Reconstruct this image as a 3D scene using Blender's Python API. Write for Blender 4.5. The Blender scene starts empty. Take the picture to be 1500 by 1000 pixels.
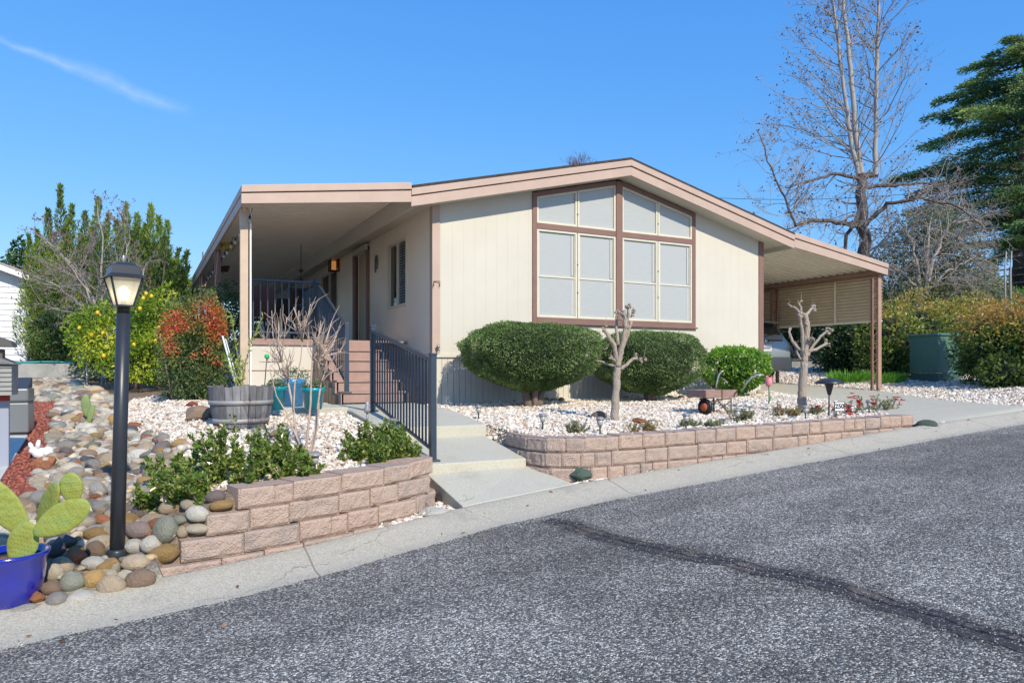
import bpy, math, random
import numpy as np
from mathutils import Vector, Matrix, noise
R = math.radians
rng = np.random.default_rng(7)
random.seed(11)
C = bpy.context.scene.collection

# ------------------------------------------------------------------ survey of the place (metres)
CX, CY, CZ, F, CO, SI = -4.18, -10.90, 0.52, 1052.0, 0.8889, 0.4582
def pt(px, py, d):
    xc = (px - 750) / F * d
    return np.array([CX + CO * xc + SI * d, CY - SI * xc + CO * d, CZ + (543 - py) / F * d])
def at_z(px, py, z): return pt(px, py, (CZ - z) * F / (py - 543))
def at_Y(px, py, Y):
    r = (px - 750) / F
    return pt(px, py, (Y - CY) / (CO - SI * r))
def at_X(px, py, X):
    r = (px - 750) / F
    return pt(px, py, (X - CX) / (CO * r + SI))
def proj(p):
    a, b = p[0] - CX, p[1] - CY
    xc = CO * a - SI * b; zc = SI * a + CO * b
    return 750 + F * xc / zc, 543 - F * (p[2] - CZ) / zc, zc
def sst(a, b, x):
    t = np.clip((x - a) / (b - a), 0, 1); return t * t * (3 - 2 * t)
def zr(X): return np.interp(X, [-80, -40, -9, 5, 8, 14, 80], [-3.2, -2.9, -1.254, -.274, -.15, -.04, .6])
YBX = [-80, -9, -5, -3.8, -3.0, -2.3, -1.6, -.4, 2.5, 5, 7.9, 12, 80]
YBY = [-9, -6.0, -5.68, -5.62, -5.47, -5.28, -5.10, -4.95, -4.93, -4.92, -4.72, -4.35, 2]
def yb(X): return np.interp(X, YBX, YBY)
WL = [(-4.10, -5.56), (-3.6, -5.50), (-3.0, -5.36), (-2.4, -5.14), (-2.0, -4.97), (-1.77, -4.78), (-1.745, -4.5), (-1.76, -4.05)]   # left garden wall, face line
WR = [(-.58, -3.6), (-.63, -4.25), (-.52, -4.62), (-.18, -4.80), (.4, -4.84), (2.5, -4.84), (5.02, -4.84)]         # right garden wall
def wl(X): return np.interp(X, [p[0] for p in WL[:6]], [p[1] for p in WL[:6]])
def topl(X): return -.33 + .035 * (X + 3.6)
def topr(X): return -.155 + .017 * X
def gz(X, Y):
    X = np.asarray(X, float); Y = np.asarray(Y, float)
    L = np.interp(Y, [-5.9, -5.5, -5.1, -4, -2, 0, 4, 10, 20, 60], [-.90, -.82, -.66, -.50, -.30, -.13, .06, .34, .72, 1.6])
    L = L + .06 * (X + 4.5) * (1 - sst(-5.5, -3, Y)) * (X < -4.5)
    M = np.interp(Y, [-5.5, -5.0, -2.5, -1, 0, 6, 20, 60], [-.40, -.36, -.07, .02, .04, .15, .5, 1.6])
    B = np.interp(Y, [-4.9, -4.4, -1, 0, 8, 60], [0., .02, .13, .16, .25, 1.4]) + np.clip(-.20 + .017 * X, -.3, -.05)
    D = np.interp(Y, [-5, -4.6, -3.4, -1, 0, 2, 4.5, 9, 60], [0, .05, .11, .20, .24, .33, .46, .52, 1.6])
    D = D + (zr(X) + .03) * (1 - sst(-4.8, -1, Y)) + (-.17) * sst(-4.8, -1, Y)
    z = L + (M - L) * sst(-4.35, -3.6, X)
    W = np.interp(Y, [-5.1, -4.35, -4.2, -3.35, -3.2, -2, -1, 0, 60], [-.86, -.66, -.52, -.34, -.2, -.09, -.06, 0, 1.4])
    xs_ = np.where(Y < -4.1, -1.93, -1.90); z = z + (W - z) * sst(0, .07, X - xs_)
    z = z + (B - z) * sst(-.56, -.44, X)
    # driveway side: boundary of the bed runs diagonally
    xe = np.interp(Y, [-5, -4.6, -2.5, -.2, 8], [5.0, 5.0, 6.4, 7.4, 7.4])
    z = z + (D - z) * sst(-.12, .02, X - xe)
    # bank rising to the right, beyond the driveway
    d = (X - np.interp(Y, [-8, -4.4, -.6, 0, 30], [8.2, 8.4, 10.3, 10.7, 10.9]))
    z = z + np.clip(d, 0, 3.5) * .085 * sst(-6, -3.5, Y)
    z = z + np.clip(X - 16, 0, 26) * .20 * sst(-6, 0, Y)
    # strip in front of the walls
    inl = (X > -4.1) & (X < -1.76)
    st = sst(.03, .16, Y - wl(X))
    z = np.where(inl, (zr(X) + .03) * (1 - st) + z * st, z)
    inr = (X >= -1.84) & (X < 5.0) & (X > -.63)
    wy = np.interp(X, [-.63, -.52, -.18, .4, 5.02], [-4.25, -4.62, -4.80, -4.84, -4.84])
    st = sst(.03, .16, Y - wy)
    z = np.where(inr, (zr(X) + .03) * (1 - st) + z * st, z)
    rd = sst(-.14, -.02, Y - yb(X))
    z = (zr(X) - .10) * (1 - rd) + z * rd
    return z
def gz1(x, y): return float(gz(np.array([x]), np.array([y]))[0])
def gnd(px, py, dmin=3.0, dmax=60):
    """the point of the ground seen at a spot of the photograph"""
    d = np.arange(dmin, dmax, .02)
    xc = (px - 750) / F * d
    X = CX + CO * xc + SI * d; Y = CY - SI * xc + CO * d; Z = CZ + (543 - py) / F * d
    k = np.nonzero(Z <= gz(X, Y))[0]
    k = k[0] if len(k) else len(d) - 1
    return np.array([X[k], Y[k], gz1(X[k], Y[k])])

# ------------------------------------------------------------------ mesh kit
class MB:
    def __init__(s): s.v = []; s.f = []; s.r = []; s.sm = []
    def add(s, vs, fs, r=None, smooth=False):
        n = len(s.v); s.v += [tuple(map(float, p)) for p in vs]
        s.f += [tuple(i + n for i in f) for f in fs]
        s.r += [random.random() if r is None else r] * len(vs)
        s.sm += [smooth] * len(fs); return s
    def box(s, c, d, rz=0, M=None, r=None):
        x, y, z = d[0] / 2, d[1] / 2, d[2] / 2
        vs = [Vector((a, b, e)) for a in (-x, x) for b in (-y, y) for e in (-z, z)]
        T = M if M is not None else Matrix.Rotation(rz, 3, 'Z')
        vs = [T @ v + Vector(c) for v in vs]
        return s.add(vs, [(0, 1, 3, 2), (4, 6, 7, 5), (0, 4, 5, 1), (2, 3, 7, 6), (0, 2, 6, 4), (1, 5, 7, 3)], r)
    def b2(s, x0, x1, y0, y1, z0, z1, r=None):
        return s.box(((x0 + x1) / 2, (y0 + y1) / 2, (z0 + z1) / 2), (abs(x1 - x0), abs(y1 - y0), abs(z1 - z0)), r=r)
    def prism(s, poly, a, b, ax='y', r=None):
        """poly 2d extruded from a to b along an axis"""
        def m(p, t):
            return {'y': (p[0], t, p[1]), 'x': (t, p[0], p[1]), 'z': (p[0], p[1], t)}[ax]
        n = len(poly)
        vs = [m(p, a) for p in poly] + [m(p, b) for p in poly]
        fs = [tuple(range(n)), tuple(range(2 * n - 1, n - 1, -1))] + [(i, i + n, (i + 1) % n + n, (i + 1) % n) for i in range(n)]
        return s.add(vs, fs, r)
    def tube(s, pts, rad, n=6, cap=True, r=None, smooth=True):
        pts = [Vector(p) for p in pts]; k = len(pts)
        if not hasattr(rad, '__len__'): rad = [rad] * k
        vs = []; up = None
        for i, p in enumerate(pts):
            t = (pts[min(i + 1, k - 1)] - pts[max(i - 1, 0)])
            t = t.normalized() if t.length > 1e-9 else Vector((0, 0, 1))
            if up is None:
                up = t.orthogonal().normalized()
            up = (up - t * up.dot(t)); up = up.normalized() if up.length > 1e-6 else t.orthogonal().normalized()
            w = t.cross(up)
            for j in range(n):
                a = 2 * math.pi * j / n
                vs.append(p + (up * math.cos(a) + w * math.sin(a)) * rad[i])
        fs = [(i * n + j, i * n + (j + 1) % n, (i + 1) * n + (j + 1) % n, (i + 1) * n + j) for i in range(k - 1) for j in range(n)]
        if cap: fs += [tuple(range(n - 1, -1, -1)), tuple(range((k - 1) * n, k * n))]
        return s.add(vs, fs, r, smooth)
    def lathe(s, prof, c=(0, 0, 0), n=20, r=None, smooth=True, sq=0, rz=0):
        vs = []
        for (ra, z) in prof:
            for j in range(n):
                a = 2 * math.pi * (j + (.5 if sq else 0)) / n + rz
                vs.append((c[0] + ra * math.cos(a), c[1] + ra * math.sin(a), c[2] + z))
        k = len(prof)
        fs = [(i * n + j, i * n + (j + 1) % n, (i + 1) * n + (j + 1) % n, (i + 1) * n + j) for i in range(k - 1) for j in range(n)]
        if prof[0][0] > 1e-4: fs.append(tuple(range(n - 1, -1, -1)))
        if prof[-1][0] > 1e-4: fs.append(tuple(range((k - 1) * n, k * n)))
        return s.add(vs, fs, r, smooth)
    def build(s, name, mat, parent=None, bevel=0):
        me = bpy.data.meshes.new(name)
        off = Vector(parent['_o']) if parent is not None and '_o' in parent else Vector((0, 0, 0))
        me.from_pydata([(v[0] - off.x, v[1] - off.y, v[2] - off.z) for v in s.v], [], s.f)
        me.attributes.new('rnd', 'FLOAT', 'POINT').data.foreach_set('value', s.r)
        me.polygons.foreach_set('use_smooth', s.sm)
        me.materials.append(mat); me.update()
        o = bpy.data.objects.new(name, me); C.objects.link(o)
        if parent is not None:
            o.parent = parent; o['_o'] = tuple(off)
        if bevel:
            m = o.modifiers.new('bevel', 'BEVEL'); m.width = bevel; m.segments = 2; m.limit_method = 'ANGLE'; m.angle_limit = R(40)
        return o
def npmesh(name, V, Fc, rnd, mat, parent=None, smooth=False, off=None):
    """big meshes straight from numpy: V (n,3), Fc (m,k)"""
    V = np.asarray(V, np.float32); Fc = np.asarray(Fc, np.int32)
    if off is None: off = parent['_o'] if parent is not None and '_o' in parent else (0, 0, 0)
    V = V - np.array(off, np.float32)
    me = bpy.data.meshes.new(name); k = Fc.shape[1]
    me.vertices.add(len(V)); me.vertices.foreach_set('co', V.ravel())
    me.loops.add(Fc.size); me.loops.foreach_set('vertex_index', Fc.ravel())
    me.polygons.add(len(Fc)); me.polygons.foreach_set('loop_start', np.arange(0, Fc.size, k, dtype=np.int32))
    me.polygons.foreach_set('use_smooth', np.full(len(Fc), smooth))
    me.update(calc_edges=True)
    me.attributes.new('rnd', 'FLOAT', 'POINT').data.foreach_set('value', np.asarray(rnd, np.float32))
    me.materials.append(mat)
    o = bpy.data.objects.new(name, me); C.objects.link(o)
    if parent is not None: o.parent = parent; o['_o'] = tuple(float(a) for a in off)
    return o
def tag(o, label=None, cat=None, group=None, kind=None):
    if label: o['label'] = label
    if cat: o['category'] = cat
    if group: o['group'] = group
    if kind: o['kind'] = kind
    return o
def thing(name, label, cat, loc=(0, 0, 0), group=None):
    """an Empty at the base of a thing; its parts are given in place coordinates"""
    o = bpy.data.objects.new(name, None); C.objects.link(o)
    o.location = Vector([float(a) for a in loc]); o['_o'] = tuple(float(a) for a in loc); o.empty_display_size = .1
    return tag(o, label, cat, group)
def copy_thing(root, loc, rz=0, label=None, group=None, scale=1):
    def cp(o, par):
        c = o.copy(); C.objects.link(c); c.parent = par
        for ch in kids.get(o, []): cp(ch, c)
        return c
    kids = {}
    for o in C.objects:
        if o.parent: kids.setdefault(o.parent, []).append(o)
    r = cp(root, None)
    r.location = loc; r.rotation_euler = (0, 0, rz); r.scale = (scale,) * 3
    if label: r['label'] = label
    if group: r['group'] = group
    return r

# ------------------------------------------------------------------ materials
def mat(name, col, rough=.7, var=.0, vs=6., bump=0., bs=40., col2=None, rnd=0., metal=0., spec=.5, detail=4, hue=None, coat=0, transl=0, emit=None, stretch=None, ramp=None, coord='Object'):
    m = bpy.data.materials.new(name); m.use_nodes = True
    nt = m.node_tree; N = nt.nodes; L = nt.links
    b = N['Principled BSDF']; out = N['Material Output']
    tc = N.new('ShaderNodeTexCoord'); vec = tc.outputs[coord]
    if stretch:
        mp = N.new('ShaderNodeMapping'); mp.inputs['Scale'].default_value = stretch; L.new(vec, mp.inputs[0]); vec = mp.outputs[0]
    col = tuple(col) + (1,)
    b.inputs['Roughness'].default_value = rough; b.inputs['Metallic'].default_value = metal
    b.inputs['Specular IOR Level'].default_value = spec
    if coat: b.inputs['Coat Weight'].default_value = coat; b.inputs['Coat Roughness'].default_value = .15
    cur = None
    if ramp:
        at = N.new('ShaderNodeAttribute'); at.attribute_name = 'rnd'
        rp = N.new('ShaderNodeValToRGB'); rp.color_ramp.interpolation = 'LINEAR'
        e = rp.color_ramp.elements
        while len(e) < len(ramp): e.new(.5)
        for i, c in enumerate(ramp):
            e[i].position = c[0]; e[i].color = tuple(c[1]) + (1,)
        L.new(at.outputs['Fac'], rp.inputs[0]); cur = rp.outputs[0]
    else:
        rgb = N.new('ShaderNodeRGB'); rgb.outputs[0].default_value = col; cur = rgb.outputs[0]
    if col2 is not None or var:
        nz = N.new('ShaderNodeTexNoise'); nz.inputs['Scale'].default_value = vs; nz.inputs['Detail'].default_value = detail; nz.inputs['Roughness'].default_value = .6
        L.new(vec, nz.inputs['Vector'])
        mr = N.new('ShaderNodeMapRange'); mr.inputs[1].default_value = .35; mr.inputs[2].default_value = .65
        L.new(nz.outputs[0], mr.inputs[0])
        mx = N.new('ShaderNodeMix'); mx.data_type = 'RGBA'
        if col2 is not None:
            L.new(mr.outputs[0], mx.inputs[0]); L.new(cur, mx.inputs[6]); mx.inputs[7].default_value = tuple(col2) + (1,)
            cur = mx.outputs[2]
        if var:
            hs = N.new('ShaderNodeHueSaturation'); m2 = N.new('ShaderNodeMapRange')
            m2.inputs[3].default_value = 1 - var; m2.inputs[4].default_value = 1 + var
            L.new(mr.outputs[0], m2.inputs[0]); L.new(m2.outputs[0], hs.inputs['Value']); L.new(cur, hs.inputs['Color']); cur = hs.outputs[0]
    if rnd:
        at = N.new('ShaderNodeAttribute'); at.attribute_name = 'rnd'
        m3 = N.new('ShaderNodeMapRange'); m3.inputs[3].default_value = 1 - rnd; m3.inputs[4].default_value = 1 + rnd
        L.new(at.outputs['Fac'], m3.inputs[0])
        hs = N.new('ShaderNodeHueSaturation'); L.new(m3.outputs[0], hs.inputs['Value']); L.new(cur, hs.inputs['Color']); cur = hs.outputs[0]
    L.new(cur, b.inputs['Base Color'])
    if bump:
        n2 = N.new('ShaderNodeTexNoise'); n2.inputs['Scale'].default_value = bs; n2.inputs['Detail'].default_value = 5
        L.new(vec, n2.inputs['Vector'])
        bp = N.new('ShaderNodeBump'); bp.inputs['Strength'].default_value = min(1, bump); bp.inputs['Distance'].default_value = .01 * max(1, bump)
        L.new(n2.outputs[0], bp.inputs['Height']); L.new(bp.outputs[0], b.inputs['Normal'])
    if transl:
        tr = N.new('ShaderNodeBsdfTranslucent'); L.new(cur, tr.inputs[0])
        ms = N.new('ShaderNodeMixShader'); ms.inputs[0].default_value = transl
        L.new(b.outputs[0], ms.inputs[1]); L.new(tr.outputs[0], ms.inputs[2]); L.new(ms.outputs[0], out.inputs[0])
    if emit:
        b.inputs['Emission Color'].default_value = tuple(emit[0]) + (1,); b.inputs['Emission Strength'].default_value = emit[1]
    return m
def leafmat(name, ramp, rough=.45, transl=.25, spec=.5, k=1.6):
    ramp = [(p, tuple(min(.62, c * k) for c in q)) for p, q in ramp]
    return mat(name, (0, 0, 0), rough, ramp=ramp, transl=transl, spec=spec)
M = {}
M['cream'] = mat('cream siding paint', (.60, .565, .475), .62, var=.03, vs=1.5, bump=.25, bs=160)
M['skirt'] = mat('cream skirting', (.62, .575, .50), .6, var=.035, vs=2)
M['pink'] = mat('pinkish tan fascia paint', (.50, .365, .295), .5, var=.05, vs=3)
M['brown'] = mat('brown trim paint', (.225, .125, .10), .55, var=.06, vs=4)
M['brownpost'] = mat('rusty brown post paint', (.25, .13, .095), .5, var=.1, vs=8)
M['sash'] = mat('cream window sash', (.66, .62, .49), .45, var=.03)
M['pan'] = mat('off white roof pan', (.90, .82, .68), .5, var=.04, vs=2)
M['shingle'] = mat('dark roof shingles', (.05, .04, .035), .9, var=.3, vs=14, bump=.6)
M['deck'] = mat('pinkish brown deck boards', (.36, .235, .195), .6, var=.08, vs=5, stretch=(1, 6, 1))
M['deckdark'] = mat('dark brown stringer', (.10, .055, .045), .6, var=.1)
M['rail'] = mat('dark slate blue metal', (.045, .065, .095), .38, metal=.3, var=.05)
M['concrete'] = mat('pale concrete', (.45, .43, .345), .85, var=.12, vs=1.6, col2=(.37, .36, .295), bump=.35, bs=90)
M['kerb'] = mat('kerb concrete', (.50, .465, .385), .9, var=.14, vs=3, col2=(.37, .345, .295), bump=.6, bs=120)
def concrete(name, c1, c2, dark, joint=None, agg=.10):
    m = mat(name, c1, .9, var=.10, vs=2.2, col2=c2, bump=1.0, bs=110, detail=8)
    nt = m.node_tree; N = nt.nodes; L = nt.links; b = N['Principled BSDF']; src = b.inputs['Base Color'].links[0].from_socket
    t = N.new('ShaderNodeTexCoord').outputs['Object']
    def f(op, a, b_=None):
        n = N.new('ShaderNodeMath'); n.operation = op
        for i, q in enumerate((a, b_)):
            if q is None: continue
            if isinstance(q, (int, float)): n.inputs[i].default_value = q
            else: L.new(q, n.inputs[i])
        return n.outputs[0]
    def nz(sc, d=6, r=.7):
        n = N.new('ShaderNodeTexNoise'); n.inputs['Scale'].default_value = sc; n.inputs['Detail'].default_value = d; n.inputs['Roughness'].default_value = r; L.new(t, n.inputs['Vector']); return n.outputs[0]
    vo = N.new('ShaderNodeTexVoronoi'); vo.inputs['Scale'].default_value = 130; L.new(t, vo.inputs['Vector']); sp = N.new('ShaderNodeSeparateColor'); L.new(vo.outputs['Color'], sp.inputs[0])
    val = f('ADD', 1 - agg, f('MULTIPLY', sp.outputs[0], 2 * agg))
    hs = N.new('ShaderNodeHueSaturation'); L.new(src, hs.inputs['Color']); L.new(val, hs.inputs['Value'])
    st = N.new('ShaderNodeMapRange'); st.inputs[1].default_value = .56; st.inputs[2].default_value = .72; L.new(nz(1.3, 9, .72), st.inputs[0])
    stain = f('MULTIPLY', st.outputs[0], .55)
    # hairline cracks
    v2 = N.new('ShaderNodeTexVoronoi'); v2.feature = 'DISTANCE_TO_EDGE'; v2.inputs['Scale'].default_value = .8
    ad = N.new('ShaderNodeVectorMath'); ad.operation = 'ADD'; n3 = N.new('ShaderNodeTexNoise'); n3.inputs['Scale'].default_value = 4; n3.inputs['Detail'].default_value = 6; L.new(t, n3.inputs['Vector'])
    scl = N.new('ShaderNodeVectorMath'); scl.operation = 'SCALE'; scl.inputs['Scale'].default_value = .35; L.new(n3.outputs['Color'], scl.inputs[0]); L.new(t, ad.inputs[0]); L.new(scl.outputs[0], ad.inputs[1]); L.new(ad.outputs[0], v2.inputs['Vector'])
    ck = f('MULTIPLY', f('LESS_THAN', v2.outputs['Distance'], .0035), f('GREATER_THAN', nz(.5, 2), .52))
    k = f('MAXIMUM', stain, f('MULTIPLY', ck, .7))
    if joint:
        s = N.new('ShaderNodeSeparateXYZ'); L.new(t, s.inputs[0])
        u = f('FRACT', f('DIVIDE', f('ADD', s.outputs[joint[0]], 50.4), joint[1])); jn = f('LESS_THAN', f('ABSOLUTE', f('SUBTRACT', u, .5)), .007 / joint[1])
        k = f('MAXIMUM', k, f('MULTIPLY', jn, .85))
    mx = N.new('ShaderNodeMix'); mx.data_type = 'RGBA'; L.new(k, mx.inputs[0]); L.new(hs.outputs[0], mx.inputs[6]); mx.inputs[7].default_value = tuple(dark) + (1,)
    L.new(mx.outputs[2], b.inputs['Base Color']); return m
M['concrete'] = concrete('weathered pale concrete', (.60, .565, .46), (.50, .475, .385), (.33, .30, .24))
M['drive'] = concrete('driveway concrete', (.55, .515, .41), (.47, .44, .355), (.31, .285, .225), joint=(1, 3.0))
M['kerb'] = concrete('kerb concrete', (.58, .52, .405), (.45, .41, .325), (.25, .22, .17), joint=(0, 3.05), agg=.2)
M['screen'] = mat('pale window shade', (.43, .44, .43), .42, var=.05, vs=60, stretch=(.1, 1, 2.2), spec=.5, coat=.6)
M['glass'] = mat('dark glass', (.02, .022, .025), .05, spec=.8)
M['black'] = mat('black metal', (.015, .015, .017), .4)
M['lampblack'] = mat('charcoal lamp paint', (.028, .032, .040), .36, spec=.5, var=.08)
M['white'] = mat('white paint', (.8, .8, .79), .6)
M['bark'] = mat('grey brown bark', (.20, .15, .115), .9, var=.25, vs=14, bump=1, bs=30, stretch=(1, 1, .3))
M['twig'] = mat('pale bare twig', (.32, .23, .175), .8, var=.2, vs=9, rnd=.25)
M['mossbark'] = mat('pale pruned bark', (.48, .41, .34), .9, var=.28, vs=16, col2=(.29, .225, .17), bump=2.2, bs=55, stretch=(1, 1, .35))
# ------------------------------------------------------------------ world, sun, camera
SUN_EL, SUN_AZ = R(37), R(3)            # the sun stands before the house front, a touch to the right
sd = Vector((math.sin(SUN_AZ) * math.cos(SUN_EL), -math.cos(SUN_AZ) * math.cos(SUN_EL), math.sin(SUN_EL)))
w = bpy.data.worlds.new('World'); bpy.context.scene.world = w; w.use_nodes = True
nt = w.node_tree; N = nt.nodes; L = nt.links
bg = N['Background']; sky = N.new('ShaderNodeTexSky'); sky.sky_type = 'NISHITA'; sky.sun_disc = False
sky.sun_elevation = SUN_EL; sky.sun_rotation = math.atan2(sd.x, sd.y)
sky.altitude = 300; sky.air_density = 1.0; sky.dust_density = .15; sky.ozone_density = 3.0
# thin contrail high in the left of the sky
tc = N.new('ShaderNodeTexCoord')
def skydir(px, py):
    v = Vector(pt(px, py, 1.0) - np.array([CX, CY, CZ])); return v.normalized()
A, B = skydir(-60, 30), skydir(285, 165)
nrm = A.cross(B).normalized(); al = (B - A).normalized(); mid = ((A + B) / 2)
def vm(op, a, b):
    n = N.new('ShaderNodeVectorMath'); n.operation = op; L.new(a, n.inputs[0]); n.inputs[1].default_value = b; return n.outputs['Value']
def mth(op, a, b=None):
    n = N.new('ShaderNodeMath'); n.operation = op
    for i, q in enumerate((a, b)):
        if q is None: continue
        if isinstance(q, (int, float)): n.inputs[i].default_value = q
        else: L.new(q, n.inputs[i])
    return n.outputs[0]
nz = N.new('ShaderNodeTexNoise'); nz.inputs['Scale'].default_value = 14; nz.inputs['Detail'].default_value = 6
L.new(tc.outputs['Generated'], nz.inputs['Vector'])
d_ = vm('DOT_PRODUCT', tc.outputs['Generated'], nrm)
d_ = mth('ADD', d_, mth('MULTIPLY', mth('SUBTRACT', nz.outputs[0], .5), .03))
t_ = mth('DIVIDE', mth('SUBTRACT', vm('DOT_PRODUCT', tc.outputs['Generated'], al), mid.dot(al)), (B - A).length / 2)
wd = mth('MAXIMUM', mth('SUBTRACT', 1, mth('DIVIDE', mth('ABSOLUTE', d_), mth('ADD', .0095, mth('MULTIPLY', t_, .005)))), 0)
ends = mth('MAXIMUM', mth('SUBTRACT', 1, mth('POWER', mth('ABSOLUTE', t_), 4)), 0)
nz2 = N.new('ShaderNodeTexNoise'); nz2.inputs['Scale'].default_value = 45; nz2.inputs['Detail'].default_value = 4; L.new(tc.outputs['Generated'], nz2.inputs['Vector'])
fac = mth('MULTIPLY', mth('MULTIPLY', mth('POWER', wd, 1.3), ends), mth('MULTIPLY', nz2.outputs[0], .42))
mx = N.new('ShaderNodeMix'); mx.data_type = 'RGBA'; L.new(fac, mx.inputs[0])
# colour response of the camera: deep, even blue
sp = N.new('ShaderNodeSeparateColor'); L.new(sky.outputs[0], sp.inputs[0]); cb = N.new('ShaderNodeCombineColor')
for i, (g_, k_) in enumerate(((1.05, .385), (.62, 1.02), (.30, 2.65))): L.new(mth('MULTIPLY', mth('POWER', sp.outputs[i], g_), k_), cb.inputs[i])
L.new(cb.outputs[0], mx.inputs[6]); mx.inputs[7].default_value = (3.6, 4.1, 4.4, 1)
L.new(mx.outputs[2], bg.inputs[0]); bg.inputs[1].default_value = .15
sun = bpy.data.lights.new('sun', 'SUN'); sun.energy = 3.0; sun.angle = R(.5); sun.color = (1, .91, .745)
so = bpy.data.objects.new('sun', sun); C.objects.link(so); so.rotation_euler = sd.to_track_quat('Z', 'Y').to_euler(); so.location = (0, -20, 30)
cam = bpy.data.cameras.new('camera'); cam.lens = 36 * F / 1500; cam.sensor_width = 36; cam.shift_y = 43 / 1500; cam.clip_end = 2000; cam.clip_start = .05
co = bpy.data.objects.new('camera', cam); C.objects.link(co); co.location = (CX, CY, CZ); co.rotation_euler = (R(90), 0, -math.atan2(SI, CO))
sc = bpy.context.scene; sc.camera = co
sc.view_settings.view_transform = 'Standard'; sc.view_settings.look = 'None'; sc.view_settings.exposure = .65; sc.view_settings.gamma = 1

# ------------------------------------------------------------------ ground
def poly_in(poly, X, Y):
    ins = np.zeros(X.shape, bool); n = len(poly)
    for i in range(n):
        x0, y0 = poly[i]; x1, y1 = poly[(i + 1) % n]
        if y0 == y1: continue
        c = ((y0 > Y) != (y1 > Y)) & (X < (x1 - x0) * (Y - y0) / (y1 - y0) + x0)
        ins ^= c
    return ins
BED_R = [(-.58, -3.6), (-.60, -4.2), (-.5, -4.55), (-.15, -4.70), (.4, -4.72), (4.95, -4.74), (5.0, -4.5), (6.4, -2.5), (7.35, -.2), (7.3, .1), (-.1, .1), (-.55, -1.2)]
BED_L = [(-3.75, -5.2), (-3.0, -5.15), (-2.4, -4.95), (-1.9, -4.6), (-1.84, -2.0), (-1.62, -.5), (-1.7, 1.2), (-2.6, 1.3), (-3.0, 3.0), (-4.3, 3.2), (-4.6, .8), (-4.25, -1.2), (-4.05, -2.4), (-3.8, -3.4)]
GRAV_R = [(8.25, -4.55), (8.15, -3.5), (10.1, -.9), (10.6, -.2), (10.75, 9.0), (16, 9), (16, -2), (13, -4.1)]
RED = [(-5.35, -5.3), (-5.0, -3.9), (-5.05, -1.5), (-5.25, .8), (-5.3, 3.2), (-6.3, 3.6), (-6.3, -1), (-6.2, -5.6)]
def axis(lo, hi, res, far, k=1.22):
    a = list(np.arange(lo, hi + 1e-6, res)); s = res; x = hi
    while x < far: s *= k; x += s; a.append(x)
    s = res; x = lo; b = []
    while x > -far: s *= k; x -= s; b.append(x)
    return np.array(b[::-1] + a)
gx = axis(-8.0, 13, .06, 500); gy = axis(-6.2, 4, .06, 500)
GX, GY = np.meshgrid(gx, gy)
GZ = gz(GX, GY) + .012 * (rng.random(GX.shape) - .5) * (np.abs(GX) < 15)
n0, n1 = GX.shape
idx = np.arange(n0 * n1).reshape(n0, n1)
Fq = np.stack([idx[:-1, :-1], idx[:-1, 1:], idx[1:, 1:], idx[1:, :-1]], -1).reshape(-1, 4)
# soil colours: bare earth, pale gravel base, red mulch, grass bank
m = mat('earth', (.2, .14, .10), .95, coord='Object')
nt = m.node_tree; N = nt.nodes; L = nt.links
at = N.new('ShaderNodeAttribute'); at.attribute_name = 'soil'
nz = N.new('ShaderNodeTexNoise'); nz.inputs['Scale'].default_value = 9; nz.inputs['Detail'].default_value = 8; nz.inputs['Roughness'].default_value = .75
t = N.new('ShaderNodeTexCoord'); L.new(t.outputs['Object'], nz.inputs['Vector'])
vo = N.new('ShaderNodeTexVoronoi'); vo.inputs['Scale'].default_value = 45; L.new(t.outputs['Object'], vo.inputs['Vector'])
mr = N.new('ShaderNodeMapRange'); mr.inputs[1].default_value = .3; mr.inputs[2].default_value = .7; mr.inputs[3].default_value = .6; mr.inputs[4].default_value = 1.35
L.new(nz.outputs[0], mr.inputs[0])
m4 = N.new('ShaderNodeMath'); m4.operation = 'MULTIPLY'; L.new(mr.outputs[0], m4.inputs[0])
m5 = N.new('ShaderNodeMapRange'); m5.inputs[3].default_value = .7; m5.inputs[4].default_value = 1.3; L.new(vo.outputs['Color'], m5.inputs[0]); L.new(m5.outputs[0], m4.inputs[1])
hs = N.new('ShaderNodeHueSaturation'); L.new(at.outputs['Color'], hs.inputs['Color']); L.new(m4.outputs[0], hs.inputs['Value'])
b = N['Principled BSDF']; L.new(hs.outputs[0], b.inputs['Base Color'])
bp = N.new('ShaderNodeBump'); bp.inputs['Distance'].default_value = .02; bp.inputs['Strength'].default_value = .8; L.new(vo.outputs['Distance'], bp.inputs['Height']); L.new(bp.outputs[0], b.inputs['Normal'])
M['earth'] = m
ground = npmesh('ground', np.stack([GX.ravel(), GY.ravel(), GZ.ravel()], 1), Fq, np.zeros(n0 * n1), m, smooth=True)
tag(ground, 'bare earth of the garden and the land around the house', 'ground', kind='structure')
col = np.zeros((n0 * n1, 4), np.float32); col[:] = (.24, .175, .13, 1)
X_, Y_ = GX.ravel(), GY.ravel()
col[poly_in(BED_R, X_, Y_) | poly_in(BED_L, X_, Y_)] = (.42, .34, .27, 1)
col[poly_in(GRAV_R, X_, Y_)] = (.38, .33, .28, 1)
col[poly_in(RED, X_, Y_)] = (.26, .075, .045, 1)
col[(X_ > 24) | (Y_ > 40) | (X_ < -30)] = (.055, .085, .025, 1)
col[Y_ < yb(X_)] = (.3, .27, .22, 1)
ground.data.attributes.new('soil', 'FLOAT_COLOR', 'POINT').data.foreach_set('color', col.ravel())

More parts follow.
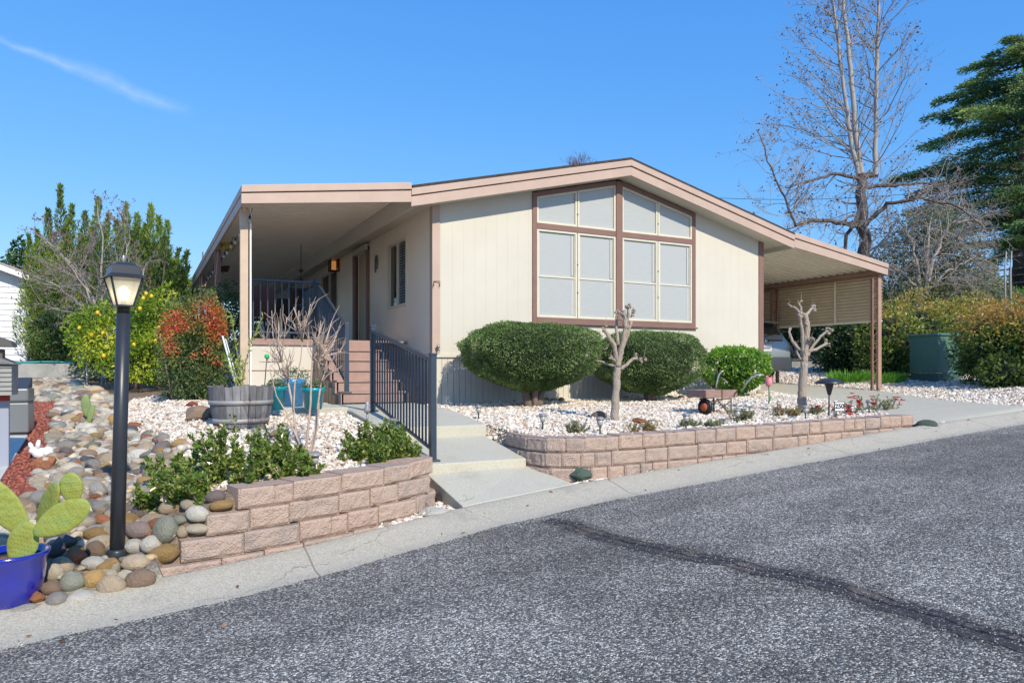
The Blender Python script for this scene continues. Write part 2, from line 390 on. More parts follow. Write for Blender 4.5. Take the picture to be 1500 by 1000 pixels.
# ------------------------------------------------------------------ asphalt
m = bpy.data.materials.new('asphalt'); m.use_nodes = True; nt = m.node_tree; N = nt.nodes; L = nt.links; b = N['Principled BSDF']
t = N.new('ShaderNodeTexCoord').outputs['Object']
def tex(kind, scale, **k):
    n = N.new(kind); n.inputs['Scale'].default_value = scale; L.new(t, n.inputs['Vector'])
    for a, v in k.items(): n.inputs[a].default_value = v
    return n
def ramp(src, stops):
    r = N.new('ShaderNodeValToRGB'); e = r.color_ramp.elements
    while len(e) < len(stops): e.new(.5)
    for i, (p, c) in enumerate(stops): e[i].position = p; e[i].color = tuple(c) + (1,)
    L.new(src, r.inputs[0]); return r.outputs[0]
def mixc(f, a, b_, mode='MIX'):
    n = N.new('ShaderNodeMix'); n.data_type = 'RGBA'; n.blend_type = mode
    for i, q in ((0, f), (6, a), (7, b_)):
        if isinstance(q, (int, float)): n.inputs[i].default_value = q
        elif isinstance(q, tuple): n.inputs[i].default_value = q + (1,)
        else: L.new(q, n.inputs[i])
    return n.outputs[2]
v1 = tex('ShaderNodeTexVoronoi', 115); sep = N.new('ShaderNodeSeparateColor'); L.new(v1.outputs['Color'], sep.inputs[0])
agg = ramp(sep.outputs[0], [(0, (.024, .023, .022)), (.30, (.066, .062, .059)), (.58, (.15, .139, .127)), (.78, (.37, .34, .295)), (1, (.95, .88, .74))])
v2 = tex('ShaderNodeTexVoronoi', 260); sep2 = N.new('ShaderNodeSeparateColor'); L.new(v2.outputs['Color'], sep2.inputs[0])
fine = ramp(sep2.outputs[1], [(0, (.042, .040, .039)), (.6, (.13, .121, .113)), (1, (.60, .55, .47))])
c1 = mixc(.30, agg, fine)
big = tex('ShaderNodeTexNoise', .7, Detail=6, Roughness=.62)
mrr = N.new('ShaderNodeMapRange'); mrr.inputs[1].default_value = .3; mrr.inputs[2].default_value = .7; mrr.inputs[3].default_value = .68; mrr.inputs[4].default_value = 1.22; L.new(big.outputs[0], mrr.inputs[0])
big2 = tex('ShaderNodeTexNoise', 5, Detail=5, Roughness=.7)
mr2 = N.new('ShaderNodeMapRange'); mr2.inputs[1].default_value = .3; mr2.inputs[2].default_value = .7; mr2.inputs[3].default_value = .85; mr2.inputs[4].default_value = 1.18; L.new(big2.outputs[0], mr2.inputs[0])
mp_ = N.new('ShaderNodeMapping'); mp_.inputs['Scale'].default_value = (.12, 1, 1); L.new(t, mp_.inputs[0]); trk = N.new('ShaderNodeTexNoise'); trk.inputs['Scale'].default_value = 1.6; trk.inputs['Detail'].default_value = 5; L.new(mp_.outputs[0], trk.inputs['Vector'])
mr3 = N.new('ShaderNodeMapRange'); mr3.inputs[1].default_value = .35; mr3.inputs[2].default_value = .65; mr3.inputs[3].default_value = .82; mr3.inputs[4].default_value = 1.16; L.new(trk.outputs[0], mr3.inputs[0])
m0 = N.new('ShaderNodeMath'); m0.operation = 'MULTIPLY'; L.new(mrr.outputs[0], m0.inputs[0]); L.new(mr3.outputs[0], m0.inputs[1])
mm = N.new('ShaderNodeMath'); mm.operation = 'MULTIPLY'; L.new(m0.outputs[0], mm.inputs[0]); L.new(mr2.outputs[0], mm.inputs[1])
hs = N.new('ShaderNodeHueSaturation'); L.new(c1, hs.inputs['Color']); L.new(mm.outputs[0], hs.inputs['Value'])
L.new(hs.outputs[0], b.inputs['Base Color']); b.inputs['Roughness'].default_value = .85; b.inputs['Specular IOR Level'].default_value = .3
bp = N.new('ShaderNodeBump'); bp.inputs['Strength'].default_value = .9; bp.inputs['Distance'].default_value = .006; L.new(v1.outputs['Distance'], bp.inputs['Height']); bp.invert = True
L.new(bp.outputs[0], b.inputs['Normal'])
M['asphalt'] = m
KW = .60
rx = np.concatenate([[-300, -150, -80, -50, -30, -20, -14], np.arange(-10, 14, .25), [16, 20, 30, 50, 80, 150, 300]])
def strip(name, offs, zo, mt, xs=rx):
    V = []; n = len(offs)
    for x in xs:
        for o_, z_ in zip(offs, zo): V.append((x, yb(x) + o_, zr(x) + z_))
    Fc = [(i * n + j, (i + 1) * n + j, (i + 1) * n + j + 1, i * n + j + 1) for i in range(len(xs) - 1) for j in range(n - 1)]
    return npmesh(name, V, Fc, np.zeros(len(V)), mt, smooth=True)
rxf = np.concatenate([rx[:7], np.arange(-10, 14, .02), rx[-7:]])
road = strip('road', [-14, -8, -4, -2, -KW - .06, -KW + .015], [.02, .03, .03, .02, .002, .002], M['asphalt'], rxf)
n_e = len(rxf); cc = np.zeros(n_e * 6 * 3, np.float32); road.data.vertices.foreach_get('co', cc); cc = cc.reshape(-1, 3)
for i in range(n_e):
    x_ = float(rxf[i]); cc[i * 6 + 5, 1] += .018 * noise.noise(Vector((x_ * 2.1, 3, 0))) + .016 * noise.noise(Vector((x_ * 11, 9, 0))) + .008 * noise.noise(Vector((x_ * 40, 5, 0)))
road.data.vertices.foreach_set('co', cc.ravel()); road.data.update()
tag(road, 'worn blue grey asphalt street', 'road', kind='structure')
kerb = strip('kerb', [-KW - .06, -KW + .015, -.47, -.40, -.16, -.05, 0, .01, .012], [-.006, -.003, -.004, .0, .055, .075, .07, .06, -.15], M['kerb'], np.concatenate([rx[:7], np.arange(-10, 14, .1), rx[-7:]]))
tag(kerb, 'rolled concrete kerb and gutter along the street', 'kerb', kind='structure')
# loose pale grit along the lip of the asphalt and along the crack
def ico():
    p = (1 + 5 ** .5) / 2
    v = np.array([(-1, p, 0), (1, p, 0), (-1, -p, 0), (1, -p, 0), (0, -1, p), (0, 1, p), (0, -1, -p), (0, 1, -p), (p, 0, -1), (p, 0, 1), (-p, 0, -1), (-p, 0, 1)], float)
    f = [(0, 11, 5), (0, 5, 1), (0, 1, 7), (0, 7, 10), (0, 10, 11), (1, 5, 9), (5, 11, 4), (11, 10, 2), (10, 7, 6), (7, 1, 8), (3, 9, 4), (3, 4, 2), (3, 2, 6), (3, 6, 8), (3, 8, 9), (4, 9, 5), (2, 4, 11), (6, 2, 10), (8, 6, 7), (9, 8, 1)]
    return v / np.linalg.norm(v[0]), np.array(f)
IV, IF = ico()
def rotmats(n):
    q = rng.normal(size=(n, 4)); q /= np.linalg.norm(q, axis=1)[:, None]
    a, b_, c, d = q.T
    return np.stack([1 - 2 * (c * c + d * d), 2 * (b_ * c - a * d), 2 * (b_ * d + a * c), 2 * (b_ * c + a * d), 1 - 2 * (b_ * b_ + d * d), 2 * (c * d - a * b_), 2 * (b_ * d - a * c), 2 * (c * d + a * b_), 1 - 2 * (b_ * b_ + c * c)], 1).reshape(n, 3, 3)
def pebbles(name, P, S, mt, flat=.65):
    """angular pebbles at the points P (n,3) with radii S (n,)"""
    n = len(P)
    v = IV[None] * (1 + .22 * rng.normal(size=(n, 12, 1))) * np.stack([np.ones(n), rng.uniform(.6, 1, n), rng.uniform(.45, flat + .2, n)], 1)[:, None]
    v = np.einsum('nij,nkj->nki', rotmats(n), v) * S[:, None, None] * np.array([1, 1, .8]) + P[:, None]
    Fc = (IF[None] + (np.arange(n) * 12)[:, None, None]).reshape(-1, 3)
    return npmesh(name, v.reshape(-1, 3), Fc, np.repeat(rng.random(n), 12), mt)
M['gravel'] = mat('white landscaping gravel', (.7, .66, .6), .8, ramp=[(0, (.82, .77, .69)), (.40, (.76, .70, .61)), (.7, (.60, .49, .39)), (.88, (.46, .33, .24)), (1, (.30, .24, .19))], var=.08, vs=30)
M['grit'] = mat('pale grit', (.4, .38, .34), .85, rnd=.35)
def scatter_poly(poly, dens):
    x0, y0 = np.min(poly, 0); x1, y1 = np.max(poly, 0)
    n = int((x1 - x0) * (y1 - y0) * dens)
    X = rng.uniform(x0, x1, n); Y = rng.uniform(y0, y1, n)
    k = poly_in(poly, X, Y); return X[k], Y[k]
def gravel(name, poly, dens, s0, s1, label, keep=None):
    X, Y = scatter_poly(poly, dens)
    if keep is not None:
        k = keep(X, Y); X, Y = X[k], Y[k]
    S = rng.uniform(s0, s1, len(X)) * (1 + .5 * (rng.random(len(X)) < .12))
    Z = gz(X, Y) + S * rng.uniform(-.1, .75, len(X))
    o = pebbles(name, np.stack([X, Y, Z], 1), S, M['gravel'])
    return tag(o, label, 'gravel', kind='stuff')
gravel('white_gravel', BED_R, 1700, .011, .025, 'white landscaping gravel spread over the bed before the house front')
gravel('yard_gravel', BED_L, 1500, .011, .025, 'white gravel around the barrel planter and the bare shrub')
def kr(X, Y):
    d = np.hypot(X - CX, Y - CY); return rng.random(len(X)) < np.clip(1.5 - d / 22, .15, 1)
gravel('side_gravel', GRAV_R, 900, .016, .030, 'pinkish white gravel between the driveway and the hedge', kr)
gravel('corner_gravel', [(-2.05, -5.02), (-1.80, -4.85), (-1.76, -4.3), (-1.69, -4.3), (-1.66, -5.10), (-1.95, -5.18), (-2.5, -5.32), (-2.45, -5.16)], 3600, .014, .03, 'white gravel heap at the foot of the left wall end')
gravel('corner_gravel', [(-.5, -4.95), (-.6, -4.5), (-.36, -4.75), (.1, -4.86), (.75, -4.88), (.75, -4.93)], 1600, .014, .028, 'white gravel around the green rock at the foot of the right wall')
gravel('corner_gravel', [(5.03, -4.9), (5.05, -4.68), (5.45, -4.72), (5.6, -4.88)], 1400, .014, .026, 'white gravel at the right end of the long garden wall')
X = rng.uniform(-6, 9, 1500); Y = yb(X) - KW + rng.normal(0, .035, 1500) + .01
pe = pebbles('loose_grit', np.stack([X, Y, zr(X) + .004], 1), rng.uniform(.002, .007, 1500), M['grit'])
tag(pe, 'pale grit lying along the edge of the asphalt', 'grit', kind='stuff')

# ------------------------------------------------------------------ tar filled crack across the street
crack_px = [(800, 758), (838, 766), (880, 782), (935, 795), (985, 810), (1040, 818), (1090, 828), (1150, 842), (1200, 852), (1262, 874), (1330, 893), (1400, 915), (1470, 938), (1560, 968), (1640, 1000)]
cp = []
for px, py in crack_px:
    z = -.6
    for _ in range(12):
        p = at_z(px, py, z); z = float(zr(p[0])) + .025
    cp.append(p)
cp = np.array(cp)
m = bpy.data.materials.new('crack filler'); m.use_nodes = True; nt = m.node_tree; N = nt.nodes; L = nt.links; b = N['Principled BSDF']; out = N['Material Output']
t = N.new('ShaderNodeTexCoord').outputs['Object']
ac = N.new('ShaderNodeAttribute'); ac.attribute_name = 'rnd'      # -1..1 across
def mt_(op, a, b_=None):
    n = N.new('ShaderNodeMath'); n.operation = op
    for i, q in enumerate((a, b_)):
        if q is None: continue
        if isinstance(q, (int, float)): n.inputs[i].default_value = q
        else: L.new(q, n.inputs[i])
    return n.outputs[0]
n1_ = tex('ShaderNodeTexNoise', 3.2, Detail=6, Roughness=.7); n2_ = tex('ShaderNodeTexNoise', 16, Detail=5, Roughness=.7); n3_ = tex('ShaderNodeTexNoise', 60, Detail=4, Roughness=.8)
wob = mt_('ADD', mt_('MULTIPLY', mt_('SUBTRACT', n1_.outputs[0], .5), 1.3), mt_('MULTIPLY', mt_('SUBTRACT', n2_.outputs[0], .5), .7))
wob = mt_('ADD', wob, mt_('MULTIPLY', mt_('SUBTRACT', n3_.outputs[0], .5), .8))
a_ = mt_('ABSOLUTE', ac.outputs['Fac'])
core = ramp(mt_('SUBTRACT', mt_('ADD', a_, mt_('MULTIPLY', wob, .55)), 0), [(.42, (1, 1, 1)), (.47, (0, 0, 0))])
halo = ramp(mt_('ADD', a_, mt_('MULTIPLY', wob, .8)), [(.45, (1, 1, 1)), (.95, (0, 0, 0))])
lin = mt_('ABSOLUTE', mt_('ADD', ac.outputs['Fac'], mt_('MULTIPLY', wob, .5)))
line = ramp(lin, [(.03, (1, 1, 1)), (.05, (0, 0, 0))]); lin2 = mt_('ABSOLUTE', mt_('ADD', mt_('SUBTRACT', ac.outputs['Fac'], .33), mt_('MULTIPLY', wob, -.45))); line = mt_('MAXIMUM', line, mt_('MULTIPLY', ramp(lin2, [(.015, (1, 1, 1)), (.035, (0, 0, 0))]), ramp(n1_.outputs[0], [(.45, (0, 0, 0)), (.5, (1, 1, 1))])))
brn = ramp(n1_.outputs[0], [(.52, (0, 0, 0)), (.6, (1, 1, 1))])
colr = mixc(brn, (.055, .052, .054), (.125, .10, .082))
v_ = tex('ShaderNodeTexVoronoi', 110); sp_ = N.new('ShaderNodeSeparateColor'); L.new(v_.outputs['Color'], sp_.inputs[0])
spk = ramp(sp_.outputs[0], [(.86, (0, 0, 0)), (.93, (1, 1, 1))])
colr = mixc(mt_('MULTIPLY', spk, .55), colr, (.28, .27, .26))
colr = mixc(line, colr, (.012, .012, .014))
L.new(colr, b.inputs['Base Color']); b.inputs['Roughness'].default_value = .85; b.inputs['Specular IOR Level'].default_value = .15
alpha = mt_('MAXIMUM', core, mt_('MULTIPLY', halo, .28)); alpha = mt_('MAXIMUM', alpha, line)
edge = ramp(a_, [(.8, (1, 1, 1)), (1, (0, 0, 0))]); alpha = mt_('MULTIPLY', alpha, edge)
tr = N.new('ShaderNodeBsdfTransparent'); ms = N.new('ShaderNodeMixShader'); L.new(alpha, ms.inputs[0]); L.new(tr.outputs[0], ms.inputs[1]); L.new(b.outputs[0], ms.inputs[2]); L.new(ms.outputs[0], out.inputs[0])
seg = []; 
for i in range(len(cp) - 1):
    for k in range(12): seg.append(cp[i] + (cp[i + 1] - cp[i]) * k / 12)
seg = np.array(seg); V = []; rr = []
for i, p in enumerate(seg):
    tn = seg[min(i + 1, len(seg) - 1)] - seg[max(i - 1, 0)]; tn /= np.linalg.norm(tn); nn = np.array([-tn[1], tn[0], 0])
    hw = np.interp(i / len(seg), [0, .1, .45, .8, 1], [.13, .20, .19, .20, .22]); jo = .012 * math.sin(i * .31) + .01 * math.sin(i * .13 + 1)
    for k in range(9):
        a = -1 + k / 4; q = p + nn * (a * hw + jo)
        yy = q[1] - yb(q[0])
        V.append((q[0], q[1], float(zr(q[0])) + float(np.interp(yy, [-8, -4, -2, -KW], [.03, .03, .02, 0])) + .0045)); rr.append(a)
V = np.array(V); ok = V[:, 1] < yb(V[:, 0]) - KW
Fc = [(i * 9 + j, (i + 1) * 9 + j, (i + 1) * 9 + j + 1, i * 9 + j + 1) for i in range(len(seg) - 1) for j in range(8) if ok[i * 9 + j] and ok[i * 9 + j + 1] and ok[(i + 1) * 9 + j]]
tag(npmesh('road_crack', V, Fc, rr, m, smooth=True), 'dark tar filled crack running across the asphalt', 'road crack', kind='structure')
n = 900; i = rng.integers(0, len(seg) - 1, n); P = seg[i] + np.stack([rng.normal(0, .12, n), rng.normal(0, .12, n), np.zeros(n)], 1)
P = P[P[:, 1] < yb(P[:, 0]) - KW - .05]; yy = P[:, 1] - yb(P[:, 0])
P[:, 2] = zr(P[:, 0]) + np.interp(yy, [-8, -4, -2, -KW], [.03, .03, .02, 0]) + .004
tag(pebbles('crack_grit', P, rng.uniform(.002, .006, len(P)), M['grit']), 'loose pale grit around the crack in the street', 'grit', kind='stuff')

# ------------------------------------------------------------------ concrete: front walk and driveway
def slab(mb, x0, x1, prof, zb=-.35):
    """walk piece; prof = [(y, z)] from the street towards the house; x0,x1 may be functions of y"""
    poly = [(y, z) for y, z in prof]
    vs = []; n = len(poly)
    for (y, z) in poly:
        a = x0(y) if callable(x0) else x0; b_ = x1(y) if callable(x1) else x1
        vs += [(a, y, z), (b_, y, z), (a, y, z + zb), (b_, y, z + zb)]
    fs = []
    for i in range(n - 1):
        o_ = i * 4
        fs += [(o_, o_ + 1, o_ + 5, o_ + 4), (o_ + 2, o_ + 6, o_ + 7, o_ + 3), (o_, o_ + 4, o_ + 6, o_ + 2), (o_ + 1, o_ + 3, o_ + 7, o_ + 5)]
    e = (n - 1) * 4
    fs += [(0, 2, 3, 1), (e, e + 1, e + 3, e + 2)]
    mb.add(vs, fs)
mb = MB(); slab(mb, -1.78, -.52, [(-5.02, -.66), (-4.28, -.52)]); slab_low = mb
V0 = mb.v
# follow the slope of the kerb at the street end
xl = lambda y: np.interp(y, [-5.03, -4.28], [-1.70, -1.70]); xr_ = lambda y: np.interp(y, [-5.03, -4.28], [-.42, -.62])
mb = MB(); vs = [(-1.68, -5.11, zr(-1.7) + .078), (-.44, -4.965, zr(-.44) + .078), (-.60, -4.27, -.475), (-1.70, -4.27, -.485)]
vs += [(a, b_, c - .3) for a, b_, c in vs]
mb.add(vs, [(0, 1, 2, 3), (7, 6, 5, 4), (0, 4, 5, 1), (1, 5, 6, 2), (2, 6, 7, 3), (3, 7, 4, 0)])
pth = mb.build('front_walk', M['concrete'], bevel=.008); tag(pth, 'lowest concrete slab of the front walk, meeting the kerb', 'walk', kind='structure')
mb = MB(); slab(mb, -1.735, -.60, [(-4.285, -.395), (-3.25, -.235)])
tag(mb.build('front_walk', M['concrete'], bevel=.012), 'middle concrete slab of the front walk', 'walk', kind='structure')
mb = MB(); slab(mb, -1.84, lambda y: np.interp(y, [-3.3, -1.2], [-.58, -.50]), [(-3.262, -.11), (-2.0, .015), (-.52, .035)])
tag(mb.build('front_walk', M['concrete'], bevel=.012), 'upper concrete slab of the front walk at the stair foot', 'walk', kind='structure')
mb = MB(); mb.prism([(-3.15, -1.55), (-1.83, -1.75), (-1.82, -.4), (-3.15, -.3)], -.2, .055, 'z')
tag(mb.build('pot_pad', M['concrete'], bevel=.01), 'concrete pad beneath the turquoise pots', 'concrete pad', kind='structure')
ts = [0, .004, .012, .025, .045, .07, .11, .16, .22, .28, .34, .42, .54, .68, .84, 1]; ys = ts
V = []; K = 24
for t in ts:
    for k in range(K + 1):
        y = -4.85 + t * 13.8
        for _ in range(3):
            a = float(np.interp(y, [-5, -4.6, -2.5, -.2, 9], [5.05, 5.0, 6.42, 7.42, 7.42])); b_ = float(np.interp(y, [-5, -4.4, -3.5, -.9, -.2, 9], [8.7, 8.3, 8.15, 10.1, 10.62, 10.62]))
            x = a + (b_ - a) * k / K; y = float(yb(x)) + .013 + t * (9 - float(yb(x)))
        zz = zr(x) + .062 if t == 0 else max(gz1(x, y), zr(x) - .2) + .02
        if 0 < t < .02: zz = max(zz, zr(x) + .066)
        V.append((x, y, zz))
Fc = [(i * (K + 1) + k, i * (K + 1) + k + 1, (i + 1) * (K + 1) + k + 1, (i + 1) * (K + 1) + k) for i in range(len(ys) - 1) for k in range(K)]
dw = npmesh('driveway', V, Fc, np.zeros(len(V)), M['drive'], smooth=True)
tag(dw, 'concrete driveway running under the carport', 'driveway', kind='structure')

# ------------------------------------------------------------------ garden walls of split face blocks
def block(V, Fc, Rn, p, q, z0, h, dep, r, groove=None):
    """one block whose split face runs from p to q (2d)"""
    p = np.array(p); q = np.array(q); Lb = np.linalg.norm(q - p); t = (q - p) / Lb; n = np.array([t[1], -t[0]])
    nu = max(4, int(Lb / .022)); nv = 7
    base = len(V)
    for j in range(nv + 1):
        for i in range(nu + 1):
            u, v = i / nu, j / nv
            e = min(i, nu - i) * Lb / nu; e2 = min(j, nv - j) * h / nv
            k = min(1, e / .02) * min(1, e2 / .016)
            P0 = p + t * u * Lb
            nz_ = noise.noise(Vector((P0[0] * 14 + r * 50, P0[1] * 14, (z0 + v * h) * 16))) + .6 * noise.noise(Vector((P0[0] * 45, P0[1] * 45, (z0 + v * h) * 50 + r * 9)))
            o_ = k * (.012 + .011 * nz_) - (1 - k) * .006
            if groove is not None and abs(u * Lb - groove) < .014: o_ -= .014
            P1 = P0 + n * o_
            V.append((P1[0], P1[1], z0 + v * h)); Rn.append(r)
    for j in range(nv):
        for i in range(nu):
            a = base + j * (nu + 1) + i; Fc.append((a, a + 1, a + nu + 2, a + nu + 1))
    b_ = len(V); bk = -n * dep
    c = [p - t * 0, q, q + bk, p + bk]
    top = z0 + h; 
    for (x, y) in c: V.append((x, y, z0)); Rn.append(r)
    for (x, y) in c: V.append((x - n[0] * 0, y, top)); Rn.append(r)
    Fc += [(b_ + 4, b_ + 5, b_ + 6, b_ + 7), (b_ + 3, b_ + 2, b_ + 1, b_), (b_, b_ + 4, b_ + 7, b_ + 3), (b_ + 1, b_ + 2, b_ + 6, b_ + 5), (b_ + 2, b_ + 3, b_ + 7, b_ + 6)]
def garden_wall(pts, nc, topf, starts, ends, wt, label, sizes, seed):
    rs = random.Random(seed)
    pts = [np.array(p) for p in pts]; cum = [0]
    for a, b_ in zip(pts, pts[1:]): cum.append(cum[-1] + np.linalg.norm(b_ - a))
    Lt = cum[-1]
    def at(s):
        s = min(max(s, 0), Lt); k = max(i for i in range(len(pts) - 1) if cum[i] <= s + 1e-9 or i == 0)
        t = (pts[k + 1] - pts[k]) / (cum[k + 1] - cum[k]); return pts[k] + t * (s - cum[k]), t
    base = pts[0]; w_ = thing('garden_wall', label, 'retaining wall', (base[0], base[1], topf(base[0]) - nc * .152))
    for c in range(nc):     # 0 = top
        V, Fc, Rn = [], [], []
        s = starts[c]; h = .152
        while s < ends[c] - .05:
            Lb = rs.choice(sizes); e = min(s + Lb, ends[c])
            if ends[c] - e < .09: e = ends[c]
            p, t0 = at(s + .002); q, t1 = at(e - .002)
            tm = (q - p) / np.linalg.norm(q - p); inn = np.array([-tm[1], tm[0]]) * (.02 * (nc - 1 - c))
            zt = topf((p[0] + q[0]) / 2) - c * h + rs.uniform(-.002, .002)
            g = rs.uniform(.3, .7) * (e - s) if (e - s) > .3 and rs.random() < .4 else None
            block(V, Fc, Rn, p + inn, q + inn, zt - h + .002, h - .003 , .24, rs.random(), g)
            s = e
        me = bpy.data.meshes.new('block_course'); off = w_['_o']
        me.from_pydata([(a - off[0], b_ - off[1], c_ - off[2]) for a, b_, c_ in V], [], Fc)
        me.attributes.new('rnd', 'FLOAT', 'POINT').data.foreach_set('value', Rn); me.materials.append(wt)
        o = bpy.data.objects.new('block_course', me); C.objects.link(o); o.parent = w_
    return w_
def blockmat(name, ramp_, c2):
    return mat(name, (.4, .3, .25), .92, ramp=ramp_, var=.20, vs=9, col2=c2, bump=2.4, bs=85)
M['block'] = blockmat('tan pink split block', [(0, (.65, .46, .36)), (.25, (.53, .42, .35)), (.5, (.64, .47, .37)), (.75, (.68, .49, .375)), (1, (.47, .385, .335))], (.44, .325, .265))
garden_wall(WL, 4, topl, [.55, .33, .16, 0], [3.3, 3.3, 3.3, 2.85], M['block'], 'curved tan block garden wall left of the front walk', [.42, .42, .44, .30], 3)
garden_wall(WR, 3, topr, [.1, .12, .12], [6.68, 6.74, 5.0], M['block'], 'long tan block garden wall right of the front walk', [.42, .30, .2, .30, .42, .16], 5)
# ------------------------------------------------------------------ house
HW, HL = 7.3, 18.3          # width, length
def rz_(x): return 4.36 - .239 * abs(x - 3.65)          # top of the roof deck
house = thing('mobile_home', 'cream single storey mobile home with a low gable and big front windows', 'house', (3.65, 0, 0))
ZS = .80
wallmat = mat('cream grooved siding', (.75, .68, .545), .6, coord='Object')
def groove_mat(name, colr, per, depth, width, axis_, var=.03):
    m = mat(name, colr, .6, var=var, vs=1.3)
    nt = m.node_tree; N = nt.nodes; L = nt.links; b = N['Principled BSDF']
    t = N.new('ShaderNodeTexCoord').outputs['Object']; s = N.new('ShaderNodeSeparateXYZ'); L.new(t, s.inputs[0])
    def f(op, a, b_=None):
        n = N.new('ShaderNodeMath'); n.operation = op
        for i, q in enumerate((a, b_)):
            if q is None: continue
            if isinstance(q, (int, float)): n.inputs[i].default_value = q
            else: L.new(q, n.inputs[i])
        return n.outputs[0]
    u = f('FRACT', f('DIVIDE', f('ADD', s.outputs[axis_], 50), per))
    k = f('MINIMUM', 1, f('DIVIDE', f('MINIMUM', u, f('SUBTRACT', 1, u)), width))
    nz = N.new('ShaderNodeTexNoise'); nz.inputs['Scale'].default_value = 60; nz.inputs['Detail'].default_value = 5
    mp = N.new('ShaderNodeMapping'); mp.inputs['Scale'].default_value = (1, 1, .06); L.new(t, mp.inputs[0]); L.new(mp.outputs[0], nz.inputs['Vector'])
    hgt = f('ADD', f('MULTIPLY', k, depth), f('MULTIPLY', nz.outputs[0], .0012))
    bp = N.new('ShaderNodeBump'); bp.inputs['Distance'].default_value = 1; bp.inputs['Strength'].default_value = .9; L.new(hgt, bp.inputs['Height']); L.new(bp.outputs[0], b.inputs['Normal'])
    return m
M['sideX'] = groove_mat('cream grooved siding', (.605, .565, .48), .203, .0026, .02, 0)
M['sideY'] = groove_mat('cream siding lightened for shade', (.86, .78, .64), .203, .003, .02, 1)  # same siding as the front, colour lightened to brighten the walls in shade
M['skirtX'] = groove_mat('cream ribbed skirting', (.63, .59, .50), .105, .011, .08, 0)
M['skirtY'] = groove_mat('cream ribbed skirting side', (.62, .57, .49), .105, .010, .10, 1)
def wt_(x): return rz_(x) - .30
# front gable wall, with a hole for the windows
WX0, WX1, WZ0 = 1.83, 5.48, 1.37
def gable(mb, y0, y1, x0=0, x1=HW, hole=False):
    if not hole:
        mb.prism([(x0, ZS), (x1, ZS), (x1, wt_(x1)), (3.65, wt_(3.65)), (x0, wt_(x0))], y0, y1)
mb = MB()
mb.prism([(0, ZS), (WX0, ZS), (WX0, wt_(WX0)), (0, wt_(0))], 0, .12)
mb.prism([(WX1, ZS), (HW, ZS), (HW, wt_(HW)), (WX1, wt_(WX1))], 0, .12)
mb.b2(WX0, WX1, 0, .12, ZS, WZ0)
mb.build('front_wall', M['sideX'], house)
# side wall facing the porch with openings for door and windows
DY0, DY1 = 3.72, 4.62
openings = [(1.25, 2.35, 1.68, 2.90), (DY0, DY1, 1.06, 3.02), (6.3, 8.1, 1.9, 2.98), (11.0, 12.2, 1.7, 2.9)]
mb = MB(); y = .12; ztop = wt_(0)
for (a, b_, z0, z1) in openings:
    mb.b2(0, .12, y, a, ZS, ztop)
    mb.b2(0, .12, a, b_, ZS, z0); mb.b2(0, .12, a, b_, z1, ztop); y = b_
mb.b2(0, .12, y, HL, ZS, ztop)
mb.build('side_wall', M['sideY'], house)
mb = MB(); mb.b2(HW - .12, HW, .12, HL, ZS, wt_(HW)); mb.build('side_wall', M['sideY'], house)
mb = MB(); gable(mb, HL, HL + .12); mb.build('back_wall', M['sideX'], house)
mb = MB(); mb.b2(.03, HW - .03, .02, .06, -.12, ZS); mb.b2(.01, .06, .0, .06, -.12, ZS); mb.build('skirting', M['skirtX'], house)
mb = MB(); mb.b2(.03, .07, .065, HL, -.1, ZS); mb.b2(HW - .07, HW - .03, .065, HL, -.1, ZS); mb.build('skirting', M['skirtY'], house)
mb = MB(); mb.b2(-.012, HW + .012, -.016, .018, ZS - .06, ZS + .002); mb.b2(-.016, .0, .02, HL, ZS - .06, ZS + .002)
mb.build('skirt_trim', M['cream'], house, .003)
for x0, x1 in ((-.018, .115), (HW - .11, HW + .018)):
    mb = MB(); mb.prism([(x0, ZS - .0), (x1, ZS - .0), (x1, wt_(x1)), (x0, wt_(x0))], -.022, -.001)
    xs = (-.018, -.001) if x0 < 0 else (HW + .001, HW + .018)
    mb.b2(xs[0], xs[1], -.001, .10, ZS, wt_(0))
    mb.build('corner_board', M['pink'] if x0 < 0 else M['brown'], house, .003)
# roof: deck, soffit, fascias
OV = .38; EX = .50
mb = MB()
for sgn in (-1, 1):
    xe = 3.65 + sgn * (3.65 + EX - .02)
    mb.prism([(3.65, rz_(3.65) - .045), (xe, rz_(xe) - .045), (xe, rz_(xe)), (3.65, rz_(3.65))], -OV - .015, HL + .3)
mb.build('roof', M['shingle'], house)
mb = MB()
for sgn in (-1, 1):
    xe = 3.65 + sgn * (3.65 + EX - .06); xw = 3.65 + sgn * 3.65
    # underside of the gable overhang follows the roof; the eave soffit is level
    mb.prism([(3.65, wt_(3.65) - .004), (xw, wt_(xw) - .004), (xw, wt_(xw) + .012), (3.65, wt_(3.65) + .012)], -OV + .03, -.0)
    mb.prism([(xw, wt_(xw) - .004), (xe, wt_(xw) - .06), (xe, wt_(xw) - .045), (xw, wt_(xw) + .011)], -OV + .03, HL)
mb.build('soffit', M['cream'], house)
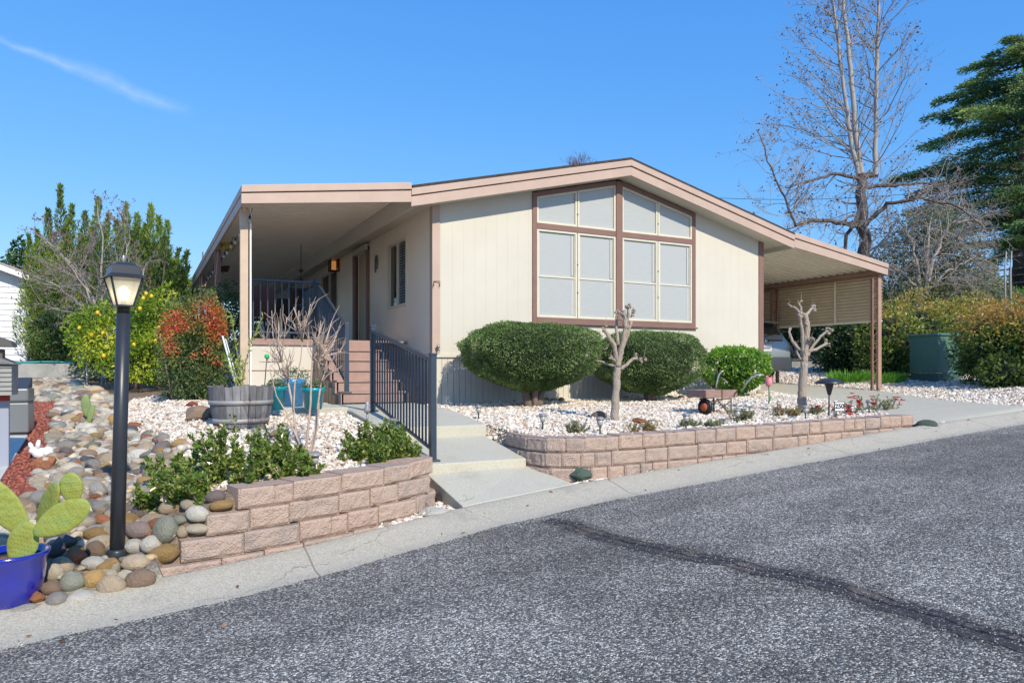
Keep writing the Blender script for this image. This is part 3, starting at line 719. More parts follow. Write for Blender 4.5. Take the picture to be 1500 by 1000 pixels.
for sgn in (-1, 1):
    xe = 3.65 + sgn * (3.65 + EX)
    s = sgn
    up = MB(); up.prism([(3.65, rz_(3.65) - .155), (xe, rz_(xe) - .155), (xe, rz_(xe) - .048), (3.65, rz_(3.65) - .048)], -OV - .03, -OV + .025)
    fo = up.build('rake_board', M['pink'], house, .006)
    lo = MB(); lo.prism([(3.65, rz_(3.65) - .325), (xe, rz_(xe) - .325), (xe, rz_(xe) - .172), (3.65, rz_(3.65) - .172)], -OV - .008, -OV + .025)
    lo.build('rake_board', M['pink'], house, .005)
    gp = MB(); gp.prism([(3.65, rz_(3.65) - .20), (xe, rz_(xe) - .20), (xe, rz_(xe) - .10), (3.65, rz_(3.65) - .10)], -OV + .0, -OV + .022)
    gp.build('rake_shadow_gap', M['deckdark'], house)
    ef = MB(); ef.b2(xe - s * .02, xe - s * .06, -OV + .03, HL, rz_(xe) - .33, rz_(xe) - .05); ef.build('eave_board', M['cream'], house, .004)
# window group: brown frame, cream sashes, pale shades behind glass
def wtop(x): return wt_(x) - .02
T = .085; YF = -.03; M['edge'] = mat('lighter shade edge', (.50, .51, .49), .5)
fr = MB()
fr.prism([(WX0, WZ0), (WX0 + T, WZ0), (WX0 + T, wtop(WX0 + T)), (WX0, wtop(WX0))], YF, .03)
fr.prism([(WX1 - T, WZ0), (WX1, WZ0), (WX1, wtop(WX1)), (WX1 - T, wtop(WX1 - T))], YF, .03)
fr.prism([(3.58, WZ0 + T), (3.72, WZ0 + T), (3.72, wtop(3.72) - .02), (3.65, wtop(3.65) - .02), (3.58, wtop(3.58) - .02)], YF - .012, .03)
fr.b2(WX0 + T, WX1 - T, YF - .004, .03, WZ0, WZ0 + T)
fr.b2(WX0 + T, 3.58, YF, .03, 2.99, 3.09); fr.b2(3.72, WX1 - T, YF, .03, 2.99, 3.09)
for a, b_ in ((WX0 + T, 3.58), (3.72, WX1 - T)):
    fr.prism([(a, wtop(a) - T), (b_, wtop(b_) - T), (b_, wtop(b_)), (a, wtop(a))], YF, .03)
fr.b2(WX0 - .03, WX1 + .03, YF - .03, 0, WZ0 - .03, WZ0)
fr.build('window_surround', M['brown'], house, .004)
for (a, b_) in ((WX0 + T, 3.58), (3.72, WX1 - T)):
    half = (b_ - a) / 2
    for k in range(2):
        x0, x1 = a + k * half, a + (k + 1) * half; e = .038
        x0 += .006 if k else 0; x1 -= 0 if k else .006
        # lower double hung window
        f = MB(); z0, z1, zm = WZ0 + T, 2.99, 2.17
        f.b2(x0, x0 + e, -.018, .035, z0, z1); f.b2(x1 - e, x1, -.018, .035, z0, z1)
        f.b2(x0 + e, x1 - e, -.018, .035, z0, z0 + e); f.b2(x0 + e, x1 - e, -.018, .035, z1 - e, z1)
        f.b2(x0 + e, x1 - e, -.010, .035, zm - .013, zm + .013)
        # slim inner screen frames
        for q0, q1 in ((z0 + e, zm - .013), (zm + .013, z1 - e)):
            f.b2(x0 + e + .008, x0 + e + .022, -.004, .03, q0 + .01, q1 - .01); f.b2(x1 - e - .022, x1 - e - .008, -.004, .03, q0 + .01, q1 - .01)
        wdw = f.build('window', M['sash'], house, .002)
        for q0, q1 in ((z0 + e, zm - .013), (zm + .013, z1 - e)):
            g = MB(); g.b2(x0 + e, x1 - e, .004 if q0 < 2 else .016, .028, q0, q1); g.build('window_shade', M['screen'], wdw)
            g = MB(); g.b2(x1 - e - .075, x1 - e - .035, -.0005, .003 if q0 < 2 else .015, q0 + .03, q1 - .03); g.build('shade_edge', M['edge'], wdw)
        # upper raked window
        f = MB(); z0 = 3.09
        tp = lambda x: wtop(x) - T
        f.prism([(x0, z0), (x0 + e, z0), (x0 + e, tp(x0 + e)), (x0, tp(x0))], -.018, .035)
        f.prism([(x1 - e, z0), (x1, z0), (x1, tp(x1)), (x1 - e, tp(x1 - e))], -.018, .035)
        f.b2(x0 + e, x1 - e, -.018, .035, z0, z0 + e)
        f.prism([(x0 + e, tp(x0 + e) - e), (x1 - e, tp(x1 - e) - e), (x1 - e, tp(x1 - e)), (x0 + e, tp(x0 + e))], -.018, .035)
        wdw = f.build('transom_window', M['sash'], house, .002)
        g = MB(); g.prism([(x0 + e, z0 + e), (x1 - e, z0 + e), (x1 - e, tp(x1 - e) - e), (x0 + e, tp(x0 + e) - e)], .012, .028); g.build('window_shade', M['screen'], wdw)
    # small latches on the middle stile
    for z in (1.9, 2.4, 3.3):
        lt = MB(); lt.b2(a + half - .012, a + half + .012, -.028, -.018, z, z + .03); lt.build('window_latch', M['brown'], house)
# side windows and door (set in the porch side wall)
def side_window(y0, y1, z0, z1, blinds):
    f = MB(); e = .05
    f.b2(-.025, .06, y0, y0 + e, z0, z1); f.b2(-.025, .06, y1 - e, y1, z0, z1); f.b2(-.025, .06, y0 + e, y1 - e, z0, z0 + e); f.b2(-.025, .06, y0 + e, y1 - e, z1 - e, z1)
    ym = (y0 + y1) / 2; f.b2(-.015, .05, ym - .02, ym + .02, z0 + e, z1 - e)
    wn = f.build('window', M['sash'], house, .003)
    g = MB(); g.b2(.03, .04, y0 + e, ym - .02, z0 + e, z1 - e); g.build('window_pane', M['glass'], wn)
    g = MB(); g.b2(.035, .045, ym + .02, y1 - e, z0 + e, z1 - e); g.build('window_pane', M['glass'], wn)
    if blinds:
        bl = MB(); z = z0 + e + .02
        while z < z1 - e - .02:
            bl.box((.02, (y0 + ym) / 2 + .01, z), (.004, ym - y0 - e - .05, .045), M=Matrix.Rotation(R(25), 3, 'Y')); z += .05
        bl.build('blind', mat('blue grey shutter blind', (.16, .20, .23), .4), wn)
for i, (a, b_, z0, z1) in enumerate(openings):
    if i != 1: side_window(a, b_, z0, z1, i == 0)
dm = mat('beige front door paint', (.50, .40, .28), .5, var=.04)
d = MB(); d.b2(.05, .09, DY0 + .02, DY1 - .02, 1.06, 3.0); dr = d.build('front_door', dm, house, .004)
k = MB(); k.lathe([(.0, -.03), (.022, -.02), (.028, 0), (.022, .02), (0, .03)], (.03, DY0 + .12, 2.05), 10); k.build('door_handle', mat('brass', (.6, .45, .2), .3, metal=1), dr)
d = MB(); d.b2(-.06, .03, DY1, DY1 + .14, 1.04, 3.14); d.b2(-.05, .03, DY0 - .1, DY0, 1.04, 3.10); d.build('door_post', M['brown'], house, .004)
d = MB(); d.b2(-.10, .0, DY0 - .1, DY1 + .02, 3.02, 3.14); d.build('door_hood', M['cream'], house, .006)

# flat rib roof pans: porch awning on the left, carport on the right
def pan_roof(name, label, cat, x_in, x_out, z_in, z_out, y0, y1, fz, posts, side_col):
    t = thing(name, label, cat, ((x_in + x_out) / 2, y0, 0))
    s = 1 if x_out > x_in else -1
    V = []; Fc = []; per = .152 if x_out < 0 else .21; prof = [(0, 0), (.66, 0), (.72, .06), (.94, .06)] if x_out < 0 else [(0, 0), (.25, .0), (.42, .05), (.6, .065), (.78, .05), (.92, 0)]
    ysx = []; y = y0 + .05
    while y < y1:
        for a, b_ in prof: ysx.append((y + a * per, b_))
        y += per
    for (yy, dz) in ysx:
        V += [(x_in, yy, z_in - .105 + dz), (x_out - s * .10, yy, z_out - .115 + dz)]
    n = len(ysx); Fc = [(2 * i, 2 * i + 1, 2 * i + 3, 2 * i + 2) for i in range(n - 1)]
    npmesh('roof_pan', V, Fc, np.zeros(len(V)), M['pan'], t)
    mb = MB(); mb.prism([(x_in, z_in - .05), (x_out - s * .1, z_out - .055), (x_out - s * .1, z_out - .02), (x_in, z_in - .02)], y0 + .06, y1); mb.build('roof_top', M['pan'], t)
    # front fascia in two steps
    mb = MB(); mb.prism([(x_in, z_in - .107), (x_out, z_out - .10), (x_out, z_out), (x_in, z_in)], y0 - .03, y0 + .03); mb.build('fascia', M['pink'], t, .006)
    mb = MB(); mb.prism([(x_in, z_in - .30), (x_out, z_out - .255), (x_out, z_out - .115), (x_in, z_in - .125)], y0 - .01, y0 + .03); mb.build('fascia', M['pink'], t, .005)
    mb = MB(); mb.prism([(x_in, z_in - .2), (x_out - s * .01, z_out - .18), (x_out - s * .01, z_out - .06), (x_in, z_in - .06)], y0 + .002, y0 + .026); mb.build('fascia_gap', M['deckdark'], t)
    # gutter side
    mb = MB(); mb.b2(x_out, x_out - s * .09, y0 + .032, y1, z_out - .11, z_out - .002); mb.b2(x_out - s * .012, x_out - s * .05, y0 + .032, y1, z_out - .25, z_out - .112)
    mb.build('gutter', side_col, t, .006)
    return t
aw = pan_roof('porch_awning', 'long flat porch awning with pinkish fascia along the left side of the house', 'awning', -.50, -2.96, 3.41, 3.08, -.38, 18.3, 0, None, M['pink'])
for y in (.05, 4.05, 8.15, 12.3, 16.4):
    mb = MB(); mb.b2(-2.93, -2.82, y - .045, y + .045, -.02 if y < 1 else .05, 2.86); mb.build('post', mat('sunlit tan post colour', (.56, .42, .30), .5, var=.06) if y < 1 else M['brown'], aw, .006)  # sunlight put into the front post's colour; the rear posts stay brown
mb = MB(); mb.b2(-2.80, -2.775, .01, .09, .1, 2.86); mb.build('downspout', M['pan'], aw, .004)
cpo = pan_roof('carport', 'carport roof with slatted side screen right of the house', 'carport', 7.80, 10.78, 3.37, 2.93, -.38, 8.6, 0, None, M['pink'])
mb = MB(); mb.b2(10.56, 10.62, -.33, 8.5, 2.65, 2.72); mb.build('beam', M['brownpost'], cpo)
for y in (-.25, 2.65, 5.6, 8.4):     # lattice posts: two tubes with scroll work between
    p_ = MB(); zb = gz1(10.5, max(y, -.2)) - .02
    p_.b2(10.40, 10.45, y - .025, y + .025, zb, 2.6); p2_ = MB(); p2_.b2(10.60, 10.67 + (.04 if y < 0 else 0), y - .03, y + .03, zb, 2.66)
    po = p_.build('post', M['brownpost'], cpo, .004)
    p2_.build('post', mat('sunlit tan pink channel', (.42, .26, .19), .5, var=.1) if y < 0 else M['brownpost'], cpo, .004)  # front channel coloured as if sunlit, the other tubes plain brown
    q = MB(); z = zb + .1
    while z < 2.5:
        pts = [(10.535 + .085 * math.sin(a * 2 * math.pi / 10), y, z + a * .03) for a in range(11)]
        q.tube(pts, .007, 5); z += .30
    q.build('scroll_work', M['brownpost'], po)
# corrugated screen hung on the outer side
M['slat'] = mat('tan corrugated screen', (.68, .56, .385), .5, var=.06, vs=2, metal=.0)
V = []; per = .075; nz_n = 15; zs = []
for k in range(nz_n * 6 + 1):
    a = k / 6; zs.append((1.66 + a * per, .024 * math.cos(2 * math.pi * a)))
ysc = [-.28 + .55 * i for i in range(17)]
for yy in ysc:
    for z, dx in zs: V.append((10.74 + dx, yy, z))
K = len(zs); Fc = [(i * K + j, (i + 1) * K + j, (i + 1) * K + j + 1, i * K + j + 1) for i in range(len(ysc) - 1) for j in range(K - 1)]
npmesh('side_screen', V, Fc, np.zeros(len(V)), M['slat'], cpo, smooth=True)
V = [];  # same screen turns the corner for a short way
mb = MB()
for y in (.95, 3.6, 6.2): mb.b2(10.70, 10.722, y - .02, y + .02, 1.64, 2.66)
mb.b2(10.71, 10.73, -.28, 8.5, 1.63, 1.665)
mb.build('screen_batten', M['pan'], cpo)

# ------------------------------------------------------------------ porch deck, stair and railings
DZ, DY = 1.04, 1.22
deck = thing('porch_deck', 'raised porch deck with cream skirting along the left side of the house', 'deck', (-1.35, DY, 0))
mb = MB(); y = DY
while y < 18.2:
    mb.b2(-2.78, -.012, y, y + .137, DZ - .03, DZ, r=random.random()); y += .142
mb.build('floor_boards', M['deck'], deck)
mb = MB(); mb.b2(-2.76, -1.60, DY + .03, DY + .06, -.1, DZ - .10); mb.b2(-2.76, -2.73, DY + .06, 18, -.1, DZ - .1); mb.build('skirting', M['skirt'], deck)
mb = MB(); mb.b2(-2.79, -1.56, DY - .005, DY + .028, DZ - .10, DZ - .032); mb.b2(-2.79, -2.765, DY + .03, 18, DZ - .1, DZ - .032); mb.b2(-2.76, -1.60, DY + .018, DY + .029, .52, .535)
mb.build('rim_board', M['deck'], deck, .003)
# the stair
st = thing('porch_stair', 'pinkish brown timber stair of six risers up to the porch', 'stair', (-1.08, -.4, .04))
SX0, SX1 = -1.56, -.56; NR = 6; rise = (DZ - .045) / NR; run = (DY + .32) / (NR - 1)
for k in range(NR):
    z1 = .045 + (k + 1) * rise; y0 = DY - (NR - 1 - k) * run
    mb = MB(); mb.b2(SX0 + .03, SX1 - .03, y0, y0 + .02, z1 - rise, z1 - .030); mb.build('riser', M['deck'], st)
    if k < NR - 1:
        mb = MB(); mb.b2(SX0, SX1, y0 - .025, y0 + run * .48, z1 - .029, z1); mb.b2(SX0, SX1, y0 + run * .5, y0 + run - .004, z1 - .029, z1); mb.build('tread', M['deck'], st, .004)
for x0, x1, m_ in ((SX1 - .001, SX1 + .035, M['deckdark']), (SX0 - .035, SX0 + .001, M['deck'])):
    pl = [(DY, -.0), (DY - (NR - 1) * run - .02, -.0)]
    for k in range(NR - 1):
        z1 = .045 + (k + 1) * rise; y0 = DY - (NR - 1 - k) * run; pl += [(y0 - .02, z1 - .031), (y0 + run - .021, z1 - .031)]
    mb = MB(); mb.prism([(p[0], p[1]) for p in pl], x0, x1, 'x'); mb.build('stringer', m_, st)
mb = MB()
for k in range(7):
    y0 = DY - 1.45 + k * .2; hh = .17 + (y0 - (DY - 1.54)) * rise / run
    mb.b2(-1.64, -1.598, y0, y0 + .17, -.02, max(.12, hh - .06))
mb.build('side_boards', mat('bare tan side boards', (.36, .26, .155), .75, var=.15, vs=5, stretch=(6, 6, .6)), st)
mb = MB(); mb.b2(-1.25, -1.12, DY - .012, DY - .0, DZ - .13, DZ - .07); mb.build('step_light', M['lampblack'], st, .004)
def railing(label, pts, h, lower=.09, spacing=.105, mounts=True):
    """pts: post feet; straight runs of balusters between them"""
    g = thing('railing', label, 'railing', pts[0], 'dark metal railings of porch and walk')
    for p in pts:
        mb = MB(); mb.b2(p[0] - .030, p[0] + .030, p[1] - .030, p[1] + .030, p[2], p[2] + h); po = mb.build('post', M['rail'], g, .004)
        mb = MB(); mb.b2(p[0] - .036, p[0] + .036, p[1] - .036, p[1] + .036, p[2] + h, p[2] + h + .022); mb.build('post_cap', M['rail'], po, .006)
        mb = MB(); mb.b2(p[0] - .06, p[0] + .06, p[1] - .06, p[1] + .06, p[2] + .0, p[2] + .022); mb.build('base_plate', M['rail'], po, .006)
    for a, b_ in zip(pts, pts[1:]):
        a = Vector(a); b_ = Vector(b_); d = b_ - a; hd = Vector((d.x, d.y, 0)); Ln = hd.length; u = hd.normalized(); sl = d.z / Ln
        def pl(s, z): return a + u * s + Vector((0, 0, sl * s + z))
        for nm, z, wd_, th in (('top_rail', h - .07, .045, .04), ('bottom_rail', lower, .03, .03)):
            mb = MB(); n_ = Vector((-u.y, u.x, 0)) * wd_ / 2
            p0, p1 = pl(.031, z), pl(Ln - .031, z)
            vs = [p0 - n_, p0 + n_, p1 + n_, p1 - n_]; up = Vector((0, 0, th))
            mb.add(vs + [v + up for v in vs], [(0, 3, 2, 1), (4, 5, 6, 7), (0, 1, 5, 4), (1, 2, 6, 5), (2, 3, 7, 6), (3, 0, 4, 7)]); mb.build(nm, M['rail'], g, .004)
        n = int(Ln / spacing)
        for k in range(1, n):
            s = Ln * k / n; p = pl(s, lower + .02); q = pl(s, h - .06)
            mb = MB(); c = (p + q) / 2; mb.box(c, (.017, .017, (q - p).length), math.atan2(u.y, u.x)); mb.build('baluster', M['rail'], g)
    return g
RX = -1.585
railing('dark metal railing across the front edge of the porch deck', [(-2.70, DY + .05, DZ), (RX, DY + .05, DZ)], 1.0)
railing('dark metal railing climbing the left side of the stair', [(RX, -.72, .20), (RX, DY - .03, DZ - .0)], .98, .12)
railing('dark metal railing beside the sloping walk, nearest the street', [(RX - .01, -4.16, -.385), (RX - .01, -2.06, .01)], 1.06, .10, .098)
railing('dark metal railing on the deck edge beside the stair head', [(RX + .02, DY + .17, DZ), (RX + .02, 3.4, DZ)], 1.0)
# rim light hooks, wall lantern, ornaments, string lights under the awning
def on_wall(px, py, off=.08): return at_X(px, py, -off)
p = on_wall(489, 385, .12)
ln = thing('wall_lantern', 'black wall lantern glowing amber beside the front door', 'lantern', p)
mb = MB(); h = .42; w2 = .095
mb.b2(p[0] - w2, p[0] + w2, p[1] - w2, p[1] + w2, p[2] - h / 2, p[2] - h / 2 + .03); mb.b2(p[0] - w2, p[0] + w2, p[1] - w2, p[1] + w2, p[2] + h / 2 - .09, p[2] + h / 2 - .06)
for a in (-1, 1):
    for b_ in (-1, 1): mb.b2(p[0] + a * w2 - .014, p[0] + a * w2 + .014, p[1] + b_ * w2 - .014, p[1] + b_ * w2 + .014, p[2] - h / 2, p[2] + h / 2 - .07)
mb.lathe([(.16, h / 2 - .10), (.15, h / 2 - .07), (.08, h / 2 + .02), (.03, h / 2 + .04), (0, h / 2 + .08)], p, 4, sq=1, smooth=False)
mb.b2(p[0] + .08, -.002, p[1] - .02, p[1] + .02, p[2] + .05, p[2] + .09); mb.b2(-.03, -.003, p[1] - .05, p[1] + .05, p[2] - .1, p[2] + .12)
mb.build('frame', M['black'], ln)
mb = MB(); mb.b2(p[0] - w2 + .05, p[0] + w2 - .05, p[1] - w2 + .05, p[1] + w2 - .05, p[2] - h / 2 + .04, p[2] + h / 2 - .17)
mb.build('lamp_glass', mat('amber glass', (.7, .38, .12), .3, emit=((1, .42, .10), .22)), ln)
p = on_wall(551, 384, .03); q = MB()
q.tube([(p[0], p[1] + .07 * math.cos(a * .63), p[2] + .14 * math.sin(a * .63)) for a in range(10)], .014, 5); q.tube([(p[0], p[1], p[2] + .1), (p[0] - .02, p[1], p[2] - .12), (p[0], p[1] + .03, p[2] - .2)], .018, 5)
tag(q.build('wall_ornament', mat('verdigris metal', (.14, .16, .14), .6)), 'small oval metal ornament hung between the door and the side window', 'ornament')
q = MB(); p = np.array([.05, -.05, 0]); p[2] = .52 + (543 - 415) / 1052 * proj((.05, -.03, 1.9))[2]
q.tube([(p[0] - .05, -.03, p[2] + .03), (p[0] + .05, -.05, p[2] + .035), (p[0] + .05, -.05, p[2] - .05)], .007, 5); q.tube([(p[0] - .04, -.03, p[2] + .03), (p[0] - .06, -.06, p[2] - .05)], .007, 5)
tag(q.build('wall_hook', mat('rusty iron', (.16, .08, .05), .8)), 'small rusty hook on the brown corner board of the house', 'hook')
p = at_z(640, 522, 0) if False else np.array([.06, -.05, .86])
q = MB(); q.tube([p, p + [0, -.06, .03], p + [0, -.08, -.02]], .012, 6); q.lathe([(.025, 0), (.03, .03), (.01, .05)], p + np.array([0, -.03, .03]), 8)
tag(q.build('garden_tap', mat('dull brass', (.35, .32, .26), .4, metal=.7)), 'small metal tap at the left corner of the front wall', 'tap')
# string lights
sl = thing('string_lights', 'string of clear bulbs hung along the porch awning edge', 'string lights', (-2.86, .2, 2.8))
mb = MB(); pts = []; bulbs = []
for k in range(0, 121):
    y = -.25 + k * .12; sag = .10 * abs(math.sin(k * math.pi / 10)); pts.append((-2.80, y, 2.80 - sag))
    if k % 5 == 2: bulbs.append((-2.80, y, 2.80 - sag - .06))
mb.tube(pts, .006, 4); mb.build('cord', M['black'], sl)
gb = mat('clear bulb', (.45, .43, .38), .1, spec=.8)
for b_ in bulbs:
    mb = MB(); mb.lathe([(.0, -.05), (.022, -.035), (.028, -.015), (.016, .02)], b_, 8); o = mb.build('bulb', gb, sl)
    mb = MB(); mb.lathe([(.018, .018), (.016, .06)], b_, 6); mb.build('bulb_socket', M['black'], o)
# hanging things at the awning edge
p = at_X(334, 357, -2.7); t = thing('hanging_birdhouse', 'yellow and red painted birdhouse hanging under the awning edge', 'birdhouse', p)
mb = MB(); mb.lathe([(.09, -.13), (.13, -.09), (.13, .03)], p, 8); mb.build('body', mat('yellow paint', (.62, .48, .10), .5), t)
mb = MB(); mb.lathe([(.17, .03), (.10, .12), (0, .19)], p, 8); mb.build('roof', mat('red paint', (.35, .05, .035), .5), t)
mb = MB(); mb.tube([p + [0, 0, .18], p + [0, 0, 2.9 - p[2]]], .006, 4); mb.build('chain', M['black'], t)
p = at_X(326, 388, -2.45); t = thing('hanging_pot', 'brown hanging flower pot under the porch awning', 'hanging pot', p)
mb = MB(); mb.lathe([(.13, -.16), (.20, .10), (.215, .12), (.215, .15), (.19, .15)], p, 16); mb.build('pot', mat('brown plastic', (.13, .07, .055), .5), t)
mb = MB(); [mb.tube([p + [.19 * math.cos(a), .19 * math.sin(a), .14], p + [0, 0, 2.85 - p[2]]], .005, 4) for a in (0, 2.1, 4.2)]; mb.build('chain', M['black'], t)
p = at_X(297, 385, -2.7)
q = MB(); q.lathe([(.07, -.25), (.075, -.05), (.02, 0), (.02, .3)], p, 10)
tag(q.build('wind_chime', mat('grey metal tubes', (.3, .3, .3), .4, metal=.6)), 'grey wind chime hanging farther back under the awning edge', 'wind chime')
p = on_wall(441, 440, 1.3); q = MB(); z = p[2] - .5
q.tube([(p[0], p[1], z), (p[0], p[1], 3.1)], .008, 4)
for k in range(6): q.lathe([(0, -.05), (.05, 0), (0, .05)], (p[0], p[1], z + .1 + k * .2), 8)
tag(q.build('hanging_mobile', M['black']), 'vertical string of dark discs hanging over the porch deck', 'mobile')
# porch furniture
def at_deck(px, Y): 
    r = (px - 750) / F; q = pt(px, 543, (Y - CY) / (CO - SI * r)); return q[0]
tb = thing('porch_table', 'small wooden table on the porch deck behind the railing', 'table', (at_deck(424, 2.6), 2.6, DZ))
wm = mat('weathered brown wood', (.30, .17, .11), .6, var=.15)
x, y = tb.location[0], tb.location[1]
mb = MB(); mb.b2(x - .32, x + .32, y - .28, y + .28, DZ + .40, DZ + .44); mb.build('table_top', wm, tb, .006)
for a in (-1, 1):
    for b_ in (-1, 1): mb = MB(); mb.b2(x + a * .28 - .022, x + a * .28 + .022, y + b_ * .24 - .022, y + b_ * .24 + .022, DZ, DZ + .4); mb.build('leg', wm, tb)
def chair(label, px, Y, rot, colr):
    x = at_deck(px, Y); t = thing('porch_chair', label, 'chair', (x, Y, DZ), 'chairs on the porch')
    T_ = Matrix.Rotation(rot, 3, 'Z'); o_ = Vector((x, Y, DZ))
    def bx(name, c, d, par=t, tilt=0):
        mb = MB(); mm_ = T_ @ Matrix.Rotation(tilt, 3, 'X'); mb.box(o_ + T_ @ Vector(c), d, M=mm_); return mb.build(name, colr, par, .006)
    bx('seat', (0, 0, .42), (.5, .48, .04)); bx('backrest', (0, .26, .72), (.5, .035, .56), tilt=R(-12))
    for a in (-1, 1):
        for b_ in (-1, 1): bx('leg', (a * .22, b_ * .2, .21), (.04, .04, .40))
        bx('armrest', (a * .25, 0, .64), (.06, .48, .025)); bx('arm_post', (a * .25, -.2, .53), (.035, .035, .2))
cm = mat('dark maroon chair', (.10, .045, .04), .5); cm2 = mat('dark grey chair', (.04, .035, .035), .5)
chair('maroon chair at the left end of the porch railing', 385, 2.9, R(160), cm)
chair('dark chair on the porch right of the small table', 452, 2.3, R(20), cm2)
chair('dark chair standing farthest back on the porch', 410, 5.0, R(200), cm2)
# ------------------------------------------------------------------ car under the carport
cx, cy, cz = 9.45, 1.9, gz1(9.2, 3.6) + .02
car = thing('parked_car', 'silver blue hatchback parked nose in under the carport, seen from behind', 'car', (cx, cy, cz))
silver = mat('silver blue car paint', (.31, .35, .38), .3, metal=.3, coat=.6)
dkgrey = mat('dark grey bumper plastic', (.055, .062, .075), .5)
def loft(mb, secs, n=None):
    """secs: list of closed rings of equal length"""
    k = len(secs[0]); vs = [p for s in secs for p in s]
    fs = [(i * k + j, (i + 1) * k + j, (i + 1) * k + (j + 1) % k, i * k + (j + 1) % k) for i in range(len(secs) - 1) for j in range(k)]
    fs += [tuple(range(k)), tuple(range(len(secs) * k - 1, (len(secs) - 1) * k - 1, -1))]
    mb.add(vs, fs, smooth=True)
def ring(y, w0, wm_, wt__, z0, zm, z1):
    h_ = [(w0, z0), (wm_, z0 + .12), (wm_ + .01, zm - .1), (wm_ - .02, zm), (wt__ + .02, z1 - .08), (wt__ - .08, z1)]
    return [(cx + a, cy + y, cz + b_) for a, b_ in h_] + [(cx - a, cy + y, cz + b_) for a, b_ in h_[::-1]]
mb = MB()
loft(mb, [ring(.0, .60, .80, .66, .38, .90, 1.00), ring(.06, .70, .86, .70, .30, .96, 1.12), ring(.30, .74, .885, .64, .25, 1.0, 1.42), ring(.55, .75, .89, .60, .22, 1.02, 1.50), ring(1.4, .76, .89, .62, .22, 1.0, 1.53), ring(2.5, .76, .89, .60, .22, .98, 1.46), ring(3.2, .76, .88, .74, .22, .96, 1.03), ring(4.2, .70, .82, .66, .24, .78, .84), ring(4.45, .55, .66, .5, .30, .6, .68)])
body = mb.build('body', silver, car)
mb = MB(); loft(mb, [[(cx + s * a, cy + y, cz + z) for s, a in ((1, w), (1, w * .98), (-1, w * .98), (-1, w)) for z in ()] or [(cx - w, cy + y, cz + .27), (cx + w, cy + y, cz + .27), (cx + w, cy + y, cz + .60), (cx - w, cy + y, cz + .60)] for w, y in ((.74, -.07), (.90, .02), (.905, .35))])
mb.build('rear_bumper', dkgrey, car, .03)
mb = MB(); mb.add([(cx - .60, cy + .055, cz + 1.06), (cx + .60, cy + .055, cz + 1.06), (cx + .52, cy + .265, cz + 1.43), (cx - .52, cy + .265, cz + 1.43)], [(0, 1, 2, 3)]); 
mb.add([(cx - .60, cy + .035, cz + 1.06), (cx + .60, cy + .035, cz + 1.06), (cx + .52, cy + .245, cz + 1.43), (cx - .52, cy + .245, cz + 1.43)], [(0, 1, 2, 3)]); mb.build('rear_window', M['glass'], car); mb = MB(); mb.b2(cx - .54, cx + .54, cy + .10, cy + .42, cz + 1.45, cz + 1.475); mb.build('roof_spoiler', silver, car, .01)
mb = MB(); mb.tube([(cx - .1, cy + .02, cz + 1.09), (cx + .38, cy + .045, cz + 1.19)], .012, 5); mb.build('wiper', M['black'], car)
mb = MB(); mb.b2(cx - .55, cx + .55, cy - .005, cy + .05, cz + .985, cz + 1.03); mb.build('tailgate_trim', dkgrey, car, .01)
for s in (-1, 1):
    mb = MB(); mb.prism([(cx + s * .76, cz + .62), (cx + s * .86, cz + .62), (cx + s * .865, cz + .92), (cx + s * .80, cz + .86)], cy + .03, cy + .16); mb.build('tail_light', mat('faded red lamp lens', (.42, .12, .12), .2), car, .008)
    for y in (.85, 3.55):
        mb = MB(); a = cx + s * .74; mb.prism([(cy + y + .33 * math.cos(t_), cz + .31 + .33 * math.sin(t_)) for t_ in np.linspace(0, 2 * math.pi, 25)[:-1]], a - .1, a + .12, 'x'); wh = mb.build('wheel', M['black'], car, .02)
        mb = MB(); a2 = cx + s * .865; mb.prism([(cy + y + .2 * math.cos(t_), cz + .31 + .2 * math.sin(t_)) for t_ in np.linspace(0, 2 * math.pi, 17)[:-1]], a2, a2 + s * .01, 'x'); mb.build('rim', mat('alloy rim', (.4, .4, .42), .3, metal=.8), wh)
plw = mat('white number plate', (.62, .63, .66), .4)
mb = MB(); mb.b2(cx - .155, cx + .155, cy - .012, cy + .0, cz + .74, cz + .90); pl_ = mb.build('number_plate', plw, car, .003)
def text(s, size, mat_, name, parent, loc, rot, ext=.002):
    cu = bpy.data.curves.new(name, 'FONT'); cu.body = s; cu.size = size; cu.extrude = ext; cu.offset = size * .022; cu.align_x = 'CENTER'; cu.align_y = 'CENTER'
    tmp = bpy.data.objects.new('tmp', cu); dg = bpy.context.evaluated_depsgraph_get()
    C.objects.link(tmp); dg.update(); me = bpy.data.meshes.new_from_object(tmp.evaluated_get(bpy.context.evaluated_depsgraph_get()))
    bpy.data.objects.remove(tmp); o = bpy.data.objects.new(name, me); me.materials.clear(); me.materials.append(mat_); C.objects.link(o)
    if parent is not None:
        o.parent = parent; off = Vector(parent['_o']) if '_o' in parent else Vector((0, 0, 0))
        o.location = Vector(loc) - off
    else: o.location = loc
    o.rotation_euler = rot; return o
bars = MB()
for k in range(7): bars.b2(cx - .115 + k * .034, cx - .095 + k * .034, cy - .0145, cy - .0125, cz + .785, cz + .845)
bars.build('plate_lettering', mat('blue black ink', (.05, .07, .15), .6), pl_)
mb = MB(); mb.lathe([(0, 0), (.055, 0), (.055, .01), (0, .012)], (0, 0, 0), 16); 
o = mb.build('badge', mat('chrome badge', (.4, .45, .55), .2, metal=1)); o.parent = car; o.location = (0, -.005, 1.0); o.rotation_euler = (R(90), 0, 0); o.scale = (1.4, 1, .9)
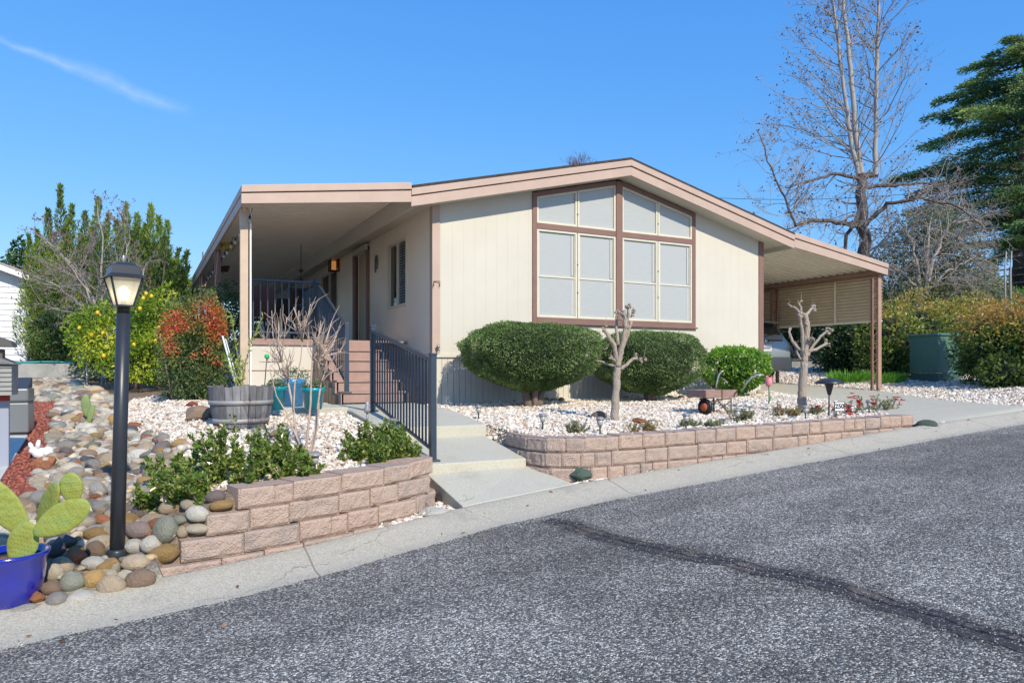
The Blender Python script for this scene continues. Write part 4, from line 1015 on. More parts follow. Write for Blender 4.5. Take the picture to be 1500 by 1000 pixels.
# ------------------------------------------------------------------ leaves
def unit(v): return v / np.maximum(np.linalg.norm(v, axis=-1, keepdims=True), 1e-9)
def leaves(name, P, Nn, S, mt, parent, asp=.5, jit=.8, rnd=None, fold=.25, droop=0.):
    """folded pointed leaves: P (n,3) places, Nn outward directions, S lengths"""
    n = len(P)
    d = unit(Nn + jit * rng.normal(size=(n, 3)))              # leaf axis
    d[:, 2] -= droop; d = unit(d)
    s = unit(np.cross(d, rng.normal(size=(n, 3))))            # width
    u = np.cross(d, s); S = np.asarray(S)[:, None]
    a = P; b_ = P + d * S * .5 + s * S * asp * .5 + u * S * fold * asp; c = P + d * S; e = P + d * S * .5 - s * S * asp * .5 + u * S * fold * asp
    V = np.stack([a, b_, c, e], 1).reshape(-1, 3)
    k = np.arange(n)[:, None] * 4
    Fc = np.concatenate([k + [[0, 1, 2]], k + [[0, 2, 3]]], 1).reshape(-1, 3)
    if rnd is None: rnd = rng.random(n)
    return npmesh(name, V, Fc, np.repeat(rnd, 4), mt, parent)
def branch(mb, p, d, Ln, r, lv, par, tips=None, rnd=None):
    """recursive limb; par: dict(seg, wander, up, kids, ratio, ang, minr)"""
    p = Vector(p); d = Vector(d).normalized(); seg = par.get('seg', 6); pts = [p.copy()]; rad = [r]
    tp = par.get('taper', .35)
    for i in range(seg):
        d = (d + Vector([random.gauss(0, 1) for _ in range(3)]) * par['wander'] + Vector((0, 0, par['up'] * (1 if lv == 0 else par.get('upk', 1))))).normalized()
        p = p + d * Ln / seg; pts.append(p.copy()); rad.append(r * (1 - (1 - tp) * (i + 1) / seg))
        if tips is not None and (lv >= par['lv'] - 1): tips.append((tuple(p), tuple(d)))
    mb.tube(pts, rad, 5 if r > .02 else 3, cap=False)
    if lv >= par['lv']: return
    nk = par['kids'][lv] if hasattr(par['kids'], '__len__') else par['kids']
    for k in range(nk):
        f = random.uniform(par.get('from', .25), 1); q = min(int(f * seg), seg - 1); base = pts[q].lerp(pts[q + 1], f * seg - q) if q < seg else pts[-1]
        ax = (pts[min(q + 1, seg)] - pts[q]).normalized()
        o_ = ax.orthogonal().normalized(); o_.rotate(Matrix.Rotation(random.uniform(0, 6.283), 3, ax))
        a = R(random.gauss(par['ang'], 10)); nd = ax * math.cos(a) + o_ * math.sin(a)
        branch(mb, base, nd, Ln * random.uniform(.6, 1.05) * par['ratio'] * (1.15 - .5 * f), max(rad[q] * .55, par.get('minr', .004)), lv + 1, par, tips)

# ------------------------------------------------------------------ clipped box bushes
M['box'] = leafmat('dark glossy box leaves', [(0, (.030, .055, .015)), (.45, (.058, .094, .026)), (.8, (.092, .130, .040)), (1, (.16, .20, .08))], .42, .25, k=2.4)
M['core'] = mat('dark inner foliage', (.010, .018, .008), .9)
def bush(name, label, cat, c, rad, z0, z1, mt, n, size, seed, e=2.6, lowcut=.55, lump=.05, trunk=None, group=None, flat=.0, jit=.75, asp=.5, core=.80, topcol=None):
    """rounded clipped bush: c=(x,y), rad=(rx,ry)"""
    g = thing(name, label, cat, (c[0], c[1], gz1(c[0], c[1])), group)
    r_ = np.random.default_rng(seed)
    zc = z0 + (z1 - z0) * .56; hz = (z1 - z0) * .5
    u = unit(r_.normal(size=(n * 5, 3))); kk = (np.abs(u) ** e).sum(1) ** (-1 / e); kk = (kk / kk.max()) ** 3.2 * (1 + .25 * np.abs(u[:, 2])); u = u[r_.random(len(u)) < kk / kk.max()][:n]; n = len(u)
    # superellipsoid radius
    k = (np.abs(u[:, 0]) ** e + np.abs(u[:, 1]) ** e + np.abs(u[:, 2]) ** e) ** (-1 / e)
    lum = np.array([noise.noise(Vector((a * 2.3 + seed, b_ * 2.3, c_ * 2.3))) + .5 * noise.noise(Vector((a * 6 + seed, b_ * 6, c_ * 6))) for a, b_, c_ in u])
    k = k * (1 + lump * 1.6 * lum) * np.where(r_.random(n) < .012, r_.uniform(1.02, 1.09, n), 1)
    dep = 1 - np.abs(r_.normal(0, .045, n)) ; k = k * dep
    Q = u * k[:, None]
    below = Q[:, 2] < 0
    sh = np.where(below, 1 - (1 - lowcut) * np.clip(np.abs(Q[:, 2]), 0, 1) ** 2.2, 1.0)      # narrows to the trunk
    Q[:, 2] = np.where(Q[:, 2] > 0, Q[:, 2] * .88, Q[:, 2] * 1.1)
    P = np.stack([c[0] + Q[:, 0] * rad[0] * sh, c[1] + Q[:, 1] * rad[1] * sh, zc + Q[:, 2] * hz], 1)
    rn = np.clip(r_.random(n) * .75 + .5 * (lum + .1), 0, 1)
    leaves('foliage', P, u, r_.uniform(.7, 1.25, n) * size, mt, g, asp=asp, jit=jit, rnd=rn)
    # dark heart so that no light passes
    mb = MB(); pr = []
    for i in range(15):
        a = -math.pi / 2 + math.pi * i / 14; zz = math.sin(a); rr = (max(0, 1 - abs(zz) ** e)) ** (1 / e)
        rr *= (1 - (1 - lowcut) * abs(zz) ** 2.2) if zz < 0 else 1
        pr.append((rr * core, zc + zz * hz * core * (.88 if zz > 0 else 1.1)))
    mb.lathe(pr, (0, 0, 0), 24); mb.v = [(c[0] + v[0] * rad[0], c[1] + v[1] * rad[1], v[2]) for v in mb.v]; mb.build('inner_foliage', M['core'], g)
    if trunk:
        mb = MB(); gzc = gz1(c[0], c[1])
        for (dx, dy, r0) in trunk:
            mb.tube([(c[0] + dx * .3, c[1] + dy * .3 - .05, gzc - .03), (c[0] + dx * .45, c[1] + dy * .5, gzc + .15), (c[0] + dx, c[1] + dy, z0 + .30), (c[0] + dx * 1.6, c[1] + dy * 1.4, z0 + .45)], [r0 * 1.35, r0, r0 * .9, r0 * .6], 8)
        mb.build('trunk', M['bark'], g)
    return g
bush('box_bush', 'big clipped round evergreen bush left of the window centre, nearest the front walk', 'bush', (1.28, -.98), (1.08, .78), .20, 1.26, M['box'], 48000, .032, 1, trunk=[(-.18, .0, .07), (.08, .05, .09), (.3, -.05, .06), (0, -.2, .05)], lowcut=.45, e=2.9, core=.85, lump=.065, group='clipped round bushes before the windows')
bush('box_bush', 'clipped round evergreen bush behind the pruned tree, right of the bigger one', 'bush', (3.62, -.95), (.96, .74), .13, 1.18, M['box'], 38000, .032, 2, trunk=[(-.1, 0, .06), (.15, .05, .06)], lowcut=.66, e=2.8, core=.85, lump=.065, group='clipped round bushes before the windows')
M['lime'] = leafmat('bright green leaves', [(0, (.05, .12, .015)), (.5, (.11, .23, .025)), (1, (.26, .38, .05))], .4, .3)
bush('bright_shrub', 'loose bright green shrub at the right corner of the house front', 'shrub', (5.72, -.85), (.60, .5),   .10, .93, M['lime'], 6500, .07, 3, trunk=[(-.1, 0, .03), (.1, .05, .03), (.02, -.05, .03)], lowcut=.5, lump=.14, jit=1.0, asp=.45, core=.6)

# ------------------------------------------------------------------ loose leafy plants
M['holly'] = leafmat('glossy holly leaves', [(0, (.04, .070, .012)), (.5, (.085, .14, .022)), (.85, (.16, .22, .04)), (1, (.30, .27, .08))], .25, .3, .7)
def leafy(name, label, cat, px_spots, mt, seed, hgt, n, size, group=None, spread=.16, stems=5, z=None, rr=None, asp=.55):
    """low shrub made of sprigs; px_spots: list of ground spots in world xy"""
    random.seed(seed)
    c = np.mean(px_spots, 0); g = thing(name, label, cat, (c[0], c[1], gz1(c[0], c[1])), group)
    mb = MB(); P = []; D = []
    for (x, y, h_) in [(s[0], s[1], s[2] if len(s) > 2 else hgt) for s in px_spots]:
        zz = gz1(x, y) if z is None else z
        for k in range(stems):
            a = random.uniform(0, 6.283); t = random.uniform(.15, .9)
            d = Vector((math.cos(a) * t, math.sin(a) * t, 1)).normalized(); Ln = h_ * random.uniform(.6, 1.1) * (1.1 if t < .4 else .95)
            p = Vector((x + random.gauss(0, .03), y + random.gauss(0, .03), zz - .02)); pts = [p.copy()]
            for i in range(6):
                d = (d + Vector((random.gauss(0, .12), random.gauss(0, .12), random.gauss(.02, .08)))).normalized(); p = p + d * Ln / 6; pts.append(p.copy())
                m_ = int(n / 6)
                for _ in range(m_):
                    q = pts[-2].lerp(pts[-1], random.random()); P.append(q); D.append(Vector((random.gauss(0, 1), random.gauss(0, 1), random.gauss(.25, .7))).normalized() * .8 + d * .4)
            mb.tube(pts, [.006, .0055, .005, .0045, .004, .003, .002], 4, cap=False)
    P = np.array([tuple(p) for p in P]); D = np.array([tuple(p) for p in D])
    mb.build('stems', M['twig'], g)
    leaves('foliage', P, D, rng.uniform(.6, 1.2, len(P)) * size, mt, g, asp=asp, jit=.4)
    return g
def spots(pxs, z=None, back=0):
    out = []
    for px, py, h_ in pxs:
        p = gnd(px, py) if z is None else at_z(px, py, z); out.append((p[0], p[1] + back, h_))
    return out
leafy('holly_shrub', 'glossy green low shrub spilling over the left end of the left garden wall', 'shrub',
      [(-3.95, -5.02, .33), (-3.7, -4.95, .40), (-3.5, -5.1, .38), (-3.35, -4.8, .42), (-3.2, -5.05, .36), (-3.05, -5.0, .26), (-3.6, -4.6, .42), (-3.85, -4.7, .40), (-4.1, -4.85, .28), (-3.25, -4.5, .36), (-4.0, -4.4, .3), (-3.05, -4.5, .3), (-3.8, -5.2, .28)], M['holly'], 21, .4, 84, .050, stems=9)
leafy('holly_shrub', 'glossy green low shrub behind the right end of the left garden wall', 'shrub',
      [(-2.35, -4.75, .24), (-2.2, -4.55, .28), (-2.15, -4.3, .30), (-2.0, -4.35, .27), (-1.98, -4.05, .30), (-2.3, -4.1, .27), (-2.0, -4.6, .22), (-2.45, -4.5, .17), (-2.1, -4.45, .27), (-2.2, -4.2, .29), (-2.4, -4.3, .22), (-2.05, -4.25, .29)], M['holly'], 22, .28, 96, .042, stems=11)
M['grey_green'] = leafmat('grey green small leaves', [(0, (.06, .085, .04)), (.6, (.13, .17, .075)), (1, (.22, .2, .09))], .6, .2)
M['olive_red'] = leafmat('olive and russet small leaves', [(0, (.09, .10, .03)), (.5, (.18, .17, .05)), (1, (.30, .13, .06))], .6, .2)
def sprig(label, px, py, h_, w_, mt, seed, n=46, size=.032, name='low_shrub', cat='shrub', stems=8):
    p = gnd(px, py); rs = random.Random(seed); sp = [(p[0] + rs.gauss(0, w_ * .5), p[1] + abs(rs.gauss(0, w_ * .35)), h_ * rs.uniform(.7, 1.1)) for _ in range(4)]
    return leafy(name, label, cat, sp, mt, seed, h_, n, size, stems=stems, asp=.35)
sprig('sparse grey green low shrub at the left end of the long garden wall', 846, 636, .22, .17, M['grey_green'], 31, 44, .032)
sprig('sparse olive and russet low shrub behind the wall right of the pruned tree', 945, 634, .15, .13, M['olive_red'], 32)
sprig('dark low plant behind the wall below the wheelbarrow wheel', 1018, 626, .12, .18, M['grey_green'], 33)
sprig('grey green low shrub behind the wall right of the wheelbarrow', 1088, 618, .24, .16, M['grey_green'], 34, 60)
sprig('low greenish plant between the wheelbarrow legs and the tulip', 1052, 626, .10, .10, M['grey_green'], 35)
sprig('olive and russet low shrub at the foot of the forked pruned tree', 1160, 612, .20, .16, M['olive_red'], 36, 64)
sprig('small grey green plant between the forked pruned tree and the number sign', 1197, 606, .14, .08, M['grey_green'], 37, 40)
sprig('tiny green tuft growing by the pruned tree nearest the walk', 716, 583, .12, .06, M['grey_green'], 38, 14) if False else None
# red roses at the right end of the wall
M['rose'] = mat('red rose petals', (.70, .05, .09), .5, rnd=.35)
def flower(mb, p, r, n=9):
    for k in range(n):
        a = k * 2.4; rr = r * (.35 + .65 * k / n); t = k / n
        d = Vector((math.cos(a), math.sin(a), 1.1 - t)).normalized(); s = d.cross(Vector((0, 0, 1))).normalized() * rr * .6
        P = Vector(p); q = P + d * rr
        mb.add([P, P + d * rr * .55 + s, q, P + d * rr * .55 - s], [(0, 1, 2, 3)])
def roses(label, sp, heads, seed):
    g = leafy('rose_bush', label, 'rose bush', sp, M['grey_green'], seed, .3, 34, .036, stems=8, asp=.5)
    for (px, py, d) in heads:
        p = pt(px, py, d); mb = MB()
        for k in range(6): flower(mb, p + rng.normal(0, .03, 3), .055)
        mb.build('flower', M['rose'], g)
    return g
def dep(px, py): q = gnd(px, py); return proj(q)[2]
d0 = dep(1255, 608)
roses('red flowering rose bush left of the wall end lamp', [tuple(gnd(1262, 603)[:2]) + (.30,), tuple(gnd(1245, 606)[:2]) + (.2,), tuple(gnd(1280, 602)[:2]) + (.28,)], [(1249, 581, d0), (1257, 590, d0), (1278, 588, d0), (1243, 598, d0 - .2), (1246, 604, d0 - .3)], 41)
roses('small rose bush leaning right over the wall end, one red flower at its tip', [tuple(gnd(1298, 602)[:2]) + (.26,), tuple(gnd(1306, 600)[:2]) + (.24,)], [(1317, 587, d0)], 42)
roses('rose sprig with one red flower beside the forked pruned tree', [tuple(gnd(1192, 608)[:2]) + (.12,)], [(1197, 597, dep(1192, 608))], 43)

# ------------------------------------------------------------------ pruned trees (thick knobbly stubs)
def knob_tree(label, segs, base, knobs, d, dj=.12, seed=5):
    random.seed(seed); g = thing('pruned_tree', label, 'tree', base, 'pruned trees in the front bed')
    mb = MB()
    for i, (pl, r0, r1) in enumerate(segs):
        off = 0 if i == 0 else random.uniform(-dj, dj); n = len(pl)
        pts = []; rad = []
        for k, (px, py) in enumerate(pl):
            f = k / (n - 1); p = pt(px, py, d + off * f); pts.append(p)
            rad.append((r0 + (r1 - r0) * f))
        # resample with wobble
        P = []; Rr = []
        for k in range(n - 1):
            for j in range(4):
                f = j / 4; q = pts[k] * (1 - f) + pts[k + 1] * f; P.append(q + rng.normal(0, .004, 3)); Rr.append((rad[k] * (1 - f) + rad[k + 1] * f) * random.uniform(.92, 1.1))
        P.append(pts[-1]); Rr.append(rad[-1])
        m2 = MB(); m2.tube(P, Rr, 9 if i == 0 else 7); m2.build('trunk' if i == 0 else 'limb', M['mossbark'], g)
        for (px, py, r) in [kk[1:] for kk in knobs if kk[0] == i]:
            c = pt(px, py, d + off)
            kb = MB()
            for _ in range(6):
                o_ = rng.normal(0, r * .42, 3); q = IV * (r * random.uniform(.35, .62)) * (1 + .2 * rng.normal(size=(12, 1))) + c + o_
                kb.add(q, [tuple(f) for f in IF])
            kb.build('knob', M['mossbark'], g)
            if random.random() < .5:
                sh = MB(); sh.tube([c, c + rng.normal(0, .012, 3) + [0, 0, .05], c + rng.normal(0, .03, 3) + [0, 0, .12]], [.004, .003, .0015], 4); sh.build('shoot', M['twig'], g)
    return g
b1 = gnd(900, 617); d1 = proj(b1)[2]
knob_tree('pruned knobbly tree with upright stubs before the clipped bushes', [
    ([(900, 622), (901, 590), (903, 560), (905, 535)], .052, .045), ([(905, 537), (908, 520), (912, 505), (917, 480), (915, 462), (914, 455)], .043, .026),
    ([(906, 535), (900, 505), (892, 492), (885, 483)], .034, .022), ([(905, 505), (903, 480), (903, 462)], .024, .016), ([(914, 505), (920, 488), (925, 470)], .024, .018),
    ([(906, 537), (890, 533), (875, 528)], .017, .010), ([(908, 540), (918, 534), (926, 526), (934, 525)], .026, .018), ([(904, 530), (898, 526), (895, 524)], .018, .015), ([(916, 478), (921, 462), (920, 452)], .02, .014)],
    b1 - [0, 0, .02], [(1, 915, 461, .045), (1, 919, 450, .04), (2, 884, 482, .036), (2, 888, 478, .02), (3, 904, 456, .038), (4, 926, 462, .03), (4, 928, 456, .04), (5, 875, 528, .014), (6, 930, 522, .035), (6, 938, 525, .04), (6, 945, 526, .022), (7, 895, 524, .035), (8, 920, 449, .045), (1, 921, 478, .03)], d1)
b2 = gnd(1174, 606); d2 = proj(b2)[2]
knob_tree('forked pruned tree with pale knobbly arms before the carport', [
    ([(1175, 612), (1175, 580), (1176, 560), (1178, 530)], .062, .052), ([(1178, 532), (1180, 510), (1182, 480), (1181, 466), (1175, 460)], .048, .036),
    ([(1176, 520), (1176, 490), (1172, 468), (1170, 460)], .028, .02), ([(1174, 462), (1166, 452), (1155, 446)], .018, .012), ([(1178, 464), (1184, 458), (1190, 450)], .026, .018), ([(1174, 462), (1173, 450), (1170, 444)], .018, .012),
    ([(1172, 512), (1160, 500), (1156, 486), (1158, 480)], .022, .014), ([(1172, 526), (1167, 514), (1168, 504), (1164, 500)], .016, .012), ([(1180, 524), (1192, 504), (1205, 490), (1213, 484)], .024, .017), ([(1184, 516), (1198, 510), (1210, 503)], .026, .017), ([(1182, 508), (1187, 500), (1190, 496)], .02, .016)],
    b2 - [0, 0, .02], [(1, 1176, 461, .055), (1, 1182, 475, .035), (4, 1190, 450, .05), (3, 1155, 446, .018), (5, 1170, 443, .024), (5, 1174, 441, .02), (6, 1157, 482, .025), (8, 1214, 482, .045), (8, 1212, 488, .035), (9, 1211, 502, .04), (9, 1215, 504, .03), (10, 1190, 496, .035)], d2)

# ------------------------------------------------------------------ solar path lights
def path_light(label, px, py, h_=.20, cap=.047, base=None, mt=None):
    b_ = gnd(px, py) if base is None else np.array(base); g = thing('path_light', label, 'path light', b_, 'solar path lights around the garden')
    x, y, z = b_
    mb = MB(); mb.tube([(x, y, z - .03), (x, y, z + h_ - .10)], .010, 6); mb.build('stake', M['lampblack'], g)
    mb = MB(); mb.lathe([(.026, h_ - .10), (.038, h_ - .03)], b_, 12); mb.build('lens', mat('ribbed clear lens', (.42, .42, .36), .25, spec=.7), g)
    mb = MB(); mb.lathe([(cap, h_ - .032), (cap * 1.02, h_ - .025), (cap * .7, h_ - .004), (cap * .3, h_), (0, h_)], b_, 16); mb.build('cap', M['pewter'], g)
    for k in range(6):
        a = k * math.pi / 3
    return g
M['pewter'] = mat('weathered pewter', (.27, .27, .28), .5, metal=.2, var=.15)
for lb, px, py in [('solar path light against the skirting at the left house corner', 652, 590), ('solar path light in the gravel right beside the front walk', 701, 616), ('solar path light behind the left end of the long wall, by the middle slab', 795, 631), ('solar path light directly in front of the upright pruned tree', 879, 637), ('solar path light behind the wall below the wheelbarrow wheel', 1005, 630), ('solar path light behind the wall right below the wheelbarrow box', 1080, 622), ('solar path light in front of the forked pruned tree', 1180, 616), ('solar path light among the roses near the wall end', 1273, 606)]:
    path_light(lb, px, py)
path_light('solar path light in the low shrub beside the nearest railing', 575, 650, .26, .06)
path_light('solar path light behind the shrub in the middle of the left garden wall', 461, 696, .16, .06, base=(at_z(461, 690, -.30)))
p = gnd(538, 628); q = MB(); q.tube([p, p + [0, 0, .2]], .012, 6); q.lathe([(.03, .18), (.04, .22), (.02, .26), (.03, .30), (0, .31)], p, 8)
tag(q.build('garden_stake', M['pewter']), 'small grey lamp stake beside the walk at the foot of the upper railing post', 'garden stake')
# mushroom lamp with number sign
b_ = gnd(1214, 611); x, y, z = b_; dd = proj(b_)[2]; hm = z + (611 - 560) / F * dd
g = thing('mushroom_lamp', 'black path lamp with a wide mushroom cap behind the number sign', 'garden lamp', b_)
mb = MB(); mb.tube([(x, y, z - .05), (x + .01, y, hm - .1)], .011, 6); mb.build('stake', M['lampblack'], g)
mb = MB(); mb.lathe([(.02, -.17), (.055, -.04), (.06, 0)], (x + .01, y, hm), 14); mb.build('socket', M['lampblack'], g)
mb = MB(); mb.lathe([(.185, -.01), (.19, 0), (.15, .035), (.08, .062), (0, .07)], (x + .01, y, hm - .01), 24); mb.build('lamp_cap', M['lampblack'], g)
b_ = gnd(1220, 613); x, y, z = b_[0], b_[1] - .10, b_[2]; dd = proj((x, y, z))[2]
g = thing('number_sign', 'small white house number sign reading 250 on a thin stake', 'sign', (x, y, z))
rz = R(-18); zc_ = CZ - (595 - 543) / F * dd
mb = MB(); mb.box((x, y, zc_), (.135, .008, .115), rz); brd = mb.build('sign_board', M['white'], g, .002)
mb = MB(); mb.tube([(x - .04, y + .02, z - .05), (x - .04, y + .012, zc_ + .03)], .005, 5); mb.build('stake', M['black'], g)
text('250', .088, M['black'], 'sign_number', brd, (x - .006 * math.sin(R(18)) , y - .0065, zc_ - .0), (R(90), 0, rz), .0015)
mb = MB()
for dx, dz, wx, wz in ((0, .0595, .139, .005), (0, -.0595, .139, .005), (-.0695, 0, .005, .12), (.0695, 0, .005, .12)):
    mb.box(Vector((x, y, zc_)) + Matrix.Rotation(rz, 3, 'Z') @ Vector((dx, -.001, dz)), (wx, .012, wz), rz)
mb.build('sign_frame', M['black'], brd)
# tulip ornament
b_ = gnd(1126, 594); x, y, z = b_; dd = proj(b_)[2]; zt = CZ - (559 - 543) / F * dd
g = thing('tulip_ornament', 'pink tulip garden ornament on a green stem by the house corner', 'ornament', b_)
mb = MB(); mb.lathe([(.0, -.085), (.04, -.07), (.058, -.02), (.055, .03), (.042, .075), (.03, .06), (.0, .0)], (x, y, zt), 10)
for k in range(5):
    a = k * 1.2566; mb.add([(x + .05 * math.cos(a - .5), y + .05 * math.sin(a - .5), zt + .04), (x + .055 * math.cos(a), y + .055 * math.sin(a), zt + .11), (x + .05 * math.cos(a + .5), y + .05 * math.sin(a + .5), zt + .04)], [(0, 1, 2)])
mb.build('flower', mat('pink painted metal', (.75, .25, .28), .4, var=.1), g)
mb = MB(); mb.tube([(x, y, z - .03), (x + .01, y, (z + zt) / 2), (x, y, zt - .08)], .010, 6); mb.add([(x, y, z + .02), (x + .05, y, z + .1), (x + .03, y - .01, z + .18), (x + .01, y, z + .1)], [(0, 1, 2, 3)]); mb.build('stem', mat('green painted metal', (.05, .22, .08), .4), g)
# wheelbarrow planter
wb = gnd(1030, 608); x0, y0, z0 = wb; dwb = proj(wb)[2]
g = thing('wheelbarrow_planter', 'small old wooden wheelbarrow planter with a red hub wheel', 'wheelbarrow', wb)
wood = mat('weathered reddish wood', (.30, .19, .16), .75, var=.2, vs=7, stretch=(2, 2, 10)); rust = mat('rusty brown frame', (.15, .09, .06), .7)
def w(px, py, dz=0): return pt(px, py, dwb + dz)
tb_ = w(1045, 577); sc_ = dwb / F
bx = w(1024, 583)[0]; ex = w(1088, 581)[0]; yb_ = w(1056, 580)[1]; zt = w(1056, 571)[2]; zb = w(1056, 582)[2]
mb = MB(); mb.b2(bx, ex, yb_ - .02, yb_, zb, zt); mb.b2(bx, ex, yb_ + .36, yb_ + .38, zb, zt); mb.b2(bx - .02, bx, yb_ - .02, yb_ + .38, zb, zt); mb.b2(ex, ex + .02, yb_ - .02, yb_ + .38, zb, zt); mb.b2(bx, ex, yb_, yb_ + .36, zb, zb + .02)
mb.build('box', wood, g, .004)
mb = MB(); mb.b2((bx + ex) / 2 - .012, (bx + ex) / 2 + .012, yb_ - .028, yb_ - .02, zb - .02, zt + .01); mb.build('strap', rust, g)
mb = MB(); c = w(1033, 596); rr = .118; N_ = 24
mb.lathe([(rr - .03, -.028), (rr - .005, -.022), (rr, 0), (rr - .005, .022), (rr - .03, .028), (rr - .034, 0), (rr - .03, -.028)], (0, 0, 0), 24)
T_ = Matrix.Rotation(R(8), 3, 'Z') @ Matrix.Rotation(R(90), 3, 'Y'); mb.v = [tuple(T_ @ Vector(v) + Vector(c)) for v in mb.v]
wh = mb.build('wheel', M['black'], g)
mb = MB()
mb.lathe([(0, -.034), (.06, -.03), (.06, .03), (0, .034)], (0, 0, 0), 12)
for k in range(6): a = k * math.pi / 3; mb.tube([(0, 0, 0), (.085 * math.cos(a), .085 * math.sin(a), 0)], .012, 5)
mb.v = [tuple(T_ @ Vector(v) + Vector(c)) for v in mb.v]; mb.build('hub', mat('red orange hub paint', (.50, .12, .05), .6, var=.2), wh)
mb = MB(); 
for dy in (0, .34):
    P0 = w(1036, 597) ; P1 = w(1062, 606); P2 = w(1090, 571)
    o_ = np.array([0, dy, 0]); mb.tube([w(1036, 596) + o_ * .3, w(1052, 585) + o_, w(1070, 583) + o_], .012, 5)
    mb.tube([w(1050, 584) + o_, w(1068, 606) + o_], .012, 5); mb.tube([w(1071, 583) + o_, w(1071, 606) + o_], .011, 5); mb.tube([w(1056, 598) + o_, w(1072, 586) + o_], .009, 5)
mb.build('frame', rust, g)
mb = MB(); gal = mat('grey handle metal', (.42, .42, .42), .4, metal=.5)
for pl in ([(1048, 572, 0), (1050, 560, 0), (1053, 549, 0), (1057, 544, 0), (1060, 543, 0)], [(1086, 574, -.05), (1094, 560, -.1), (1102, 552, -.12), (1110, 549, -.14), (1119, 549, -.15)]):
    mb = MB(); mb.tube([w(a, b_, c_) for a, b_, c_ in pl], .013, 6); mb.build('handle', gal, g)

# ------------------------------------------------------------------ street lamp
lb = gnd(171, 820); dl = proj(lb)[2]; ltop = pt(181, 459, dl)
g = thing('street_lamp', 'charcoal post lamp with four frosted panes and a lit bulb', 'lamp post', lb)
px_, py_, pz_ = lb; lean = ltop - lb
mb = MB(); mb.tube([lb - [0, 0, .1], lb + lean * .5, ltop], [.048, .045, .043], 20); mb.lathe([(.062, -.05), (.062, .05), (.054, .065)], lb, 20); mb.build('post', M['lampblack'], g)
mb = MB(); mb.lathe([(.040, -.02), (.040, .045), (.048, .05)], ltop, 16); mb.build('collar', M['black'], g)
A0 = ltop + [0, 0, .05]; rz = -math.atan2(SI, CO) + R(41)
def frame4(zz, hw): return [Vector(A0) + Matrix.Rotation(rz, 3, 'Z') @ Vector((a * hw, b_ * hw, zz)) for a, b_ in ((-1, -1), (1, -1), (1, 1), (-1, 1))]
lo, hi = frame4(.0, .050), frame4(.190, .096)
fm = MB()
for i in range(4):
    fm.tube([lo[i], hi[i]], .0095, 4, smooth=False); fm.tube([lo[i], lo[(i + 1) % 4]], .008, 4, smooth=False); fm.tube([hi[i], hi[(i + 1) % 4]], .008, 4, smooth=False)
fm.add(frame4(-.006, .055) + frame4(.004, .055), [(3, 2, 1, 0), (4, 5, 6, 7), (0, 1, 5, 4), (1, 2, 6, 5), (2, 3, 7, 6), (3, 0, 4, 7)])
fm.build('lantern_frame', M['lampblack'], g)
gm = bpy.data.materials.new('frosted pane'); gm.use_nodes = True; n_ = gm.node_tree.nodes; l_ = gm.node_tree.links
pb = n_['Principled BSDF']; pb.inputs['Base Color'].default_value = (.72, .70, .62, 1); pb.inputs['Roughness'].default_value = .5; tl = n_.new('ShaderNodeBsdfTranslucent'); tl.inputs[0].default_value = (.85, .82, .72, 1)
tp_ = n_.new('ShaderNodeBsdfTransparent'); ms = n_.new('ShaderNodeMixShader'); ms.inputs[0].default_value = .5; l_.new(pb.outputs[0], ms.inputs[1]); l_.new(tl.outputs[0], ms.inputs[2])
ms2 = n_.new('ShaderNodeMixShader'); ms2.inputs[0].default_value = .35; l_.new(ms.outputs[0], ms2.inputs[1]); l_.new(tp_.outputs[0], ms2.inputs[2]); l_.new(ms2.outputs[0], n_['Material Output'].inputs[0])
for i in range(4):
    j = (i + 1) % 4; mb = MB(); mb.add([lo[i], lo[j], hi[j], hi[i]], [(0, 1, 2, 3)]); mb.build('pane', gm, g)
mb = MB(); mb.lathe([(.0, .03), (.012, .035), (.030, .07), (.034, .095), (.02, .125), (0, .135)], A0, 14); mb.build('bulb', mat('lit bulb', (.9, .85, .7), .4, emit=((1, .82, .5), 7)), g)
mb = MB(); mb.lathe([(.018, 0), (.018, .04)], A0, 8); mb.build('bulb_socket', M['lampblack'], g)
s2 = math.sqrt(2)
mb = MB(); mb.lathe([(.112 * s2, .188), (.122 * s2, .183), (.124 * s2, .190), (.094 * s2, .210), (.091 * s2, .216), (.084 * s2, .258), (.079 * s2, .270), (.042 * s2, .294), (.0, .30)], A0, 4, sq=1, smooth=False, rz=rz); mb.build('lantern_roof', M['lampblack'], g, .004)
mb = MB(); mb.lathe([(.014, .295), (.009, .31), (.015, .32), (.009, .332), (.010, .34), (0, .348)], A0, 10); mb.build('finial', mat('pale finial', (.45, .42, .38), .3, metal=.6), g)

# ------------------------------------------------------------------ blue pot with prickly pear
pb_ = at_z(14, 884, -.90); pc = np.array([pb_[0], pb_[1], -.90])
g = thing('blue_pot', 'glossy cobalt blue glazed pot holding the big prickly pear', 'pot', pc)
mb = MB(); mb.lathe([(.13, 0), (.155, .02), (.185, .16), (.20, .28), (.212, .295), (.214, .32), (.196, .32), (.186, .28), (.0, .27)], pc, 32); mb.build('pot_body', mat('cobalt glaze', (.008, .014, .30), .16, spec=.8, coat=1, var=.15, vs=5), g)
mb = MB(); mb.lathe([(.185, .283), (0, .29)], pc, 20); mb.build('potting_soil', mat('brown soil', (.14, .07, .045), .95, var=.3, vs=40, bump=1), g)
M['cactus'] = mat('yellow green cactus skin', (.36, .38, .055), .6, var=.34, vs=12, col2=(.17, .235, .06), bump=1.2, bs=22, detail=9)
M['cactus_edge'] = mat('brownish spine dots', (.14, .10, .04), .7)
